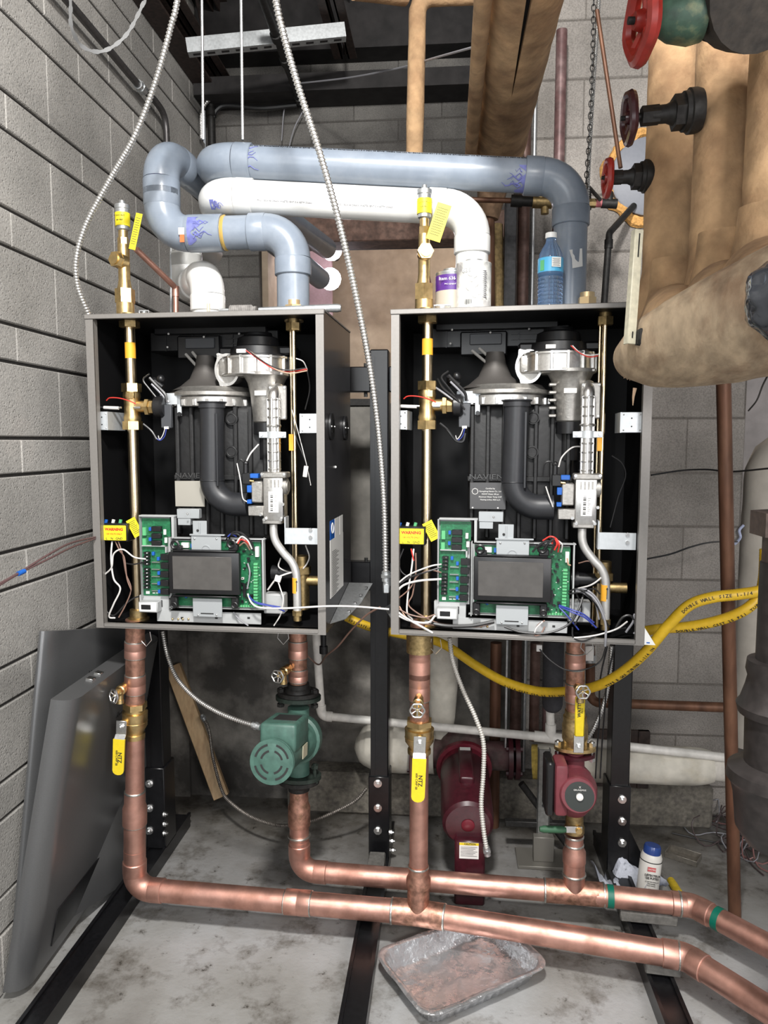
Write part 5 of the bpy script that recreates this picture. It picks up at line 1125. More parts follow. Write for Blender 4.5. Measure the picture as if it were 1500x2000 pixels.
    for k in range(3): mb.m((M_BLUE, M_WHITE, M_TERM)[k]).cyl(q(206 + k * 14, 1024, .04), q(208 + k * 14, 1015, .04), 0.0045, n=8)
    B(mb, 'wire_connectors')
    # stub through the bottom / roof
    mb = Mb(); mb.m(M_STEEL)
    for x, y in ((285, 1242), (553, 1238)):
        A = q(x, y, .06); mb.tube([A + V3((-0.012, 0, 0.012)), A + V3((-0.016, 0, -0.012)), A + V3((0, 0, -0.03)), A + V3((0.016, 0, -0.012)), A + V3((0.012, 0, 0.012))], 0.0012, 5)
        B(mb, 'cover_latch'); mb = Mb(); mb.m(M_STEEL)
    mb.bm.free()
    return t
bl = make_boiler('L', 'left open wall boiler beside the block wall, pale blank plate inside')
br = make_boiler('R', 'right open wall boiler with glue can and water bottle on top')

def wires(t, which, specs):
    for m_, r_, pts in specs:
        mb = Mb(); mb.tube(cr([bq(which, *p_) for p_ in pts], 7), r_, 6); mb.build('wire', m_, t, True)
WW, WB, WN, WO, WR, WU, WG = M_WIREW, M_WIREB, M_WIREBR, M_WIREO, M_WIRER, M_WIREBL, M_WIREG
# left boiler wiring
wires(bl, 'L', [
 (WW, .0024, [(219, 1057, .03), (217, 1090, .02), (222, 1130, .012), (235, 1150, .012), (222, 1180, .012), (213, 1204, .02), (225, 1207, .03)]),
 (WW, .0022, [(205, 1122, .02), (218, 1108, .012), (222, 1082, .012), (240, 1073, .012), (262, 1088, .010), (285, 1092, .014)]),
 (WN, .0018, [(231, 1057, .03), (240, 1085, .03), (246, 1120, .03), (256, 1150, .03), (246, 1180, .03), (232, 1206, .03)]),
 (WN, .0018, [(225, 1057, .03), (234, 1076, .025), (243, 1090, .025), (248, 1130, .02), (256, 1152, .02)]),
 (WB, .0022, [(244, 1100, .03), (262, 1102, .02), (285, 1097, .016)]),
 (WB, .0022, [(204, 1190, .03), (222, 1202, .03), (245, 1180, .03), (262, 1168, .04), (276, 1164, .04)]),
 (WB, .003, [(455, 1062, .02), (448, 1052, .01), (455, 1040, .005), (468, 1040, .0), (480, 1048, .0), (492, 1062, .01), (496, 1076, .018)]),
 (WR, .0022, [(465, 1062, .0), (470, 1054, -.002), (480, 1057, -.002), (490, 1068, .01)]), (WW, .0022, [(462, 1060, .0), (472, 1048, -.002), (484, 1056, 0), (492, 1072, .01)]),
 (WB, .0022, [(440, 1056, .01), (450, 1044, .0), (465, 1044, -.002), (472, 1054, .0)]), (WN, .002, [(468, 1066, .0), (478, 1060, -.002), (488, 1074, .01)]), (WU, .002, [(445, 1048, .0), (452, 1043, .0), (462, 1048, .005)]),
 (WW, .0026, [(484, 1160, .018), (492, 1178, .0), (510, 1187, -.01), (560, 1188, -.012), (640, 1184, -.012), (700, 1185, .03), (760, 1190, .03)]),
 (WU, .002, [(484, 1161, .018), (496, 1174, .0), (520, 1181, .0), (548, 1186, .01)]), (WU, .002, [(485, 1163, .018), (500, 1178, .0), (530, 1184, .0), (556, 1194, .02)]),
 (WG, .0022, [(484, 1100, .02), (488, 1120, .015), (483, 1150, .016)]),
 (WW, .0024, [(523, 1152, .05), (540, 1130, .04), (556, 1122, .04), (577, 1116, .06)]), (WW, .0018, [(543, 1136, .04), (547, 1148, .035), (553, 1170, .03), (548, 1200, .03), (535, 1222, .03)]),
 (WG, .002, [(456, 1196, .02), (468, 1210, .015), (485, 1222, .012)]),
 (WW, .0016, [(578, 700, .05), (592, 706, .06), (600, 722, .08)]), (WR, .0016, [(480, 684, .05), (500, 698, .05), (530, 718, .04), (560, 726, .045), (600, 721, .06)]), (WB, .0018, [(485, 684, .05), (506, 700, .045), (532, 716, .04), (562, 723, .04), (598, 719, .06)]),
 (WO, .0016, [(488, 686, .05), (510, 702, .045), (536, 720, .04), (566, 729, .04), (600, 724, .06)]),
 (WB, .0018, [(600, 722, .08), (605, 760, .10), (596, 800, .10)]), (WB, .0016, [(572, 820, .05), (580, 860, .05), (596, 900, .05), (606, 946, .05)]), (WW, .0012, [(570, 800, .05), (584, 850, .05), (598, 905, .05), (607, 948, .05)]),
 (WB, .003, [(478, 905, .042), (470, 898, .04), (464, 906, .04), (462, 930, .045)]), (WW, .0022, [(482, 900, .04), (490, 885, .04), (505, 868, .06)]), (WW, .0016, [(463, 905, .03), (470, 940, .02), (474, 972, .02), (482, 980, .025)]),
 (WW, .002, [(597, 1065, .08), (604, 1090, .09), (590, 1112, .09), (570, 1118, .09), (545, 1108, .08), (548, 1090, .08)]),
])
mb = Mb(); A = bq('L', 592, 910, .045); mb.m(M_WIREW).box(A, A + V3((0.012, 0.006, -0.03)), 0.001, Matrix.Rotation(0.15, 3, 'Y')); mb.build('loose_connector', None, bl, True)
mb = Mb(); A = bq('L', 536, 1124, .035); mb.m(M_WIREW).box(A, A + V3((0.018, 0.004, -0.018)), 0.001, Matrix.Rotation(0.3, 3, 'Y')); mb.build('loose_connector', None, bl, True)
# right boiler wiring
wires(br, 'R', [
 (WB, .002, [(788, 1072, .03), (780, 1095, .02), (783, 1115, .02), (798, 1128, .02)]), (WW, .0024, [(808, 1072, .03), (804, 1110, .015), (798, 1150, .012), (795, 1195, .015), (806, 1210, .02)]),
 (WR, .002, [(803, 1072, .03), (806, 1085, .02), (808, 1095, .02)]), (WN, .002, [(812, 1080, .03), (812, 1120, .02), (806, 1160, .02), (800, 1185, .02), (850, 1215, .03), (900, 1222, .03)]),
 (WB, .0024, [(774, 1145, .01), (800, 1128, .008), (830, 1118, .005), (862, 1108, .014)]), (WW, .003, [(774, 1156, .01), (790, 1142, .006), (820, 1134, .003), (862, 1131, .014)]),
 (WW, .0022, [(774, 1142, .01), (800, 1122, .006), (840, 1106, .004), (862, 1102, .014)]), (WN, .0018, [(774, 1172, .01), (800, 1150, .008), (815, 1125, .01), (840, 1114, .008), (862, 1118, .014)]),
 (WW, .003, [(773, 1192, .006), (790, 1205, .0), (820, 1222, -.004), (845, 1236, .0)]), (WW, .0028, [(773, 1200, .006), (800, 1212, .0), (835, 1216, .0), (850, 1202, .006)]), (WN, .002, [(776, 1188, .01), (800, 1200, .01), (830, 1206, .01), (850, 1200, .02)]),
 (WN, .002, [(776, 1196, .01), (800, 1212, .01), (830, 1218, .01), (860, 1222, .02), (930, 1224, .025), (965, 1216, .03)]), (WO, .0018, [(780, 1184, .01), (792, 1204, .012), (808, 1214, .012)]),
 (WB, .005, [(830, 1214, .02), (870, 1222, .015), (920, 1222, .01), (965, 1214, .01)]), (WB, .003, [(985, 1224, -.004), (1020, 1235, -.006), (1070, 1236, -.004), (1110, 1220, .0), (1130, 1190, .01), (1140, 1160, .03)]),
 (WG, .003, [(1125, 1155, .03), (1150, 1160, .01), (1168, 1180, .0), (1182, 1215, -.004), (1183, 1245, -.006), (1182, 1262, .0)]), (WU, .0022, [(1092, 1182, .02), (1120, 1192, .0), (1140, 1200, .0), (1160, 1216, .01)]),
 (WU, .0022, [(1092, 1184, .02), (1118, 1196, .0), (1142, 1206, .0), (1165, 1226, .01)]), (WU, .002, [(1092, 1186, .02), (1110, 1205, .01), (1130, 1230, .02)]), (WB, .0022, [(1110, 1155, .02), (1130, 1150, .01), (1150, 1165, .01), (1170, 1190, .02), (1190, 1225, .03)]),
 (WB, .0022, [(1110, 1160, .02), (1134, 1156, .01), (1160, 1150, .03), (1172, 1160, .04)]), (WB, .002, [(1118, 1225, .01), (1120, 1245, .0), (1140, 1252, -.002), (1170, 1240, .0), (1200, 1230, .01), (1222, 1226, .02)]),
 (WW, .0022, [(1120, 1246, .0), (1150, 1243, -.004), (1175, 1238, -.004), (1205, 1228, .0), (1225, 1214, .02)]), (WG, .003, [(1222, 1235, .03), (1236, 1215, .03), (1240, 1200, .03), (1250, 1222, .03), (1238, 1238, .02)]), (WB, .0035, [(1200, 1232, .03), (1216, 1206, .03), (1234, 1204, .03), (1244, 1228, .03)]),
 (WB, .003, [(1040, 1078, .0), (1052, 1065, -.004), (1066, 1058, -.004), (1082, 1058, .0), (1094, 1068, .01)]), (WR, .0026, [(1083, 1074, .0), (1088, 1062, -.006), (1082, 1050, -.004), (1078, 1062, .0)]), (WR, .0022, [(1090, 1078, .005), (1092, 1064, -.006), (1086, 1052, -.004), (1074, 1048, .0), (1060, 1056, .005)]),
 (WB, .003, [(1060, 1078, .0), (1070, 1062, -.006), (1084, 1052, -.004), (1076, 1080, .0)]), (WW, .002, [(1096, 1078, .01), (1098, 1064, -.002), (1090, 1056, .0)]), (WO, .0022, [(1108, 1090, .012), (1110, 1102, .010), (1114, 1104, .014)]),
 (WN, .002, [(1064, 1224, .0), (1056, 1238, -.004), (1044, 1240, -.002), (1050, 1222, .0), (1064, 1212, .005)]), (WW, .002, [(1060, 1214, .0), (1048, 1226, -.004), (1044, 1236, -.004)]),
 (WW, .0022, [(1126, 1150, .05), (1155, 1142, .04), (1176, 1125, .05), (1172, 1112, .06)]), (WB, .0022, [(1126, 1160, .03), (1136, 1190, .02), (1122, 1222, .01)]), (WG, .0022, [(1140, 1158, .03), (1162, 1178, .02), (1170, 1210, .02)]),
 (WB, .0026, [(855, 740, .09), (866, 758, .06), (890, 778, .05), (908, 800, .06)]), (WG, .0028, [(848, 755, .09), (870, 770, .06), (900, 792, .06)]), (WB, .0035, [(862, 828, .09), (876, 842, .07), (890, 860, .07), (904, 862, .07), (909, 846, .07)]),
 (WW, .002, [(1091, 912, .04), (1098, 892, .04), (1118, 874, .06), (1138, 872, .06)]), (WB, .0026, [(1086, 912, .04), (1076, 902, .04), (1064, 906, .04), (1060, 930, .045)]), (WW, .0018, [(1066, 950, .02), (1072, 968, .02), (1080, 990, .025)]),
 (WR, .0016, [(1115, 675, .05), (1130, 688, .045), (1150, 697, .04), (1168, 695, .045)]), (WW, .0016, [(1118, 675, .05), (1134, 690, .045), (1152, 694, .04), (1170, 692, .045)]), (WB, .0015, [(1195, 890, .07), (1215, 905, .07), (1222, 930, .07), (1208, 970, .07), (1192, 1030, .06)]),
 (WN, .0016, [(1130, 1100, .06), (1150, 1096, .05), (1160, 1108, .06)]), (WG, .003, [(1125, 1152, .04), (1145, 1152, .02), (1166, 1170, .015), (1180, 1200, .01)]),
])
# loose sensor lead hanging below the right boiler
mb = Mb(); mb.m(M_WIREB).tube(cr([P(1054, 1268, 2.05), P(1075, 1290, 2.04), (P(1105, 1308, 2.03)), P(1140, 1308, 2.03), P(1172, 1292, 2.05), P(1184, 1262, 2.06)], 8), 0.0022, 6)
mb.m(M_WIREW).box(P(1048, 1260, 2.05), P(1058, 1271, 2.06), 0.001); tag(mb.build('sensor_lead'), 'thin loose sensor lead hooked below the right boiler', 'wire')
# ================================================================== vent pipes above the boilers
R3 = 0.0445
def collar_pipe(t, a, b_, r, m, name='coupling', fr=1.12):
    a = V3(a); b_ = V3(b_); L_ = (b_ - a).length
    Mb().lathe(a, b_ - a, [(0, r), (0, r * fr - 0.002), (0.002, r * fr), (L_ - 0.002, r * fr), (L_, r * fr - 0.002), (L_, r)], 32).build(name, m, t)
def purple(t, c, d, r, span=0.03, ph=0.0, ang=1.9):
    """uneven primer smear wrapped on a pipe"""
    a, b, d = frame_axes(d); c = V3(c); vv = CO - c; ph += atan2(vv.dot(b), vv.dot(a)); mb = Mb(); n = 26; rows = []
    for k in range(n):
        u = ph + ang * (k / (n - 1) - 0.5) * 2; w_ = span * (0.55 + 0.45 * sin(5 * u + ph) * cos(3.1 * u))
        nn = a * cos(u) + b * sin(u); rows.append([mb.bm.verts.new(c + nn * (r + 0.0007)), mb.bm.verts.new(c + d * w_ + nn * (r + 0.0007))])
    for A_, B_ in zip(rows, rows[1:]): mb._f((A_[0], A_[1], B_[1], B_[0]))
    for k in range(7):
        u = ph + random.uniform(-ang, ang) * 0.7; L_ = random.uniform(0.3, 1.0) * span * 1.5; nn = lambda v: (a * cos(v) + b * sin(v)) * (r + 0.0007)
        pts = [c + d * (span * 0.4 + L_ * j / 5) + nn(u + 0.12 * sin(j * 1.7 + k)) for j in range(6)]; mb.tube(pts, [0.0022, 0.002, 0.0016, 0.0014, 0.001, 0.0006], 5)
    mb.build('primer_stain', M_PURP, t, label='purple primer smear')
# A: long grey vent of the right boiler
YT = 2.06
tA = thing('vent_pipe', 'long grey plastic vent pipe crossing above both boilers to the right elbow', 'vent pipe', P(1113, 600, YT))
a0 = P(1111, 590, YT + 0.03); a0.z = 0.942 + BH; a1 = P(1110, 345, YT); a1.x = a0.x; a1.y = a0.y; a2 = P(372, 308, 2.10); a2.z = a1.z + 0.012
a1.z = P(1110, 340, YT).z; a2 = P(395, 313, 2.08)
zA = a2.z; aEnd = P(638, 485, 3.38)
run(tA, [a0, a1, a2, aEnd], R3, M_CPVC, 0.085, 0.048, fr=1.12, n=36)
dA = (a2 - a1).normalized(); purple(tA, on(a2, a1, 459), -dA, R3, 0.05, 0.35, 0.95); purple(tA, on(a2, a1, 1028), dA, R3, 0.035, 0.3, 0.9)
for s_ in (0.22, 0.42, 0.62, 0.80):
    c = a2.lerp(a1, s_); r_ = (a1 - a2).normalized(); f_ = V3((0.03, -0.62, 0.78)); f_ = (f_ - r_ * f_.dot(r_)).normalized()
    u_ = f_.cross(r_).normalized(); u_ = u_ if u_.z > 0 else -u_
    text('lettering', 'Do Not Use for Compressed Air / 3 in SCH 40 CPVC 1980', c + f_ * (R3 + 0.0005), r_, u_, 0.0058, M_INK, tA)
mb = Mb(); c = P(1118, 492, YT - R3); mb.prism([P(1112, 488, YT + .03 - R3 - .002), P(1137, 485, YT + .03 - R3 + .006), P(1138, 520, YT + .03 - R3 + .006), P(1118, 524, YT + .03 - R3 - .003), P(1117, 505, YT + .03 - R3 - .003)], (0, 0.001, 0)); mb.build('paper_label', M_WHITE, tA, label='torn white paper label')
# B: white vent of the right boiler
tB = thing('vent_pipe', 'white plastic vent pipe running below the long grey one', 'vent pipe', P(921, 600, 2.10))
b0 = P(921, 590, 2.10); b0.z = 0.942 + BH; b1 = P(918, 408, 2.10); b1.x = b0.x; b2 = P(410, 381, 2.08); bE = V3((b2.x - 0.03, 2.46, b2.z - 0.01))
run(tB, [b0, b1, b2, bE], R3, M_PVC, 0.080, 0.048, fr=1.11, n=36)
purple(tB, on(b2, b1, 418), V3((1, 0, 0)), R3 * 1.12, 0.022, -0.5, 0.3)
for s_ in (0.3, 0.6):
    c = b2.lerp(b1, s_); r_ = (b1 - b2).normalized(); f_ = V3((0, -0.9, -0.42)); f_ = (f_ - r_ * f_.dot(r_)).normalized(); u_ = f_.cross(r_).normalized(); u_ = u_ if u_.z > 0 else -u_
    text('lettering', 'PVC-1 SCH 40 DRAIN WASTE VENT 3 in ASTM D2665', c + f_ * (R3 + 0.0005), r_, u_, 0.0045, M_WIREG, tB)
# C: grey vent of the left boiler
tC = thing('vent_pipe', 'grey plastic vent with several elbows looping up from the left boiler', 'vent pipe', P(572, 600, 2.10))
YC = 2.06
c0 = P(573, 590, YC); c0.z = 0.942 + BH; c1 = P(562, 452, YC); c1.x = c0.x; c2 = P(318, 458, YC); c3 = P(317, 295, YC); c3.x = c2.x; cE = P(626, 545, 3.38)
run(tC, [c0, c1, c2, c3, cE], R3, M_CPVC, 0.075, 0.046, fr=1.12, n=36)
collar_pipe(tC, on(c2, c1, 372), on(c2, c1, 436), R3, M_CPVC)
dC = (c1 - c2).normalized(); purple(tC, on(c2, c1, 376), dC, R3 * 1.12, 0.045, 0.2, 0.8); purple(tC, on(c2, c3, 0, 402, True), (0, 0, 1), R3, 0.040, 0.0, 1.0); purple(tC, on(c2, c3, 0, 350, True), (0, 0, -1), R3 * 1.0, 0.03, -0.4, 0.5)
c3v = on(c2, c3, 0, 397, True); 
mb = Mb(); q_ = P(354, 455, YC - R3 * 1.15); mb.m(M_WHITE).box(q_ + V3((-0.008, 0, -0.004)), q_ + V3((0.008, 0.001, 0.014))); mb.m(mat('vermilion', (0.75, 0.13, 0.03), 0.5)).box(q_ + V3((-0.004, -0.0006, -0.024)), q_ + V3((0.008, 0.001, -0.004))); mb.build('sticker', None, tC, label='small white and orange sticker')
mb = Mb(); mb.lathe(on(c2, c1, 437), dC, [(0, R3 + 0.001), (0.006, R3 + 0.003), (0.010, R3)], 30); mb.build('glue_ring', mat('amber_glue', (0.45, 0.30, 0.08), 0.4), tC)
# D: white vent of the left boiler
tD = thing('vent_pipe', 'short white plastic vent elbowing back behind the grey loops', 'vent pipe', P(405, 600, 2.16))
d0 = P(406, 590, 2.12); d0.z = 0.942 + BH; d1 = P(402, 535, 2.12); d1.x = d0.x; d1.z += 0.0; d2 = d1 + V3((-0.135, 0.21, 0.0)); d3 = V3((d2.x, d2.y, 2.10)); d4 = d3 + V3((0.0, 0.24, 0))
run(tD, [d0, d1, d2, d3, d4], R3, M_PVC, 0.062, 0.046, fr=1.11, n=32)

# ------------------------------------------------------------------ automatic air vents and brass on the roofs
def air_vent(px, Y, ytop, ybot, label, yel_tag):
    t = thing('air_vent', label, 'air vent', P(px, ybot, Y)); X = P(px, ybot, Y).x; z = lambda y: P(px, y, Y).z; cc = lambda y: V3((X, Y, z(y)))
    H = z(ytop) - z(ybot); mb = Mb()
    s = lambda f: cc(ybot) + ZV * (H * f)
    mb.m(M_BRASS).lathe(s(0) - ZV * 0.02, ZV, [(0, 0.024), (0.02 + H * 0.06, 0.024), (0.02 + H * 0.07, 0.020)], 24); mb.hexn(s(0.06), s(0.19), 0.0265); mb.lathe(s(0.19), ZV, [(0, 0.020), (H * 0.05, 0.017), (H * 0.09, 0.0155)], 22)
    mb.cyl(s(0.27), s(0.60), 0.0155, n=22); mb.hexn(s(0.60), s(0.66), 0.015); mb.cyl(s(0.66), s(0.73), 0.0125, n=20)
    mb.build('tee_body', None, t)
    mb = Mb(); c = s(0.44); f = V3((-0.35, -1, 0.05)).normalized() if yel_tag == 'L' else V3((0.15, -1, 0.0)).normalized()
    mb.cyl(c, c + f * 0.022, 0.020, n=24).hexn(c + f * 0.020, c + f * 0.036, 0.0215).cyl(c + f * 0.03, c + f * 0.039, 0.015, n=20); mb.build('side_plug', M_BRASS, t)
    mb = Mb(); mb.lathe(s(0.72), ZV, [(0, 0.010), (0.005, 0.017), (H * 0.20, 0.0185), (H * 0.205, 0.020), (H * 0.24, 0.020), (H * 0.245, 0.010), (H * 0.28, 0.007)], 24); flt = mb.build('float_chamber', M_GALV, t)
    mb = Mb(); mb.lathe(s(0.765), ZV, [(0, 0.0175), (0, 0.0195), (H * 0.12, 0.0200), (H * 0.12, 0.0175)], 26); mb.build('yellow_band', M_YEL, flt, label='yellow printed band')
    for k, s_ in enumerate(('ACTION VALVE', 'AIR VENT')): text('lettering', s_, s(0.85 - 0.04 * k) - YV * 0.0201, XV, ZV, 0.003, M_INK, flt)
    mb = Mb(); tg = P(*( (265, 452) if yel_tag == 'L' else (857, 434)), Y - 0.025); R_ = Matrix.Rotation(0.25 if yel_tag == 'L' else 0.32, 3, 'Y')
    hw = 0.009 if yel_tag == 'L' else 0.019
    mb.m(M_YEL).box(tg - V3((hw, 0.0005, 0.048)), tg + V3((hw, 0.0005, 0.048)), 0, R_, tg); mb.m(M_INK)
    for k in range(12): z_ = 0.036 - k * 0.0062; mb.box(tg + V3((-hw * 0.75, -0.0008, z_)), tg + V3((hw * (0.75 - 0.3 * (k % 3) / 3), 0, z_ - 0.0014)), 0, R_, tg)
    mb.build('hanging_tag', None, t, label='yellow warning tag')
    return t
YAV_L = 2.015; YAV_R = 2.02
air_vent(245, YAV_L, 392, 605, 'brass air vent with yellow band on the left boiler roof', 'L')
air_vent(828, YAV_R, 362, 600, 'brass air vent with yellow band between the boilers, by the purple can', 'R')
for (x, y, Y, lab) in ((574, 592, 2.03, 'short brass plug on the left boiler roof under the grey vent'), (1147, 577, 2.03, 'short brass plug on the right boiler roof beside the water bottle')):
    c = P(x, y, Y); zt = c.z; mb = Mb(); mb.hexn((c.x, Y, zt - 0.035), (c.x, Y, zt - 0.006), 0.0245); mb.cyl((c.x, Y, zt - 0.05), (c.x, Y, zt - 0.03), 0.026, n=20); mb.cyl((c.x, Y, zt - 0.006), (c.x, Y, zt + 0.007), 0.019, n=20)
    tag(mb.build('brass_plug', mat('raw_brass', (0.80, 0.60, 0.34), 0.38, 0.8)), lab, 'pipe plug')

ztop_ = 0.942 + BH
# items on the left boiler roof
t = thing('pipe_wrench', 'steel wrench with taped handle lying on the left boiler roof', 'wrench', P(560, 600, 1.97))
wz = ztop_ + 0.013; w0 = P(428, 600, 1.98); w1 = P(666, 599, 1.97); w0.z = wz; w1.z = wz
dw = (w1 - w0).normalized(); Lw = (w1 - w0).length
mb = Mb(); mb.m(M_STEEL).tube([w0, w0 + dw * 0.035], 0.005, 8); mb.tube([w0 + dw * Lw * 0.33, w0 + dw * Lw * 0.55, w1 - dw * 0.01, w1], [0.006, 0.008, 0.011, 0.009], 10); mb.build('shank', M_GALV, t)
mb = Mb(); q_ = [w0 + dw * (0.03 + i * 0.0025) for i in range(30)]; mb.tube(q_, [0.0125 + 0.0015 * (i % 2) - (0.004 if i > 24 else 0) for i in range(30)], 12); mb.build('taped_grip', mat('grip_grey', (0.20, 0.19, 0.18), 0.75, noise=0.3), t)
c = P(407, 596, 1.99); tag(Mb().cyl((c.x, 1.99, ztop_), (c.x, 1.99, ztop_ + 0.034), 0.0045, n=10).build('wooden_dowel', mat('cream_stub', (0.62, 0.52, 0.36), 0.6)), 'small cream stub standing on the left boiler roof', 'stub')
# copper relief pipe slanting behind the left air vent
t = thing('relief_pipe', 'thin copper pipe slanting down behind the left air vent', 'copper pipe', P(344, 600, 2.18))
Mb().tube(bent([P(266, 487, 2.05), P(343, 562, 2.20), P(344, 640, 2.20)], 0.02, 6), 0.0085, 14).build('pipe', M_COPPER, t)
mb = Mb(); mb.lathe(P(343, 566, 2.20) - ZV * 0.02, ZV, [(0, .0088), (0, 0.0105), (0.03, 0.0105)], 14); mb.build('elbow_collar', M_COPPER, t)
Mb().cyl(P(334, 470, 2.30), P(334, 612, 2.30), 0.005, n=8).build('support_rod', M_GALV, t)
# cans on the right boiler roof
def can(px, Y, r, h, label, m, name='glue_can'):
    c = P(px, 590, Y); c.z = ztop_; t = thing(name, label, 'can', c)
    mb = Mb(); mb.lathe(c, ZV, [(0, r * 0.95), (0.001, r), (0.004, r), (0.005, r * 0.985), (h - 0.005, r * 0.985), (h - 0.004, r), (h - 0.001, r), (h, r * 0.95), (h - 0.003, r * 0.92), (h - 0.003, 0)], 36, cap=False); mb.build('can_body', m, t)
    return t, c
t, c = can(925, 1.985, 0.0455, 0.122, 'white glue can smeared with dried cement, standing before the white vent pipe', mat('smeared_label', (0.60, 0.60, 0.57), 0.4, noise=0.25, nscale=18, col2=(0.38, 0.37, 0.36), c2lo=0.52, c2hi=0.6))
Mb().lathe(c + ZV * 0.119, ZV, [(0, 0.026), (0.007, 0.026), (0.007, 0.023), (0.011, 0.023), (0.012, 0.0)], 24).build('lid', M_GALV, t)
text('lettering', '636', c + V3((-0.020, -0.0425, 0.098)), (1, -0.45, 0), ZV, 0.011, mat('faint_print', (0.70, 0.70, 0.68), 0.5), t)
mb = Mb(); mb.m(M_INK)
for k in range(9): mb.box(c + V3((-0.024 + k * 0.0020, -0.0400, 0.014)), c + V3((-0.024 + k * 0.0020 + 0.0007 + 0.0003 * (k % 3), -0.0445 + 0.001 * (4 - k) / 4, 0.025)))
mb.m(M_WIREG)
for k in range(14): mb.box(c + V3((0.018, -0.0400, 0.096 - k * 0.0050)), c + V3((0.030 + 0.002 * (k % 2), -0.0345, 0.0968 - k * 0.0050)))
mb.build('print', None, t)
random.seed(5)
for k in range(7):
    mb = Mb(); u = -pi / 2 + random.uniform(-0.35, 0.25); z_ = 0.035 + 0.009 * k; mb.sphere(c + V3((0.0445 * cos(u), 0.0445 * sin(u), z_)), 0.006, 10, (1.7, 0.35, random.uniform(0.6, 1.5)), Matrix.Rotation(u + pi / 2, 3, 'Z') @ Matrix.Rotation(random.uniform(-1, 1), 3, 'Y')); mb.build('dried_glue', mat('glue_grey', (0.50, 0.50, 0.48), 0.35), t)
t, c = can(882, 2.035, 0.043, 0.110, 'purple labelled cement can half hidden behind the smeared white can', M_GALV)
mb = Mb(); mb.m(mat('violet_label', (0.075, 0.02, 0.19), 0.4)).lathe(c + ZV * 0.060, ZV, [(0, 0.0425), (0, 0.0434), (0.040, 0.0434), (0.040, 0.0425)], 36); mb.m(mat('cream_label', (0.40, 0.36, 0.30), 0.5)).lathe(c + ZV * 0.008, ZV, [(0, 0.0425), (0, 0.0432), (0.052, 0.0432), (0.052, 0.0425)], 36); mb.build('can_label', None, t)
text('lettering', 'Item 636', c + V3((-0.012, -0.0436, 0.088)), (1, -0.10, 0), ZV, 0.0085, M_WHITE, t); text('lettering', 'PVC CEMENT', c + V3((-0.004, -0.0437, 0.074)), (1, 0.0, 0), ZV, 0.0035, M_WHITE, t)
mb = Mb(); mb.cyl(c + ZV * 0.108, c + ZV * 0.120, 0.022, n=20); mb.build('lid', M_GALV, t)
# water bottle
c = P(1074, 590, 2.00); c.z = ztop_ + 0.001; c.y = 2.0
t = thing('water_bottle', 'clear blue plastic water bottle with white cap on the right boiler roof', 'bottle', c)
m_b = mat('blue_pet', (0.42, 0.62, 0.92), 0.06, trans=0.88, ior=1.25); prof = [(0, 0.020), (0.002, 0.029), (0.008, 0.032)]
for k in range(8): z_ = 0.014 + k * 0.0098; prof += [(z_, 0.0322), (z_ + 0.003, 0.0300), (z_ + 0.006, 0.0322)]
prof += [(0.095, 0.0325), (0.130, 0.0320), (0.145, 0.029), (0.160, 0.022), (0.172, 0.0145), (0.180, 0.0125), (0.186, 0.0125)]
mb = Mb(); mb.lathe(c, ZV, prof, 36); mb.build('bottle_body', m_b, t, ang=60)
Mb().lathe(c + ZV * 0.184, ZV, [(0, 0.0145), (0.001, 0.015), (0.013, 0.0148), (0.014, 0.013)], 28).build('cap', M_PVC, t)
mb = Mb(); mb.m(mat('cyan_label', (0.07, 0.36, 0.60), 0.4)).lathe(c + ZV * 0.096, ZV, [(0, 0.0325), (0, 0.0330), (0.036, 0.0328), (0.036, 0.0322)], 36); mb.build('bottle_label', None, t)
mb = Mb(); mb.m(M_WHITE).obox(c + V3((0.010, -0.0318, 0.118)), (V3((1, 0.25, 0)).normalized(), V3((-0.25, 1, 0)).normalized(), ZV), (0.012, 0.0012, 0.012))
mb.m(M_INK)
for k in range(7): mb.obox(c + V3((0.010, -0.0332, 0.126 - k * 0.0028)), (V3((1, 0.25, 0)).normalized(), V3((-0.25, 1, 0)).normalized(), ZV), (0.010 - 0.002 * (k % 2), 0.0003, 0.0004))
mb.m(M_TERM).obox(c + V3((-0.024, -0.0225, 0.112)), (V3((0.6, -0.7, 0)).normalized(), V3((0.7, 0.6, 0)).normalized(), ZV), (0.006, 0.0008, 0.013)); mb.build('label_print', None, t)
for (x0, x1, Y, lab) in ((848, 880, 1.95, 'small wire latch lying on the right boiler roof by the air vent'), (1166, 1190, 1.97, 'small wire latch on the right boiler roof beside the brass plug'), (272, 290, 1.96, 'small wire latch on the left boiler roof by the air vent')):
    a = P(x0, 598, Y); b_ = P(x1, 598, Y); a.z = b_.z = ztop_ + 0.004; mb = Mb(); mb.tube([a, a + V3((0, 0, 0.008)), b_ + V3((0, 0, 0.008)), b_, b_ + V3((0, 0.012, 0)), a + V3((0, 0.012, 0))], 0.0022, 6, closed=True)
    mb.box(a.lerp(b_, 0.35) + V3((0, -0.002, -0.004)), a.lerp(b_, 0.65) + V3((0, 0.01, 0.008)), 0.001); tag(mb.build('wire_latch', M_GALV), lab, 'latch')

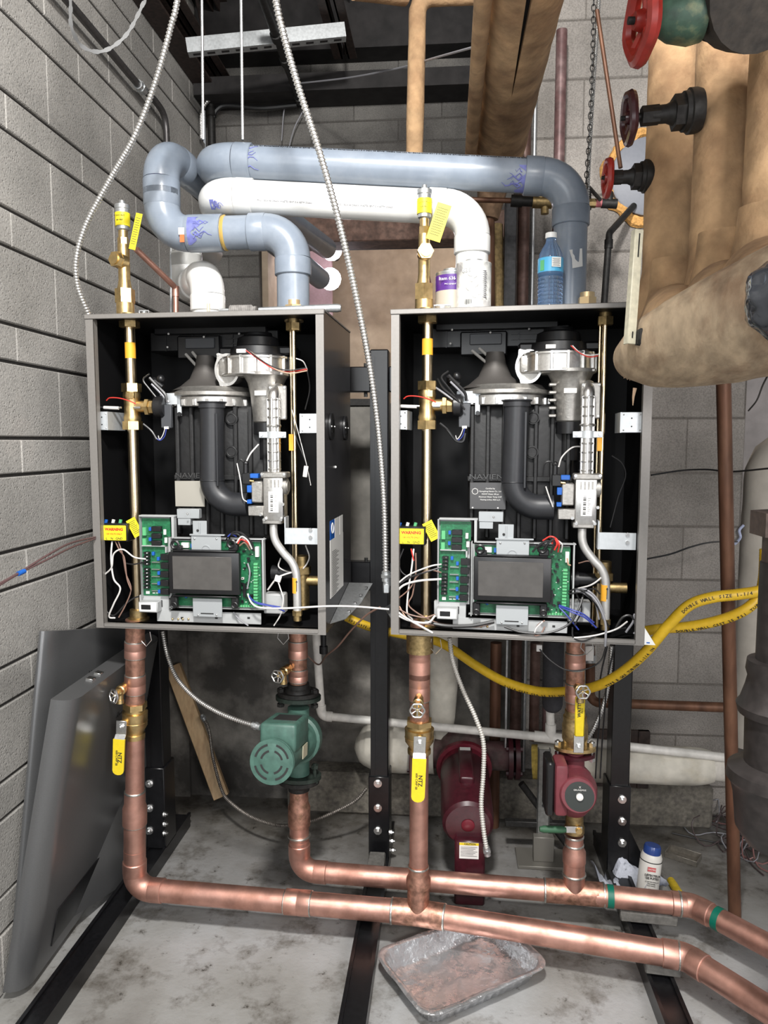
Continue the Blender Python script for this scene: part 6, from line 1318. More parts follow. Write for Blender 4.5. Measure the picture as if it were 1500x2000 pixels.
# ================================================================== insulated pipes
def rough_tube(mb, pts, r, n=26, amp=0.03, seed=0, step=0.02, cap=True):
    from mathutils import noise
    qn = resample(pts, step) + [V3(pts[-1])]; t_ = (qn[1] - qn[0]).normalized(); a, b, _ = frame_axes(t_); rings = []
    rs = r if isinstance(r, (list, tuple)) else None
    for i, p_ in enumerate(qn):
        t2 = (qn[min(i + 1, len(qn) - 1)] - qn[max(i - 1, 0)]).normalized() if i else t_
        qq = t_.rotation_difference(t2); a = qq @ a; b = qq @ b; t_ = t2; f = i / (len(qn) - 1)
        rr_ = r if rs is None else rs[min(int(f * (len(rs) - 1)), len(rs) - 2)] + (rs[min(int(f * (len(rs) - 1)), len(rs) - 2) + 1] - rs[min(int(f * (len(rs) - 1)), len(rs) - 2)]) * (f * (len(rs) - 1) - min(int(f * (len(rs) - 1)), len(rs) - 2))
        rg = []
        for k in range(n):
            u = 2 * pi * k / n; d_ = a * cos(u) + b * sin(u); s_ = p_ + d_ * rr_
            nn = noise.noise(s_ * 9 + V3((seed, 0, 0))) * amp + noise.noise(s_ * 30 + V3((0, seed, 0))) * amp * 0.35; rg.append(mb.bm.verts.new(p_ + d_ * rr_ * (1 + nn)))
        rings.append(rg)
    return mb.loft(rings, cap)
# small drop near the centre with its top elbow
xs_ = P(815, 200, 2.45)
t = thing('insulated_pipe', 'slim canvas-wrapped pipe dropping behind the long grey vent', 'insulated pipe', P(812, 372, 2.45))
mb = Mb(); rough_tube(mb, bent([P(808, 372, 2.45), P(816, -5, 2.45), P(960, -12, 2.45)], 0.045, 6), 0.0275, 20, 0.05, 3); mb.build('canvas_wrap', M_INSL if False else M_INS, t)
Mb().cyl(P(808, 372, 2.45) - ZV * 0.10, P(808, 372, 2.45) + ZV * 0.01, 0.012, n=12).build('bare_pipe', M_RUST, t)
mb = Mb(); rough_tube(mb, [P(690, -22, 2.3), P(790, -10, 2.42)], 0.03, 18, 0.05, 8); mb.build('side_wrap', M_INS, t)
# large overhead pipe with a slit
t = thing('insulated_pipe', 'large canvas-wrapped overhead pipe with an open slit, coming from the back wall', 'insulated pipe', P(970, 400, 2.72))
XO = 0.165; ZO = 2.462; RO = 0.088
mb = Mb(); n = 44; prv = None; N_ = 70
from mathutils import noise as NZ
for i in range(N_ + 1):
    y = 2.74 - (2.74 - 0.55) * i / N_; sl = max(0.0, (2.15 - y)) * 0.30; sl = min(sl, 0.55); c_ang = radians(268)
    ring = []
    for k in range(n):
        u = (c_ang + sl / 2) + (2 * pi - sl) * k / (n - 1) if sl > 0.02 else c_ang + 2 * pi * k / (n - 1)
        p_ = V3((XO + RO * cos(u), y, ZO + RO * sin(u))); ring.append(mb.bm.verts.new(V3((XO, y, ZO)) + (p_ - V3((XO, y, ZO))) * (1 + 0.04 * NZ.noise(p_ * 11))))
    inner = [mb.bm.verts.new(V3((XO, y, ZO)) + (v.co - V3((XO, y, ZO))) * 0.80) for v in (ring[0], ring[-1])]
    if prv:
        for k in range(n - 1): mb._f((prv[0][k], prv[0][k + 1], ring[k + 1], ring[k]))
        mb._f((prv[0][0], ring[0], inner[0], prv[1][0])); mb._f((prv[0][-1], prv[1][1], inner[1], ring[-1]))
    prv = (ring, inner)
mb.build('canvas_wrap', M_INS, t, ang=60)
Mb().cyl((XO, 2.80, ZO), (XO, 0.55, ZO), RO * 0.74, n=24).build('dark_core', M_DECK, t)
mb = Mb(); rough_tube(mb, bent([(XO - 0.005, 2.60, ZO - 0.02), (XO - 0.005, 2.735, ZO - 0.03), (XO - 0.03, 2.74, 2.24)], 0.05, 5), [0.07, 0.066, 0.06, 0.05, 0.036], 24, 0.07, 5); mb.build('elbow_wrap', M_INSD, t)
Mb().cyl((XO - 0.03, 2.74, 2.26), P(955, 700, 2.74), 0.022, n=16).build('bare_pipe', M_RUST, t)
Mb().cyl((XO - 0.098, 2.80, 2.40), (XO - 0.098, 1.4, 2.40), 0.020, n=16).build('side_strip', M_INS, t)

# right cluster: three risers turning into a header
YA_, YB_, YC_ = 1.72, 1.52, 1.40
rA = 0.058; rBb = 0.052
hd0 = P(1232, 690, 1.60); hd1 = P(1600, 560, 1.12)
def riser(px, Y, r, label, ybot, seed, flare):
    X = P(px, 300, Y).x; zb = P(px, ybot, Y).z; t = thing('insulated_pipe', label, 'insulated pipe', (X, Y, zb))
    mb = Mb(); rough_tube(mb, [V3((X, Y, zb)), V3((X, Y, zb + 0.09)), V3((X, Y, 2.9))], [r * flare, r * 1.0] + [r] * 9, 30, 0.045, seed); mb.build('canvas_wrap', M_INS, t, ang=60); return t, X
tRA, XA = riser(1312, 1.70, 0.0535, 'leftmost canvas-wrapped riser at the right, behind the green valve', 640, 1, 1.35)
tRB, XB = riser(1412, 1.52, 0.054, 'middle canvas-wrapped riser at the right carrying the dark handwheel valve', 640, 2, 1.4)
tRC, XC = riser(1516, 1.40, 0.050, 'rightmost canvas-wrapped riser cut by the photo edge', 560, 3, 1.4)
# header: axis from left end cap to the right past the frame
def hp(px, py, Y): return P(px, py, Y)
h0 = P(1262, 692, 1.58); h1 = P(1352, 668, 1.44); h2 = P(1500, 614, 1.22); h3 = P(1640, 540, 1.06)
t = thing('insulated_header', 'thick pale canvas-wrapped horizontal header with frayed left end', 'insulated pipe', h0)
hdv = (h2 - h0).normalized(); hE = h0 + hdv * 0.75
mb = Mb(); rough_tube(mb, [h0 - hdv * 0.055, h0 - hdv * 0.048, h0 - hdv * 0.03, h0, h0 + hdv * 0.2, h2, hE], [0.045, 0.072, 0.083, 0.090, 0.093, 0.096, 0.098, 0.098, 0.098, 0.098], 40, 0.03, 11, 0.012); mb.build('canvas_wrap', M_INSL, t, ang=60)
mb = Mb(); e_ = h0 - hdv * 0.05
for k in range(26):
    u = random.uniform(0, 2 * pi); s_ = e_ + V3((0, cos(u), sin(u))) * random.uniform(0.02, 0.055) + hdv * 0.004; mb.tube([s_, s_ - hdv * 0.01 + V3((-0.006, random.uniform(-.005, .005), random.uniform(-.006, .006))), s_ - hdv * 0.02 + V3((random.uniform(-.012, 0), 0, random.uniform(-.010, .010)))], 0.0008, 4)
mb.tube([P(1240, 758, 1.55), P(1237, 775, 1.55), P(1236, 792, 1.55)], [0.004, 0.0025, 0.0008], 6); mb.build('frayed_threads', mat('thread', (0.55, 0.38, 0.25), 0.9), t)
for (x, y, sx_, lab) in ((1290, 615, 0.07, 'a'), (1385, 560, 0.08, 'b')): pass
# joints: saddles of canvas between risers and header
for (px, py, Y, r0, tgt, s) in ((1318, 600, 1.66, 0.070, 1345, 5), (1415, 560, 1.48, 0.072, 1440, 6), (1500, 520, 1.36, 0.075, 1520, 7)):
    mb = Mb(); b0_ = on(h0, hE, tgt); a0_ = P(px, py, Y); rough_tube(mb, cr([a0_ + ZV * 0.10, a0_, a0_.lerp(b0_, 0.5) + V3((0, 0.01, 0.0)), b0_], 5), [0.050, 0.055, 0.064, r0 * 1.0, r0 * 1.12, r0 * 1.2, r0 * 1.2], 28, 0.05, s); mb.build('canvas_saddle', M_INS, t, ang=60)
mb = Mb(); a_ = P(1288, 655, 1.44); mb.box(P(1240, 645, 1.46), P(1312, 674, 1.43), 0.004); mb.build('black_strap', M_IRON, t, label='dark iron clamp strap')
# cream slotted strut hanging in front
a_ = P(1249, 448, 1.46); b_ = P(1233, 672, 1.44); d_ = (b_ - a_).normalized(); sd_ = d_.cross(V3((0.35, -1, 0))).normalized(); nn_ = sd_.cross(d_).normalized(); Ls = (b_ - a_).length; c_ = (a_ + b_) / 2
t = thing('pipe_hanger', 'cream painted steel strap hanger in front of the canvas header', 'hanger', b_)
mb = Mb(); m_cr = mat('cream_paint', (0.50, 0.47, 0.36), 0.5, noise=0.15); mb.m(m_cr).obox(c_, (d_, sd_, nn_), (Ls / 2, 0.0085, 0.0015), 0.001); mb.obox(c_ + sd_ * 0.008 - nn_ * 0.006, (d_, nn_, sd_), (Ls / 2, 0.007, 0.0012), 0.001)
mb.m(M_IRON).obox(a_.lerp(b_, 0.14) + nn_ * 0.0017, (d_, sd_, nn_), (0.022, 0.0012, 0.0006)); mb.obox(a_.lerp(b_, 0.92) + nn_ * 0.0017, (d_, sd_, nn_), (0.006, 0.0012, 0.0006)); mb.build('strap', None, t)
# foil wrapped dark end at the right edge
c_ = P(1528, 582, 1.02); t = thing('wrapped_fitting', 'dark crinkled plastic-wrapped fitting at the right photo edge', 'fitting', c_)
mb = Mb(); mb.sphere(c_, 0.050, 44, (0.9, 1, 1.05))
for v in mb.bm.verts: v.co = c_ + (v.co - c_) * (1 + 0.16 * NZ.noise(v.co * 45) + 0.06 * NZ.noise(v.co * 120))
mb.build('crinkled_wrap', mat('dark_wrap', (0.05, 0.055, 0.065), 0.15, 0.5, coat=0.5), t)

# handwheel gate valves
def gate(t, c, tip, R, wm, bodyr, bm_=M_IRON, spokes=5):
    c = V3(c); tip = V3(tip); d = (tip - c).normalized(); L_ = (tip - c).length; r = bodyr
    mb = Mb(); mb.lathe(c, d, [(0, r * 0.92), (r * 0.25, r), (r * 0.55, r), (r * 0.6, r * 0.9), (r * 0.8, r * 0.88)], 24); mb.hexn(c + d * r * 0.8, c + d * r * 1.25, r * 0.80)
    mb.lathe(c + d * r * 1.25, d, [(0, r * 0.55), (r * 0.3, r * 0.42), (r * 1.0, r * 0.40)], 18); mb.hexn(c + d * r * 1.9, c + d * r * 2.7, r * 0.45); mb.build('bonnet', bm_, t)
    mb = Mb(); mb.cyl(c + d * r * 2.6, tip + d * 0.008, r * 0.17, n=12); mb.build('stem', M_IRON, t)
    hand_wheel(t, tip, d, R, wm, spokes, R * 0.17, dish=0.10); return t
c_ = P(1368, 215, 1.50); tip = P(1229, 230, 1.50); t = thing('gate_valve', 'iron gate valve with dark maroon handwheel at mid height', 'valve', c_)
gate(t, c_, tip, 0.049, mat('wheel_maroon', (0.045, 0.012, 0.014), 0.25, noise=0.2), 0.040)
c_ = P(1275, 344, 1.70); tip = P(1187, 347, 1.70); t = thing('gate_valve', 'iron gate valve with small bright red handwheel, the lowest one', 'valve', c_)
gate(t, c_, tip, 0.042, M_REDW, 0.034)
c_ = P(1372, 30, 1.24); tip = P(1254, 40, 1.24); t = thing('gate_valve', 'big green iron gate valve with large red handwheel at the top edge', 'valve', c_)
d_ = (tip - c_).normalized(); mb = Mb(); mb.lathe(c_ + d_ * 0.0, d_, [(0, 0.036), (0.02, 0.040), (0.05, 0.034), (0.066, 0.024), (0.075, 0.018)], 22); mb.box(P(1296, -20, 1.25), P(1345, 60, 1.30), 0.006); mb.build('bonnet', M_GVALVE, t)
mb = Mb(); mb.cyl(c_ + d_ * 0.06, tip + d_ * 0.01, 0.0055, n=12); mb.build('stem', M_IRON, t)
hand_wheel(t, tip, (d_ + V3((0.0, -0.12, 0))).normalized(), 0.063, M_REDW, 5, 0.0115, dish=0.10)
mb = Mb(); mb.lathe(P(1395, -30, 1.32), P(1500, -30, 1.20) - P(1395, -30, 1.32), [(0, 0.055), (0.02, 0.075), (0.05, 0.080), (0.052, 0.070), (0.09, 0.070), (0.092, 0.088), (0.14, 0.088)], 24); mb.build('flange_body', mat('grimy_iron', (0.028, 0.022, 0.017), 0.7, noise=0.5, nscale=20, bump=0.5), t)

# ------------------------------------------------------------------ chain, rod, trap pipe, conduit on the right wall
mb = Mb(); A = P(1160, -20, 2.25); Bz = P(1141, 398, 2.25); L_ = (Bz - A).length; n = int(L_ / 0.016); 
t = thing('pull_chain', 'dark hanging chain beside the grey vent elbow', 'chain', Bz); q0 = lambda f: A.lerp(Bz, f) + V3((0.006 * sin(f * 3), 0, 0))
for k in range(n):
    c_ = q0(k / n); d_ = (q0((k + 1) / n) - c_).normalized(); sd_ = V3((1, 0, 0)) if k % 2 else V3((0, 1, 0)); sd_ = (sd_ - d_ * sd_.dot(d_)).normalized()
    mb.tube([c_ + d_ * (0.0105 * cos(u)) + sd_ * (0.0058 * sin(u)) for u in [2 * pi * j / 8 for j in range(8)]], 0.0015, 5, closed=True)
mb.build('links', M_IRON, t)
mb = Mb(); conduit(mb, cr([P(1170, -12, 2.3), P(1166, 60, 2.3), P(1158, 180, 2.3), P(1150, 320, 2.28), P(1145, 420, 2.26), P(1138, 520, 2.24), P(1132, 600, 2.22)]), 0.0065, 0.008)
tag(mb.build('flex_conduit', M_FLEX), 'slim flex conduit running down just right of the grey vent', 'conduit')
mb = Mb(); mb.cyl(P(1166, 20, 2.0), P(1212, 328, 1.95), 0.0052, n=10); tag(mb.build('steel_rod', M_RUST), 'thin rusty rod slanting down to the lowest red handwheel', 'rod')
mb = Mb(); mb.tube(bent([P(1238, 402, 2.84), P(1190, 455, 2.70), P(1178, 620, 2.70)], 0.02, 5), 0.0115, 12); mb.lathe(P(1189, 468, 2.70), -ZV, [(0, 0.0118), (0, 0.0145), (0.03, 0.0145), (0.03, 0.0118)], 14)
tag(mb.build('trap_pipe', M_IRON), 'black bent iron pipe coming out of the block wall', 'pipe')
# relief valve cross pipe
t = thing('relief_valve', 'brass relief valve on a thin copper line under the grey vent', 'valve', P(1050, 395, 2.5)); YV_ = 2.5
mb = Mb(); mb.cyl(P(918, 390, YV_), P(1000, 392, YV_), 0.0085, n=12); mb.build('copper_line', M_RUST, t)
mb = Mb(); mb.cyl(P(998, 392, YV_), P(1020, 393, YV_), 0.019, n=14); mb.cyl(P(1020, 393, YV_), P(1042, 394, YV_), 0.0155, n=14); mb.build('iron_union', M_IRON, t)
mb = Mb(); mb.cyl(P(1175, 397, YV_), P(1205, 398, YV_), 0.015, n=14).cyl(P(1190, 375, YV_), P(1190, 397, YV_), 0.012, n=12); mb.build('iron_elbow', M_IRON, t)
mb = Mb(); mb.m(mat('pink_tape', (0.42, 0.12, 0.13), 0.6)).cyl(P(1019, 393, YV_), P(1028, 393, YV_), 0.0125, n=14).cyl(P(1161, 397, YV_), P(1177, 397, YV_), 0.0125, n=14); mb.build('pink_tape', None, t)
mb = Mb(); mb.m(M_BRASSD).cyl(P(1040, 394, YV_), P(1078, 395, YV_), 0.020, n=18).cyl(P(1055, 395, YV_), P(1055, 380, YV_), 0.018, n=16).cyl(P(1064, 400, YV_), P(1064, 418, YV_), 0.0125, n=14).cyl(P(1076, 395, YV_), P(1162, 397, YV_), 0.010, n=12).cyl(P(1150, 397, YV_), P(1163, 397, YV_), 0.015, n=8); mb.build('brass_body', None, t)
mb = Mb(); mb.cyl(P(1150, 365, 2.55), P(1172, 390, 2.45), 0.006, n=8).cyl(P(1148, 375, 2.5), P(1148, 410, 2.5), 0.011, n=10); tag(mb.build('small_bracket', M_IRON), 'small dark bracket clipped beside the grey vent elbow collar', 'bracket')
# verticals behind the boilers
def vpipe(name, x0, x1, ytop, ybot, Y, label, m, cat='pipe', box=False, ends=None):
    a = P((x0 + x1) / 2, ytop, Y); b_ = P((x0 + x1) / 2, ybot, Y)
    if ybot == 700: b_.z = 0.168 if Y > 2.757 else 0.0
    a.x = P((x0 + x1) / 2, 500 if ytop < 500 else ytop, Y).x; r = (P(x1, ytop, Y) - P(x0, ytop, Y)).length / 2
    mb = Mb()
    if box: mb.box((a.x - r, Y, b_.z), (a.x + r, Y + 0.04, a.z), 0.002); mb.box((a.x - r * 0.7, Y - 0.003, b_.z), (a.x - r * 0.5, Y, a.z))
    else:
        mb.cyl((a.x, Y, b_.z), (a.x, Y, a.z), r, n=18)
        if ends: 
            for f in ends: zc = b_.z + (a.z - b_.z) * f; mb.cyl((a.x, Y, zc - 0.02), (a.x, Y, zc + 0.02), r * 1.2, n=18)
    return tag(mb.build(name, m), label, cat)
vpipe('angle_post', 985, 1008, 395, 640, 2.80, 'dark steel angle post rising behind the smeared can', mat('grey_dark_paint', (0.07, 0.07, 0.075), 0.5, noise=0.3), 'post', True)
vpipe('vertical_pipe', 1010, 1034, 60, 700, 2.82, 'dark vertical pipe on the wall just left of the water bottle, running to the curb', M_BRNPIPE)
vpipe('vertical_pipe', 1036, 1044, 60, 700, 2.84, 'thin pale vertical pipe on the wall left of the water bottle', M_GALV)
vpipe('vertical_pipe', 1077, 1099, 60, 700, 2.78, 'maroon-brown vertical pipe passing behind the grey vent elbow', mat('maroon_pipe', (0.13, 0.07, 0.068), 0.45, 0.2, noise=0.3, nscale=14, col2=(0.20, 0.13, 0.125)))
vpipe('vertical_pipe', 958, 980, 1255, 1620, 2.72, 'dark rusty vertical pipe behind the yellow gas hose, right of the cream pipe', M_RUST)
vpipe('vertical_pipe', 1036, 1056, 1255, 1445, 2.70, 'rusty vertical pipe below the right boiler beside the black foam sleeve', M_BRNPIPE)
vpipe('vertical_pipe', 988, 993, 1250, 1460, 2.60, 'thin steel rod hanging below the right boiler', M_GALV)
# spray foam strip
mb = Mb(); a_ = P(968, 440, 2.84); b_ = P(972, 610, 2.84); rough_tube(mb, [b_, a_], 0.024, 14, 0.5, 9, 0.01); tag(mb.build('foam_strip', mat('pale_foam', (0.50, 0.36, 0.17), 0.9, noise=0.3, bump=0.8)), 'vertical strip of yellow-brown spray foam beside the white vent pipe', 'foam')
# panel seen between the boilers
mb = Mb(); a_ = P(699, 792, 2.84); b_ = P(727, 1145, 2.84); mb.m(mat('weathered_panel', (0.20, 0.19, 0.17), 0.7, noise=0.2, nscale=8, bump=0.3)).box((a_.x - 0.08, 2.84, b_.z), (b_.x + 0.05, 2.867, a_.z), 0.002); mb.m(M_IRON).box((a_.x - 0.08, 2.83, a_.z), (b_.x + 0.05, 2.867, a_.z + 0.025)); mb.m(M_STEEL).sphere(P(719, 1120, 2.835), 0.008, 10)
tag(mb.build('wall_panel', None), 'weathered grey panel on the back wall between the two boilers', 'panel')
# ================================================================== flexible conduits
def flex(pts, r, m, label, pitch=0.0085, ends=(True, True), nn=9):
    t = thing('flex_conduit', label, 'conduit', pts[-1]); path = cr(pts, 10)
    mb = Mb(); conduit(mb, path, r, pitch, nn); mb.build('armour', m, t)
    for e, f in ((0, ends[0]), (-1, ends[1])):
        if f:
            a = path[e]; d = (path[1] - path[0]).normalized() if e == 0 else (path[-1] - path[-2]).normalized()
            mb = Mb(); mb.cyl(a - d * 0.012, a + d * 0.014, r * 1.35, n=14).hexn(a - d * 0.004, a + d * 0.004, r * 1.7); mb.build('connector', M_GALV, t)
    return t
flex([P(350, -25, 1.70) + V3((0.16, -0.05, 0.90)), P(350, -25, 1.70) + V3((0.07, -0.02, 0.35)), P(350, -25, 1.70), P(333, 55, 1.72), P(302, 165, 1.76), P(262, 268, 1.80), P(214, 352, 1.85), P(168, 438, 1.88), P(149, 505, 1.90), P(152, 560, 1.93), P(172, 612, 1.97), P(184, 650, 2.02)], 0.0075, M_FLEX, 'long steel flex conduit sweeping down the left wall to the left boiler', 0.0085, (False, False))
flex([P(534, -25, 1.66) + V3((-0.14, -0.05, 0.90)), P(534, -25, 1.66) + V3((-0.06, -0.02, 0.35)), P(534, -25, 1.66), P(552, 60, 1.68), P(583, 170, 1.70), P(625, 300, 1.74), P(664, 440, 1.79), P(697, 585, 1.85), P(723, 720, 1.90), P(740, 850, 1.94), P(750, 980, 1.96), P(753, 1080, 1.97), P(754, 1125, 1.97)], 0.0085, M_FLEX, 'long steel flex conduit hanging between the two boilers', 0.009, (False, True))
mb = Mb(); c_ = P(756, 1133, 1.97); mb.cyl(c_ + ZV * 0.02, c_ - ZV * 0.015, 0.011, n=12).box(c_ + V3((-0.010, -0.012, -0.035)), c_ + V3((0.008, 0.012, -0.008)), 0.003); tag(mb.build('conduit_fitting', M_GALV), 'angled conduit fitting on the left side of the right boiler', 'fitting')
flex([P(318, 1234, 2.16), P(327, 1280, 2.14), P(346, 1325, 2.10), P(380, 1362, 2.05), P(420, 1388, 2.01), P(462, 1406, 1.98), P(500, 1418, 1.96)], 0.0065, M_FLEX, 'steel flex conduit from the left boiler down to the green pump', 0.0075, (False, True))
flex([P(878, 1246, 2.12), P(884, 1290, 2.12), P(903, 1345, 2.12), P(928, 1400, 2.12), P(944, 1450, 2.12), P(944, 1510, 2.12), P(940, 1570, 2.11), P(945, 1625, 2.10), P(951, 1662, 2.10)], 0.0072, M_FLEXW, 'pale flex conduit hanging in front of the large maroon pump', 0.008, (False, True))
flex([P(1194, 1262, 2.26), P(1190, 1320, 2.26), P(1180, 1372, 2.25), P(1162, 1418, 2.24), P(1143, 1450, 2.22)], 0.0072, M_FLEX, 'short flex conduit behind the red circulator valve', 0.008, (False, False))
flex([P(397, 1402, 2.70), P(408, 1425, 2.68), P(416, 1480, 2.66), P(432, 1540, 2.62), P(448, 1565, 2.58), P(490, 1595, 2.50), P(545, 1612, 2.45), P(600, 1606, 2.44), P(655, 1585, 2.46), P(695, 1563, 2.48), P(716, 1540, 2.50)], 0.0065, M_FLEXD, 'dirty flex conduit looping from the wood board across the floor', 0.0075, (True, False))
for (x0, x1, lab) in ((1186, 1163, 'left thin black cable hanging down by the right stand post'), (1200, 1172, 'right thin black cable hanging down by the right stand post')):
    mb = Mb(); mb.tube(cr([P(x0, 1262, 2.22), P(x0 - 14, 1330, 2.20), P(x1 + 8, 1400, 2.22), P(x1 + 4, 1450, 2.24), P(x1, 1520, 2.26)]), 0.0026, 6); tag(mb.build('cable', M_WIREB), lab, 'cable')

# ================================================================== yellow gas hose
def path_text(s, path, h, out, m, name, parent, start=0.0):
    """letters laid one after another along a path, facing 'out'"""
    q_ = resample(path, h * 0.95); mb = Mb(); mb.m(m); k0 = int(start / (h * 0.95))
    for i, ch in enumerate(s):
        j = k0 + i
        if j + 1 >= len(q_): break
        if ch == ' ': continue
        c = bpy.data.curves.new('g', 'FONT'); c.body = ch; c.size = h / 0.7; c.align_x = 'CENTER'; c.align_y = 'CENTER'; c.resolution_u = 1; c.extrude = 0.0003; c.offset = 0.0002
        o = bpy.data.objects.new('g', c); me = bpy.data.meshes.new_from_object(o); bpy.data.objects.remove(o)
        d = (q_[j + 1] - q_[j]).normalized(); f = V3(out[0]); f = (f - d * f.dot(d)).normalized(); u = f.cross(d)
        me.transform(Matrix.Translation(q_[j] + f * out[1]) @ Matrix((d, u, f)).transposed().to_4x4()); mb.bm.from_mesh(me); bpy.data.meshes.remove(me)
    for f_ in mb.bm.faces: f_.material_index = 0
    return mb.build(name, m, parent)
def gas_hose(pts, r, label, texts=()):
    t = thing('gas_hose', label, 'gas hose', pts[-1]); path = cr(pts, 12); qn = resample(path, 0.0035); mb = Mb()
    mb.tube(qn, [r * (1.0 if i % 2 else 0.965) for i in range(len(qn))], 16); mb.build('yellow_jacket', M_YELG, t, ang=60)
    for s_, st, o_ in texts: path_text(s_, path, 0.0085, (o_, r + 0.0004), M_INK, 'lettering', t, st)
    return t
gas_hose([P(676, 1205, 2.46), P(700, 1216, 2.46), P(735, 1228, 2.47), P(790, 1240, 2.47), P(845, 1250, 2.45), P(880, 1266, 2.42), P(930, 1300, 2.38), P(985, 1331, 2.33), P(1050, 1350, 2.28), P(1110, 1350, 2.23), P(1165, 1340, 2.19), P(1215, 1313, 2.14), P(1262, 1272, 2.08), P(1305, 1222, 2.03), P(1345, 1183, 2.00), P(1390, 1167, 1.98), P(1440, 1161, 1.97), P(1486, 1153, 1.97), P(1500, 1135, 1.97), P(1503, 1080, 1.97)], 0.0150,
         'long yellow corrugated gas hose sagging beneath the right boiler, lower loop', (('3PS24975-P', 0.02, (0, -0.9, -0.1)), ('1-1/4 CSST CSA 25 PSI DOUBLE WALL', 0.60, (0, -0.85, -0.5)), ('TYPE B GAS TUBING 1-1/4 IN', 0.93, (0, -0.85, -0.5)), ('DOUBLE WALL SIZE 1-1/4', 1.28, (0, -0.9, 0.1))))
gas_hose([P(1262, 1232, 2.12), P(1290, 1228, 2.10), P(1350, 1223, 2.06), P(1410, 1210, 2.02), P(1455, 1191, 1.99), P(1482, 1165, 1.99), P(1492, 1130, 1.99), P(1495, 1070, 1.99)], 0.0145,
         'yellow corrugated gas hose leaving the right boiler side, upper loop', (('DOUBLE WALL CSST 25 PSI TUBING', 0.09, (0, -0.85, -0.45)), ('SIZE 1-1/4', 0.42, (0, -0.9, 0))))

# ================================================================== white condensate line, wrapped pipes
t = thing('drain_pipe', 'thin white plastic drain line crossing low behind the stand posts', 'pipe', P(640, 1400, 2.55)); rD = 0.0145
pD = [P(617, 1236, 2.55), P(628, 1398, 2.55), P(1075, 1441, 2.53), P(1520, 1491, 2.46)]
run(t, pD[:3], rD, M_PVCD, 0.022, 0.022, fr=1.25, n=20); Mb().cyl(pD[2], pD[3], rD, n=20).build('pipe', M_PVCD, t)
dD = (pD[3] - pD[2]).normalized(); Mb().cyl(pD[2] - dD * 0.055, pD[2] + dD * 0.055, rD * 1.28, n=20).cyl(pD[2], pD[2] + ZV * 0.05, rD * 1.28, n=20).build('tee', M_PVCD, t)
Mb().cyl(pD[2] + ZV * 0.04, P(1072, 1330, 2.53), rD, n=20).build('branch_pipe', M_PVCD, t)
c_ = P(1078, 1300, 2.50); mb = Mb(); zb = P(1078, 1392, 2.46).z; zt = P(1078, 1250, 2.46).z; cx = P(1080, 1320, 2.46).x
mb.lathe((cx, 2.46, zb), ZV, [(0, 0.004), (0.006, 0.020), (0.016, 0.030), (0.032, 0.0345), (zt - zb, 0.0345)], 24); tag(mb.build('foam_sleeve', M_RUBBER), 'black foam insulation sleeve with rounded end under the right boiler', 'insulation')
mb = Mb(); mb.cyl(P(632, 1236, 2.36), P(632, 1262, 2.36), 0.009, n=12).cyl(P(632, 1262, 2.36), P(632, 1276, 2.36), 0.014, n=12); tag(mb.build('black_tube', M_BLACK), 'short black tube with collar below the left boiler right corner', 'tube')
mb = Mb(); mb.tube(cr([P(742, 1186, 2.05), P(715, 1202, 2.1), P(685, 1232, 2.15), P(660, 1262, 2.2), P(637, 1281, 2.3), P(622, 1298, 2.5), P(600, 1280, 2.52), P(585, 1262, 2.5)]), 0.0028, 6); tag(mb.build('cable', M_WIREBR), 'brown wire drooping between the boilers below their corner brackets', 'cable')
for (x0, x1, y0, y1, lab) in ((604, 616, 1238, 1500, 'dark pipe'),): pass
t = thing('insulated_pipe', 'dusty cream-wrapped vertical pipe behind the middle copper riser', 'insulated pipe', P(865, 1450, 2.66))
mb = Mb(); X0 = P(864, 1350, 2.68).x; zb = P(864, 1462, 2.68).z; rough_tube(mb, [V3((X0, 2.68, zb)), V3((X0, 2.68, zb + 0.015)), V3((X0, 2.68, zb + 0.05)), V3((X0, 2.68, 1.0))], [0.030, 0.048, 0.056, 0.056, 0.055, 0.055, 0.055], 24, 0.03, 21); mb.build('canvas_wrap', M_INSW, t, ang=60)
t = thing('insulated_pipe', 'dusty white wrapped pipe elbow low behind the middle stand post', 'insulated pipe', P(740, 1500, 2.66))
mb = Mb(); rough_tube(mb, [P(694, 1452, 2.68), P(700, 1453, 2.68), P(716, 1455, 2.68), P(850, 1462, 2.66)], [0.02, 0.062, 0.078, 0.087, 0.092, 0.094, 0.094, 0.094, 0.094, 0.093, 0.092, 0.091, 0.09, 0.09, 0.09], 32, 0.04, 22, 0.008); mb.build('canvas_wrap', M_INSW, t, ang=60)
mb = Mb(); rough_tube(mb, [P(722, 1450, 2.70), P(722, 1392, 2.70)], [0.05, 0.03], 20, 0.04, 23) if False else None; mb.bm.free()
t = thing('insulated_pipe', 'thick white-jacketed horizontal pipe low on the right behind the stand', 'insulated pipe', P(1060, 1520, 2.62))
wa = P(1052, 1488, 2.60); wb = P(1392, 1497, 2.52); rW = 0.064
mb = Mb(); rough_tube(mb, [wa, wb - (wb - wa).normalized() * 0.05, wb], [rW] * 12 + [rW * 0.93, rW * 0.7], 30, 0.022, 24); mb.build('canvas_jacket', M_INSW, t, ang=60)
dW = (wb - wa).normalized(); mb = Mb(); mb.cyl(wa - dW * 0.022, wa + dW * 0.004, rW * 0.93, n=26); mb.build('yellow_glasswool', mat('glasswool', (0.50, 0.36, 0.08), 0.9, noise=0.3), t)
mb = Mb(); rough_tube(mb, [wb - dW * 0.03, wb + dW * 0.14], [rW * 0.7, rW * 0.8], 16, 0.10, 25); mb.build('paper_wrap', mat('cream_wrap', (0.58, 0.55, 0.50), 0.8, noise=0.1), t)
t = thing('insulated_pipe', 'tall cream paper-wrapped vertical pipe beside the far right wall', 'insulated pipe', P(1490, 1530, 3.05))
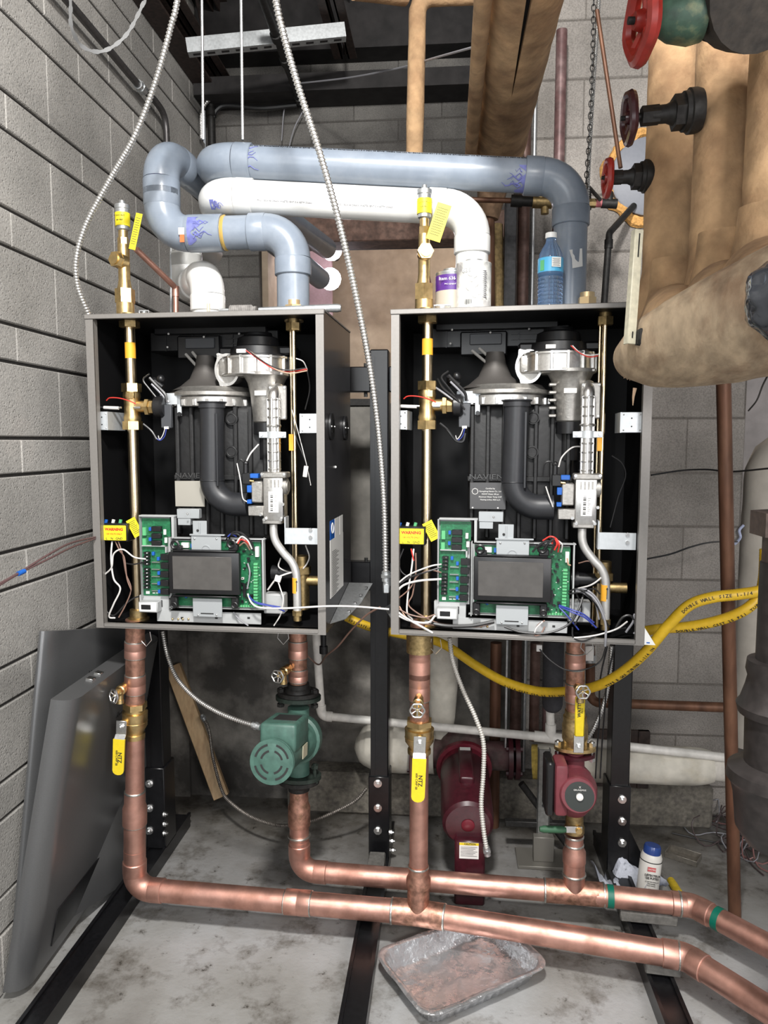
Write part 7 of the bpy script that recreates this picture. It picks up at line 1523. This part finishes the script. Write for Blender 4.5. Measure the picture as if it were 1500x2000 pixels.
X0 = P(1489, 1200, 3.0).x; mb = Mb(); rough_tube(mb, [V3((X0 - 0.035, 3.0, 0.25)), V3((X0, 3.0, 1.33)), V3((X0 + 0.03, 3.0, 1.40)), V3((X0 + 0.3, 3.0, 1.43))], 0.088, 26, 0.04, 31, 0.03); mb.build('paper_wrap', mat('cream_wrap2', (0.52, 0.48, 0.42), 0.8, noise=0.12, nscale=5, bump=0.3), t, ang=60)
t = thing('copper_line', 'brown oxidised copper line running right behind the right stand post', 'copper pipe', P(1150, 1375, 2.62))
pc_ = bent([P(1153, 1262, 2.60), P(1153, 1372, 2.60), P(1424, 1382, 2.45)], 0.03, 6); Mb().tube(pc_, 0.0165, 18).build('pipe', M_RUST, t); mb = Mb(); mb.cyl(P(1153, 1278, 2.60), P(1153, 1292, 2.60), 0.022, n=16); mb.build('collar', M_GALV, t)
mb = Mb(); a_ = P(1139, 1240, 2.2); mb.m(M_WIREW).box(P(1143, 1262, 2.25), P(1159, 1290, 2.26), 0.002); mb.m(M_STEEL).tube([P(1140, 1262, 2.24), P(1138, 1296, 2.24), P(1164, 1296, 2.24), P(1163, 1262, 2.24)], 0.0015, 5); tag(mb.build('hanging_socket', None), 'small white socket hanging under the right boiler beside the copper riser', 'socket')
# rusty floor-to-header pole
pa_ = PZ(1435, 1790, 0.0); pb_ = P(1413, 735, 2.02); mb = Mb(); mb.cyl(pa_, pa_ + (pb_ - pa_) * (3.4 / pb_.z), 0.0185, n=20); tag(mb.build('rusty_pole', M_RUST), 'tall rusty brown pipe standing from floor to ceiling at the right behind the header', 'pipe')
# black iron waste pipe in the right foreground
YI = 1.32; XI = P(1533, 1300, YI).x; zi = lambda y: P(1533, y, YI).z; k_ = 0.00094
t = thing('iron_pipe', 'dark iron pipe with bell fittings cut by the right photo edge', 'pipe', (XI, YI, zi(1650)))
prof = [(1660, 30), (1650, 52), (1620, 72), (1560, 78), (1535, 84), (1525, 92), (1505, 90), (1498, 74), (1492, 62), (1400, 64), (1396, 76), (1380, 80), (1372, 74), (1345, 66), (1325, 62), (1312, 66), (1292, 64), (1290, 50), (1100, 50)]
mb = Mb(); z0 = zi(1660); mb.lathe((XI, YI, z0), ZV, [(max(zi(y) - z0, 0.0), px * k_) for y, px in prof], 36); mb.build('bell_fittings', mat('near_iron', (0.035, 0.030, 0.029), 0.45, 0.4, noise=0.3, nscale=20), t)
mb = Mb(); mb.lathe((XI, YI, zi(1102)), ZV, [(0, 48 * k_), (zi(1050) - zi(1102), 48 * k_), (zi(1046) - zi(1102), 70 * k_), (zi(1000) - zi(1102), 70 * k_), (zi(998) - zi(1102), 40 * k_), (zi(950) - zi(1102), 40 * k_), (zi(947) - zi(1102), 15 * k_), (1.60 - zi(1102), 15 * k_)], 6); mb.build('hex_union', mat('near_brown_iron', (0.085, 0.06, 0.05), 0.5, 0.3, noise=0.3), t)
# dark channel behind the white pipe, strut support
mb = Mb(); a_ = P(1160, 1425, 2.74); b_ = P(1266, 1540, 2.74); mb.box((a_.x, 2.74, a_.z), (b_.x, 2.756, P(1160, 1452, 2.74).z), 0.002).box((P(1245, 1480, 2.74).x, 2.735, a_.z), (b_.x, 2.757, b_.z), 0.002).box((a_.x, 2.74, P(0 + 1200, 1515, 2.74).z), (b_.x, 2.756, b_.z), 0.002)
tag(mb.build('wall_bracket', M_JOIST), 'dark brown steel bracket against the block wall behind the white jacketed pipe', 'bracket')
t = thing('pipe_support', 'small galvanised strut stand with base plate beneath the white jacketed pipe', 'pipe support', PZ(1060, 1690, 0.01))
bx = P(1061, 1600, 2.50).x; mb = Mb(); mb.m(mat('dull_strut', (0.20, 0.20, 0.19), 0.5, 0.5, noise=0.2)).box((bx - 0.021, 2.50, 0.012), (bx + 0.021, 2.504, 0.40), 0.001).box((bx - 0.021, 2.50, 0.012), (bx - 0.018, 2.52, 0.40)).box((bx + 0.018, 2.50, 0.012), (bx + 0.021, 2.52, 0.40)); mb.m(M_INK)
for z_ in (0.06, 0.12, 0.20, 0.27, 0.34): mb.cyl((bx, 2.4995, z_), (bx, 2.4985, z_), 0.006, n=10)
mb.build('strut', None, t)
mb = Mb(); mb.box((bx - 0.09, 2.44, 0.0), (bx + 0.09, 2.56, 0.012), 0.002); mb.box((bx - 0.035, 2.47, 0.012), (bx + 0.035, 2.50, 0.10), 0.002); mb.build('base_plate', mat('pale_plate', (0.18, 0.17, 0.15), 0.5, 0.3), t)
Mb().cyl(P(1018, 1530, 2.52), (bx + 0.10, 2.53, 0.03), 0.012, n=12).build('brace', M_IRON, t); Mb().box((bx - 0.13, 2.505, 0.115), (bx + 0.14, 2.53, 0.135), 0.002).build('cross_bar', M_IRON, t)
# pine board
t_ = P(338, 1300, 2.82); b_ = PZ(436, 1558, 0.01); b_.y = 2.70; b_ = P(433, 1556, 2.72); d_ = (b_ - t_).normalized(); s_ = d_.cross(V3((0.25, -1, 0))).normalized(); n_ = s_.cross(d_).normalized(); Ls = (b_ - t_).length
mb = Mb(); mb.obox((t_ + b_) / 2, (s_, n_, d_), (0.030, 0.018, Ls / 2), 0.002); tag(mb.build('wood_board', M_WOOD), 'pale pine board leaning in the back left corner', 'board')
# ================================================================== cables
for dy, lab in ((0, 'upper brown wire crossing the left wall to the left boiler'), (9, 'lower brown wire crossing the left wall to the left boiler')):
    mb = Mb(); mb.tube(cr([P(-12, 1146 + dy * .4, 1.55), P(38, 1118 + dy * .2, 1.62), P(100, 1080 + dy, 1.72), P(140, 1060 + dy, 1.82), P(186, 1049 + dy * .3, 1.93)]), 0.0026, 6); tag(mb.build('cable', mat('maroon_wire', (0.10, 0.055, 0.055), 0.5)), lab, 'cable')
mb = Mb(); mb.cyl(P(35, 1121, 1.615), P(48, 1115, 1.635), 0.0058, n=10); tag(mb.build('blue_tape', M_BLUE), 'blue tape joining the two brown wires at far left', 'tape')
for pts, lab in (([(1272, 928, 2.3), (1330, 919, 2.35), (1380, 917, 2.3), (1430, 921, 2.2), (1510, 914, 2.0)], 'black cable running right at mid height from the right boiler'), ([(1262, 1092, 2.3), (1310, 1082, 2.35), (1350, 1068, 2.4), (1390, 1059, 2.5), (1440, 1058, 2.7)], 'black cable rising right to the block wall end'), ([(1462, 802, 2.6), (1478, 782, 2.5), (1490, 752, 2.3), (1504, 725, 2.2)], 'short black cable at the right edge under the canvas header')):
    mb = Mb(); mb.tube(cr([P(*p_) for p_ in pts]), 0.0028, 6); tag(mb.build('cable', M_WIREB), lab, 'cable')
mb = Mb(); mb.tube(cr([P(1436, 1062, 2.8), P(1446, 1050, 2.85), P(1444, 1036, 2.85), P(1452, 1026, 2.86)]), 0.005, 8); tag(mb.build('cable', mat('pale_blue_wire', (0.45, 0.50, 0.68), 0.4)), 'short pale blue cable at the block wall corner', 'cable')
mb = Mb(); mb.tube([PZ(1313, 1627, 0.004), PZ(1370, 1640, 0.004), PZ(1432, 1652, 0.004), PZ(1500, 1664, 0.004)], 0.003, 6); tag(mb.build('rod', M_INK), 'thin black rod lying on the floor near the open steel box', 'rod')
# tangle of scrap wire
random.seed(12); mb = Mb(); mb.m(mat('scrap_wire', (0.07, 0.05, 0.05), 0.5)); mb.m(mat('scrap_wire_pink', (0.28, 0.14, 0.13), 0.5)); mb.m(M_WIREG)
cA = PZ(1466, 1660, 0)
for k in range(46):
    mb.cur = random.choice((0, 0, 0, 1, 2)); c0_ = cA + V3((random.uniform(-0.10, 0.14), random.uniform(-0.06, 0.62), 0)); R_ = random.uniform(0.03, 0.11); ph = random.uniform(0, 6.3); sq = random.uniform(0.3, 0.8); hgt = random.uniform(0.005, 0.11)
    pts = [c0_ + V3((R_ * cos(ph + u), R_ * sq * sin(ph + u) + 0.02 * sin(3 * u), 0.004 + hgt * (0.5 + 0.5 * sin(u * 1.3 + ph)))) for u in [4.6 * j / 14 for j in range(15)]]; mb.tube(pts, 0.0023, 5)
mb.cur = 1; mb.tube(cr([PZ(1472, 1612, 0.09), PZ(1471, 1660, 0.03), PZ(1480, 1690, 0.004), PZ(1505, 1705, 0.004)]), 0.0028, 5)
mb.cur = 0; mb.tube(cr([PZ(1455, 1660, 0.02), PZ(1468, 1688, 0.004), PZ(1492, 1710, 0.004)]), 0.0028, 5)
tag(mb.build('scrap_wires', None), 'tangled heap of scrap wires on the floor at the right', 'wires', kind='stuff')

# ================================================================== small things on the floor
# foil pan
A_ = PZ(727, 1857, 0.058); D_ = PZ(832, 1992, 0.058); C_ = PZ(1055, 1865, 0.058); e1 = (A_ - D_); e2_ = (C_ - D_)
L1, L2 = e1.length, e2_.length; e1.normalize(); e2_ = (e2_ - e1 * e2_.dot(e1)).normalized(); ctr = D_ + e1 * L1 / 2 + e2_ * L2 / 2; ctr.z = 0
def rrect(hx, hy, rr, n=10):
    out = []
    for cx_, cy_, a0 in ((hx - rr, hy - rr, 0), (-hx + rr, hy - rr, pi / 2), (-hx + rr, -hy + rr, pi), (hx - rr, -hy + rr, 1.5 * pi)):
        for k in range(n + 1):
            u = a0 + pi / 2 * k / n; out.append((cx_ + rr * cos(u), cy_ + rr * sin(u)))
    res = []
    for i in range(len(out)):                   # even subdivision of the straight sides
        a = out[i]; b = out[(i + 1) % len(out)]; d = sqrt((a[0] - b[0]) ** 2 + (a[1] - b[1]) ** 2); m_ = 22 if i % (n + 1) == n else 1
        for j in range(m_): res.append((a[0] + (b[0] - a[0]) * j / m_, a[1] + (b[1] - a[1]) * j / m_))
    return res
mb = Mb(); rings = []; hx, hy = L1 / 2, L2 / 2
spec = [(0.000, 0.053, 0), (-0.001, 0.057, 0), (0.003, 0.060, 0), (0.013, 0.058, 0), (0.016, 0.054, 0.4), (0.024, 0.030, 1), (0.032, 0.008, 1), (0.037, 0.003, 0), (0.055, 0.002, 0), (0.075, 0.0035, 0), (0.085, 0.002, 0), (0.11, 0.003, 0)]
for ins, z, rib in spec:
    pts = rrect(hx - ins, hy - ins, max(0.045 - ins * 0.3, 0.012)); rg = []
    for i, (x, y) in enumerate(pts):
        r_ = 0.0022 * rib * (1 if i % 2 else -1); l_ = sqrt(x * x + y * y); x2 = x * (1 - r_ / l_); y2 = y * (1 - r_ / l_)
        p_ = ctr + e1 * x2 + e2_ * y2; nzv = NZ.noise(p_ * 22 + V3((0, 0, ins * 30))) * (0.0025 if z < 0.01 else 0.0035); p_.z = max(0.0008, z + nzv * (0.7 if z < 0.01 else 1)); rg.append(mb.bm.verts.new(p_))
    rings.append(rg)
mb.loft(rings, cap=False); mb._f(rings[-1]); t = thing('foil_pan', 'large shiny aluminium foil roasting pan on the floor under the front copper pipe', 'foil pan', ctr)
po = mb.build('pan', M_FOIL, t, ang=50); md_ = po.modifiers.new('thickness', 'SOLIDIFY'); md_.thickness = 0.0006
m_pw = mat('pan_water', (0.55, 0.52, 0.48), 0.05, trans=0.75, ior=1.33, bump=0.3, bscale=14)
# crumpled newspaper
def paper(name, x0, y0, w_, h_, rz, amp, m_, label, seed, hz=0.03):
    c = PZ(x0, y0, 0.0); mb = Mb(); n = 14; g = []
    R_ = Matrix.Rotation(rz, 3, 'Z')
    for i in range(n + 1):
        row = []
        for j in range(n + 1):
            u = (i / n - 0.5) * w_; v = (j / n - 0.5) * h_; p_ = R_ @ V3((u * (1 - 0.25 * (j / n)), v, 0)); z_ = hz * (0.5 + 0.9 * NZ.noise(V3((u * 14, v * 14, seed)))) + amp * NZ.noise(V3((u * 40, v * 40, seed + 3))); row.append(mb.bm.verts.new(c + p_ + V3((0, 0, max(0.001, z_)))))
        g.append(row)
    for i in range(n):
        for j in range(n): mb._f((g[i][j], g[i + 1][j], g[i + 1][j + 1], g[i][j + 1]))
    o = mb.build(name, m_, None, ang=25); s_ = o.modifiers.new('thickness', 'SOLIDIFY'); s_.thickness = 0.0004; return tag(o, label, 'paper')
m_np = mat('newsprint', (0.42, 0.44, 0.50), 0.7, noise=0.1, nscale=60, col2=(0.16, 0.17, 0.20), c2lo=0.60, c2hi=0.70)
paper('newspaper', 1222, 1742, 0.20, 0.17, 0.55, 0.010, m_np, 'crumpled newspaper sheet behind the white leak detector bottle', 3, 0.10)
paper('blue_paper', 1262, 1762, 0.20, 0.07, -0.1, 0.006, mat('blue_print', (0.14, 0.22, 0.50), 0.6, noise=0.2, nscale=30, col2=(0.50, 0.55, 0.68)), 'folded blue and white paper lying under the white bottle', 8, 0.02)
# leak detector bottle
b0_ = PZ(1262, 1760, 0.0); b0_.z = 0.014; topd = (P(1274, 1668, b0_.y + 0.02) - b0_); hB = 0.152; ud = topd.normalized(); ud = (ud * 0.5 + V3((0.09, 0.06, 1)).normalized() * 0.5).normalized(); rB = 0.0335
t = thing('leak_detector_bottle', 'white plastic bottle with blue cap and red label box on the floor', 'bottle', b0_)
mb = Mb(); mb.lathe(b0_, ud, [(0, rB * 0.9), (0.004, rB), (hB * 0.78, rB), (hB * 0.80, rB * 0.97), (hB * 0.86, rB * 0.99), (hB * 0.93, rB * 0.86), (hB * 0.94, rB * 0.7)], 32); bt = mb.build('bottle_body', mat('bottle_white', (0.62, 0.60, 0.56), 0.4), t)
Mb().lathe(b0_ + ud * hB * 0.93, ud, [(0, rB * 0.80), (0.020, rB * 0.78), (0.025, rB * 0.70), (0.026, 0)], 30).build('cap', mat('navy_cap', (0.02, 0.05, 0.20), 0.22), t)
Mb().lathe(b0_ + ud * hB * 0.785, ud, [(0, rB * 1.0), (0, rB * 1.006), (0.0025, rB * 1.006), (0.0025, rB)], 32).build('black_line', M_INK, bt)
ff = V3((-0.02, -1, 0.0)); ff = (ff - ud * ff.dot(ud)).normalized(); rr2 = ud.cross(-ff).normalized(); rr2 = rr2 if rr2.x > 0 else -rr2
Mb().obox(b0_ + ud * hB * 0.67 + ff * (rB * 0.985) - rr2 * 0.004, (rr2, ff, ud), (0.0125, 0.001, 0.0065)).build('red_box', mat('label_red', (0.50, 0.10, 0.10), 0.5), bt)
text('lettering', 'MASTERS', b0_ + ud * hB * 0.67 + ff * (rB * 0.985 + 0.0012) - rr2 * 0.004, rr2, ud, 0.004, M_WHITE, bt)
for i, (s_, h_) in enumerate((('DÉTECTEUR', 0.0062), ('DE FUITES', 0.0062), ('DE GAZ NON CORROSIF', 0.0026), ('SANS DANGER', 0.0026), ('POUR TUYAUX', 0.0026), ('250 ml', 0.0034))):
    text('lettering', s_, b0_ + ud * (hB * (0.55, 0.49, 0.42, 0.38, 0.34, 0.27)[i]) + ff * (rB + 0.0012), rr2, ud, h_, M_INK, bt, bold=0.0002 if i < 2 else 0)
# yellow crayon, steel box
a_ = PZ(1309, 1718, 0.014); b_ = PZ(1326, 1745, 0.014); mb = Mb(); dd = (b_ - a_).normalized(); mb.lathe(a_, dd, [(0, 0.006), (0.004, 0.012), (0.03, 0.0135), ((b_ - a_).length, 0.0135)], 16); tag(mb.build('yellow_stick', mat('dirty_yellow', (0.48, 0.34, 0.02), 0.6, noise=0.15)), 'short yellow plastic stub on the floor right of the white bottle', 'marker')
c_ = PZ(1334, 1676, 0.0); R_ = Matrix.Rotation(radians(-32), 3, 'Z'); mb = Mb(); hw, hl, hh = 0.032, 0.054, 0.020; B_ = lambda a, b: mb.box(c_ + V3(a), c_ + V3(b), 0.001, R_, c_)
m_bx = mat('dull_steel_box', (0.23, 0.21, 0.18), 0.45, 0.6, noise=0.2); mb.m(m_bx); B_((-hl, -hw, 0), (hl, hw, 0.002)); B_((-hl, -hw, 0), (hl, -hw + 0.002, hh)); B_((-hl, hw - 0.002, 0), (hl, hw, hh)); B_((-hl, -hw, 0), (-hl + 0.002, hw, hh)); B_((hl - 0.002, -hw, 0), (hl, hw, hh)); tag(mb.build('steel_box', None), 'small open steel utility box lying on the floor at the right', 'box')

# ================================================================== groups of repeats
GROUPS = {'drain_valve': 'small brass drain valves on the copper risers', 'air_vent': 'brass air vents on the boiler roofs', 'boiler_cover': 'boiler covers leaning at the left',
          'gate_valve': 'handwheel gate valves at upper right', 'ball_valve': 'lever ball valves on the copper risers', 'wood_block': 'blocks on the stand rails', 'roof_joist': 'dark roof joists',
          'vent_pipe': 'plastic vent pipes above the boilers', 'light_bulb': 'lamps in the alcove', 'threaded_rod': 'threaded hanger rods', 'brass_plug': 'brass plugs on the boiler roofs',
          'wire_latch': 'wire latches on the boiler roofs', 'gas_hose': 'yellow gas hoses', 'copper_pipe_run': 'large copper pipe runs', 'glue_can': 'glue cans on the right boiler roof', 'vertical_pipe': 'vertical pipes on the back wall'}
for o in bpy.data.objects:
    k = o.name.split('.')[0]
    if k in GROUPS and o.parent is None and 'label' in o.keys(): o['group'] = GROUPS[k]
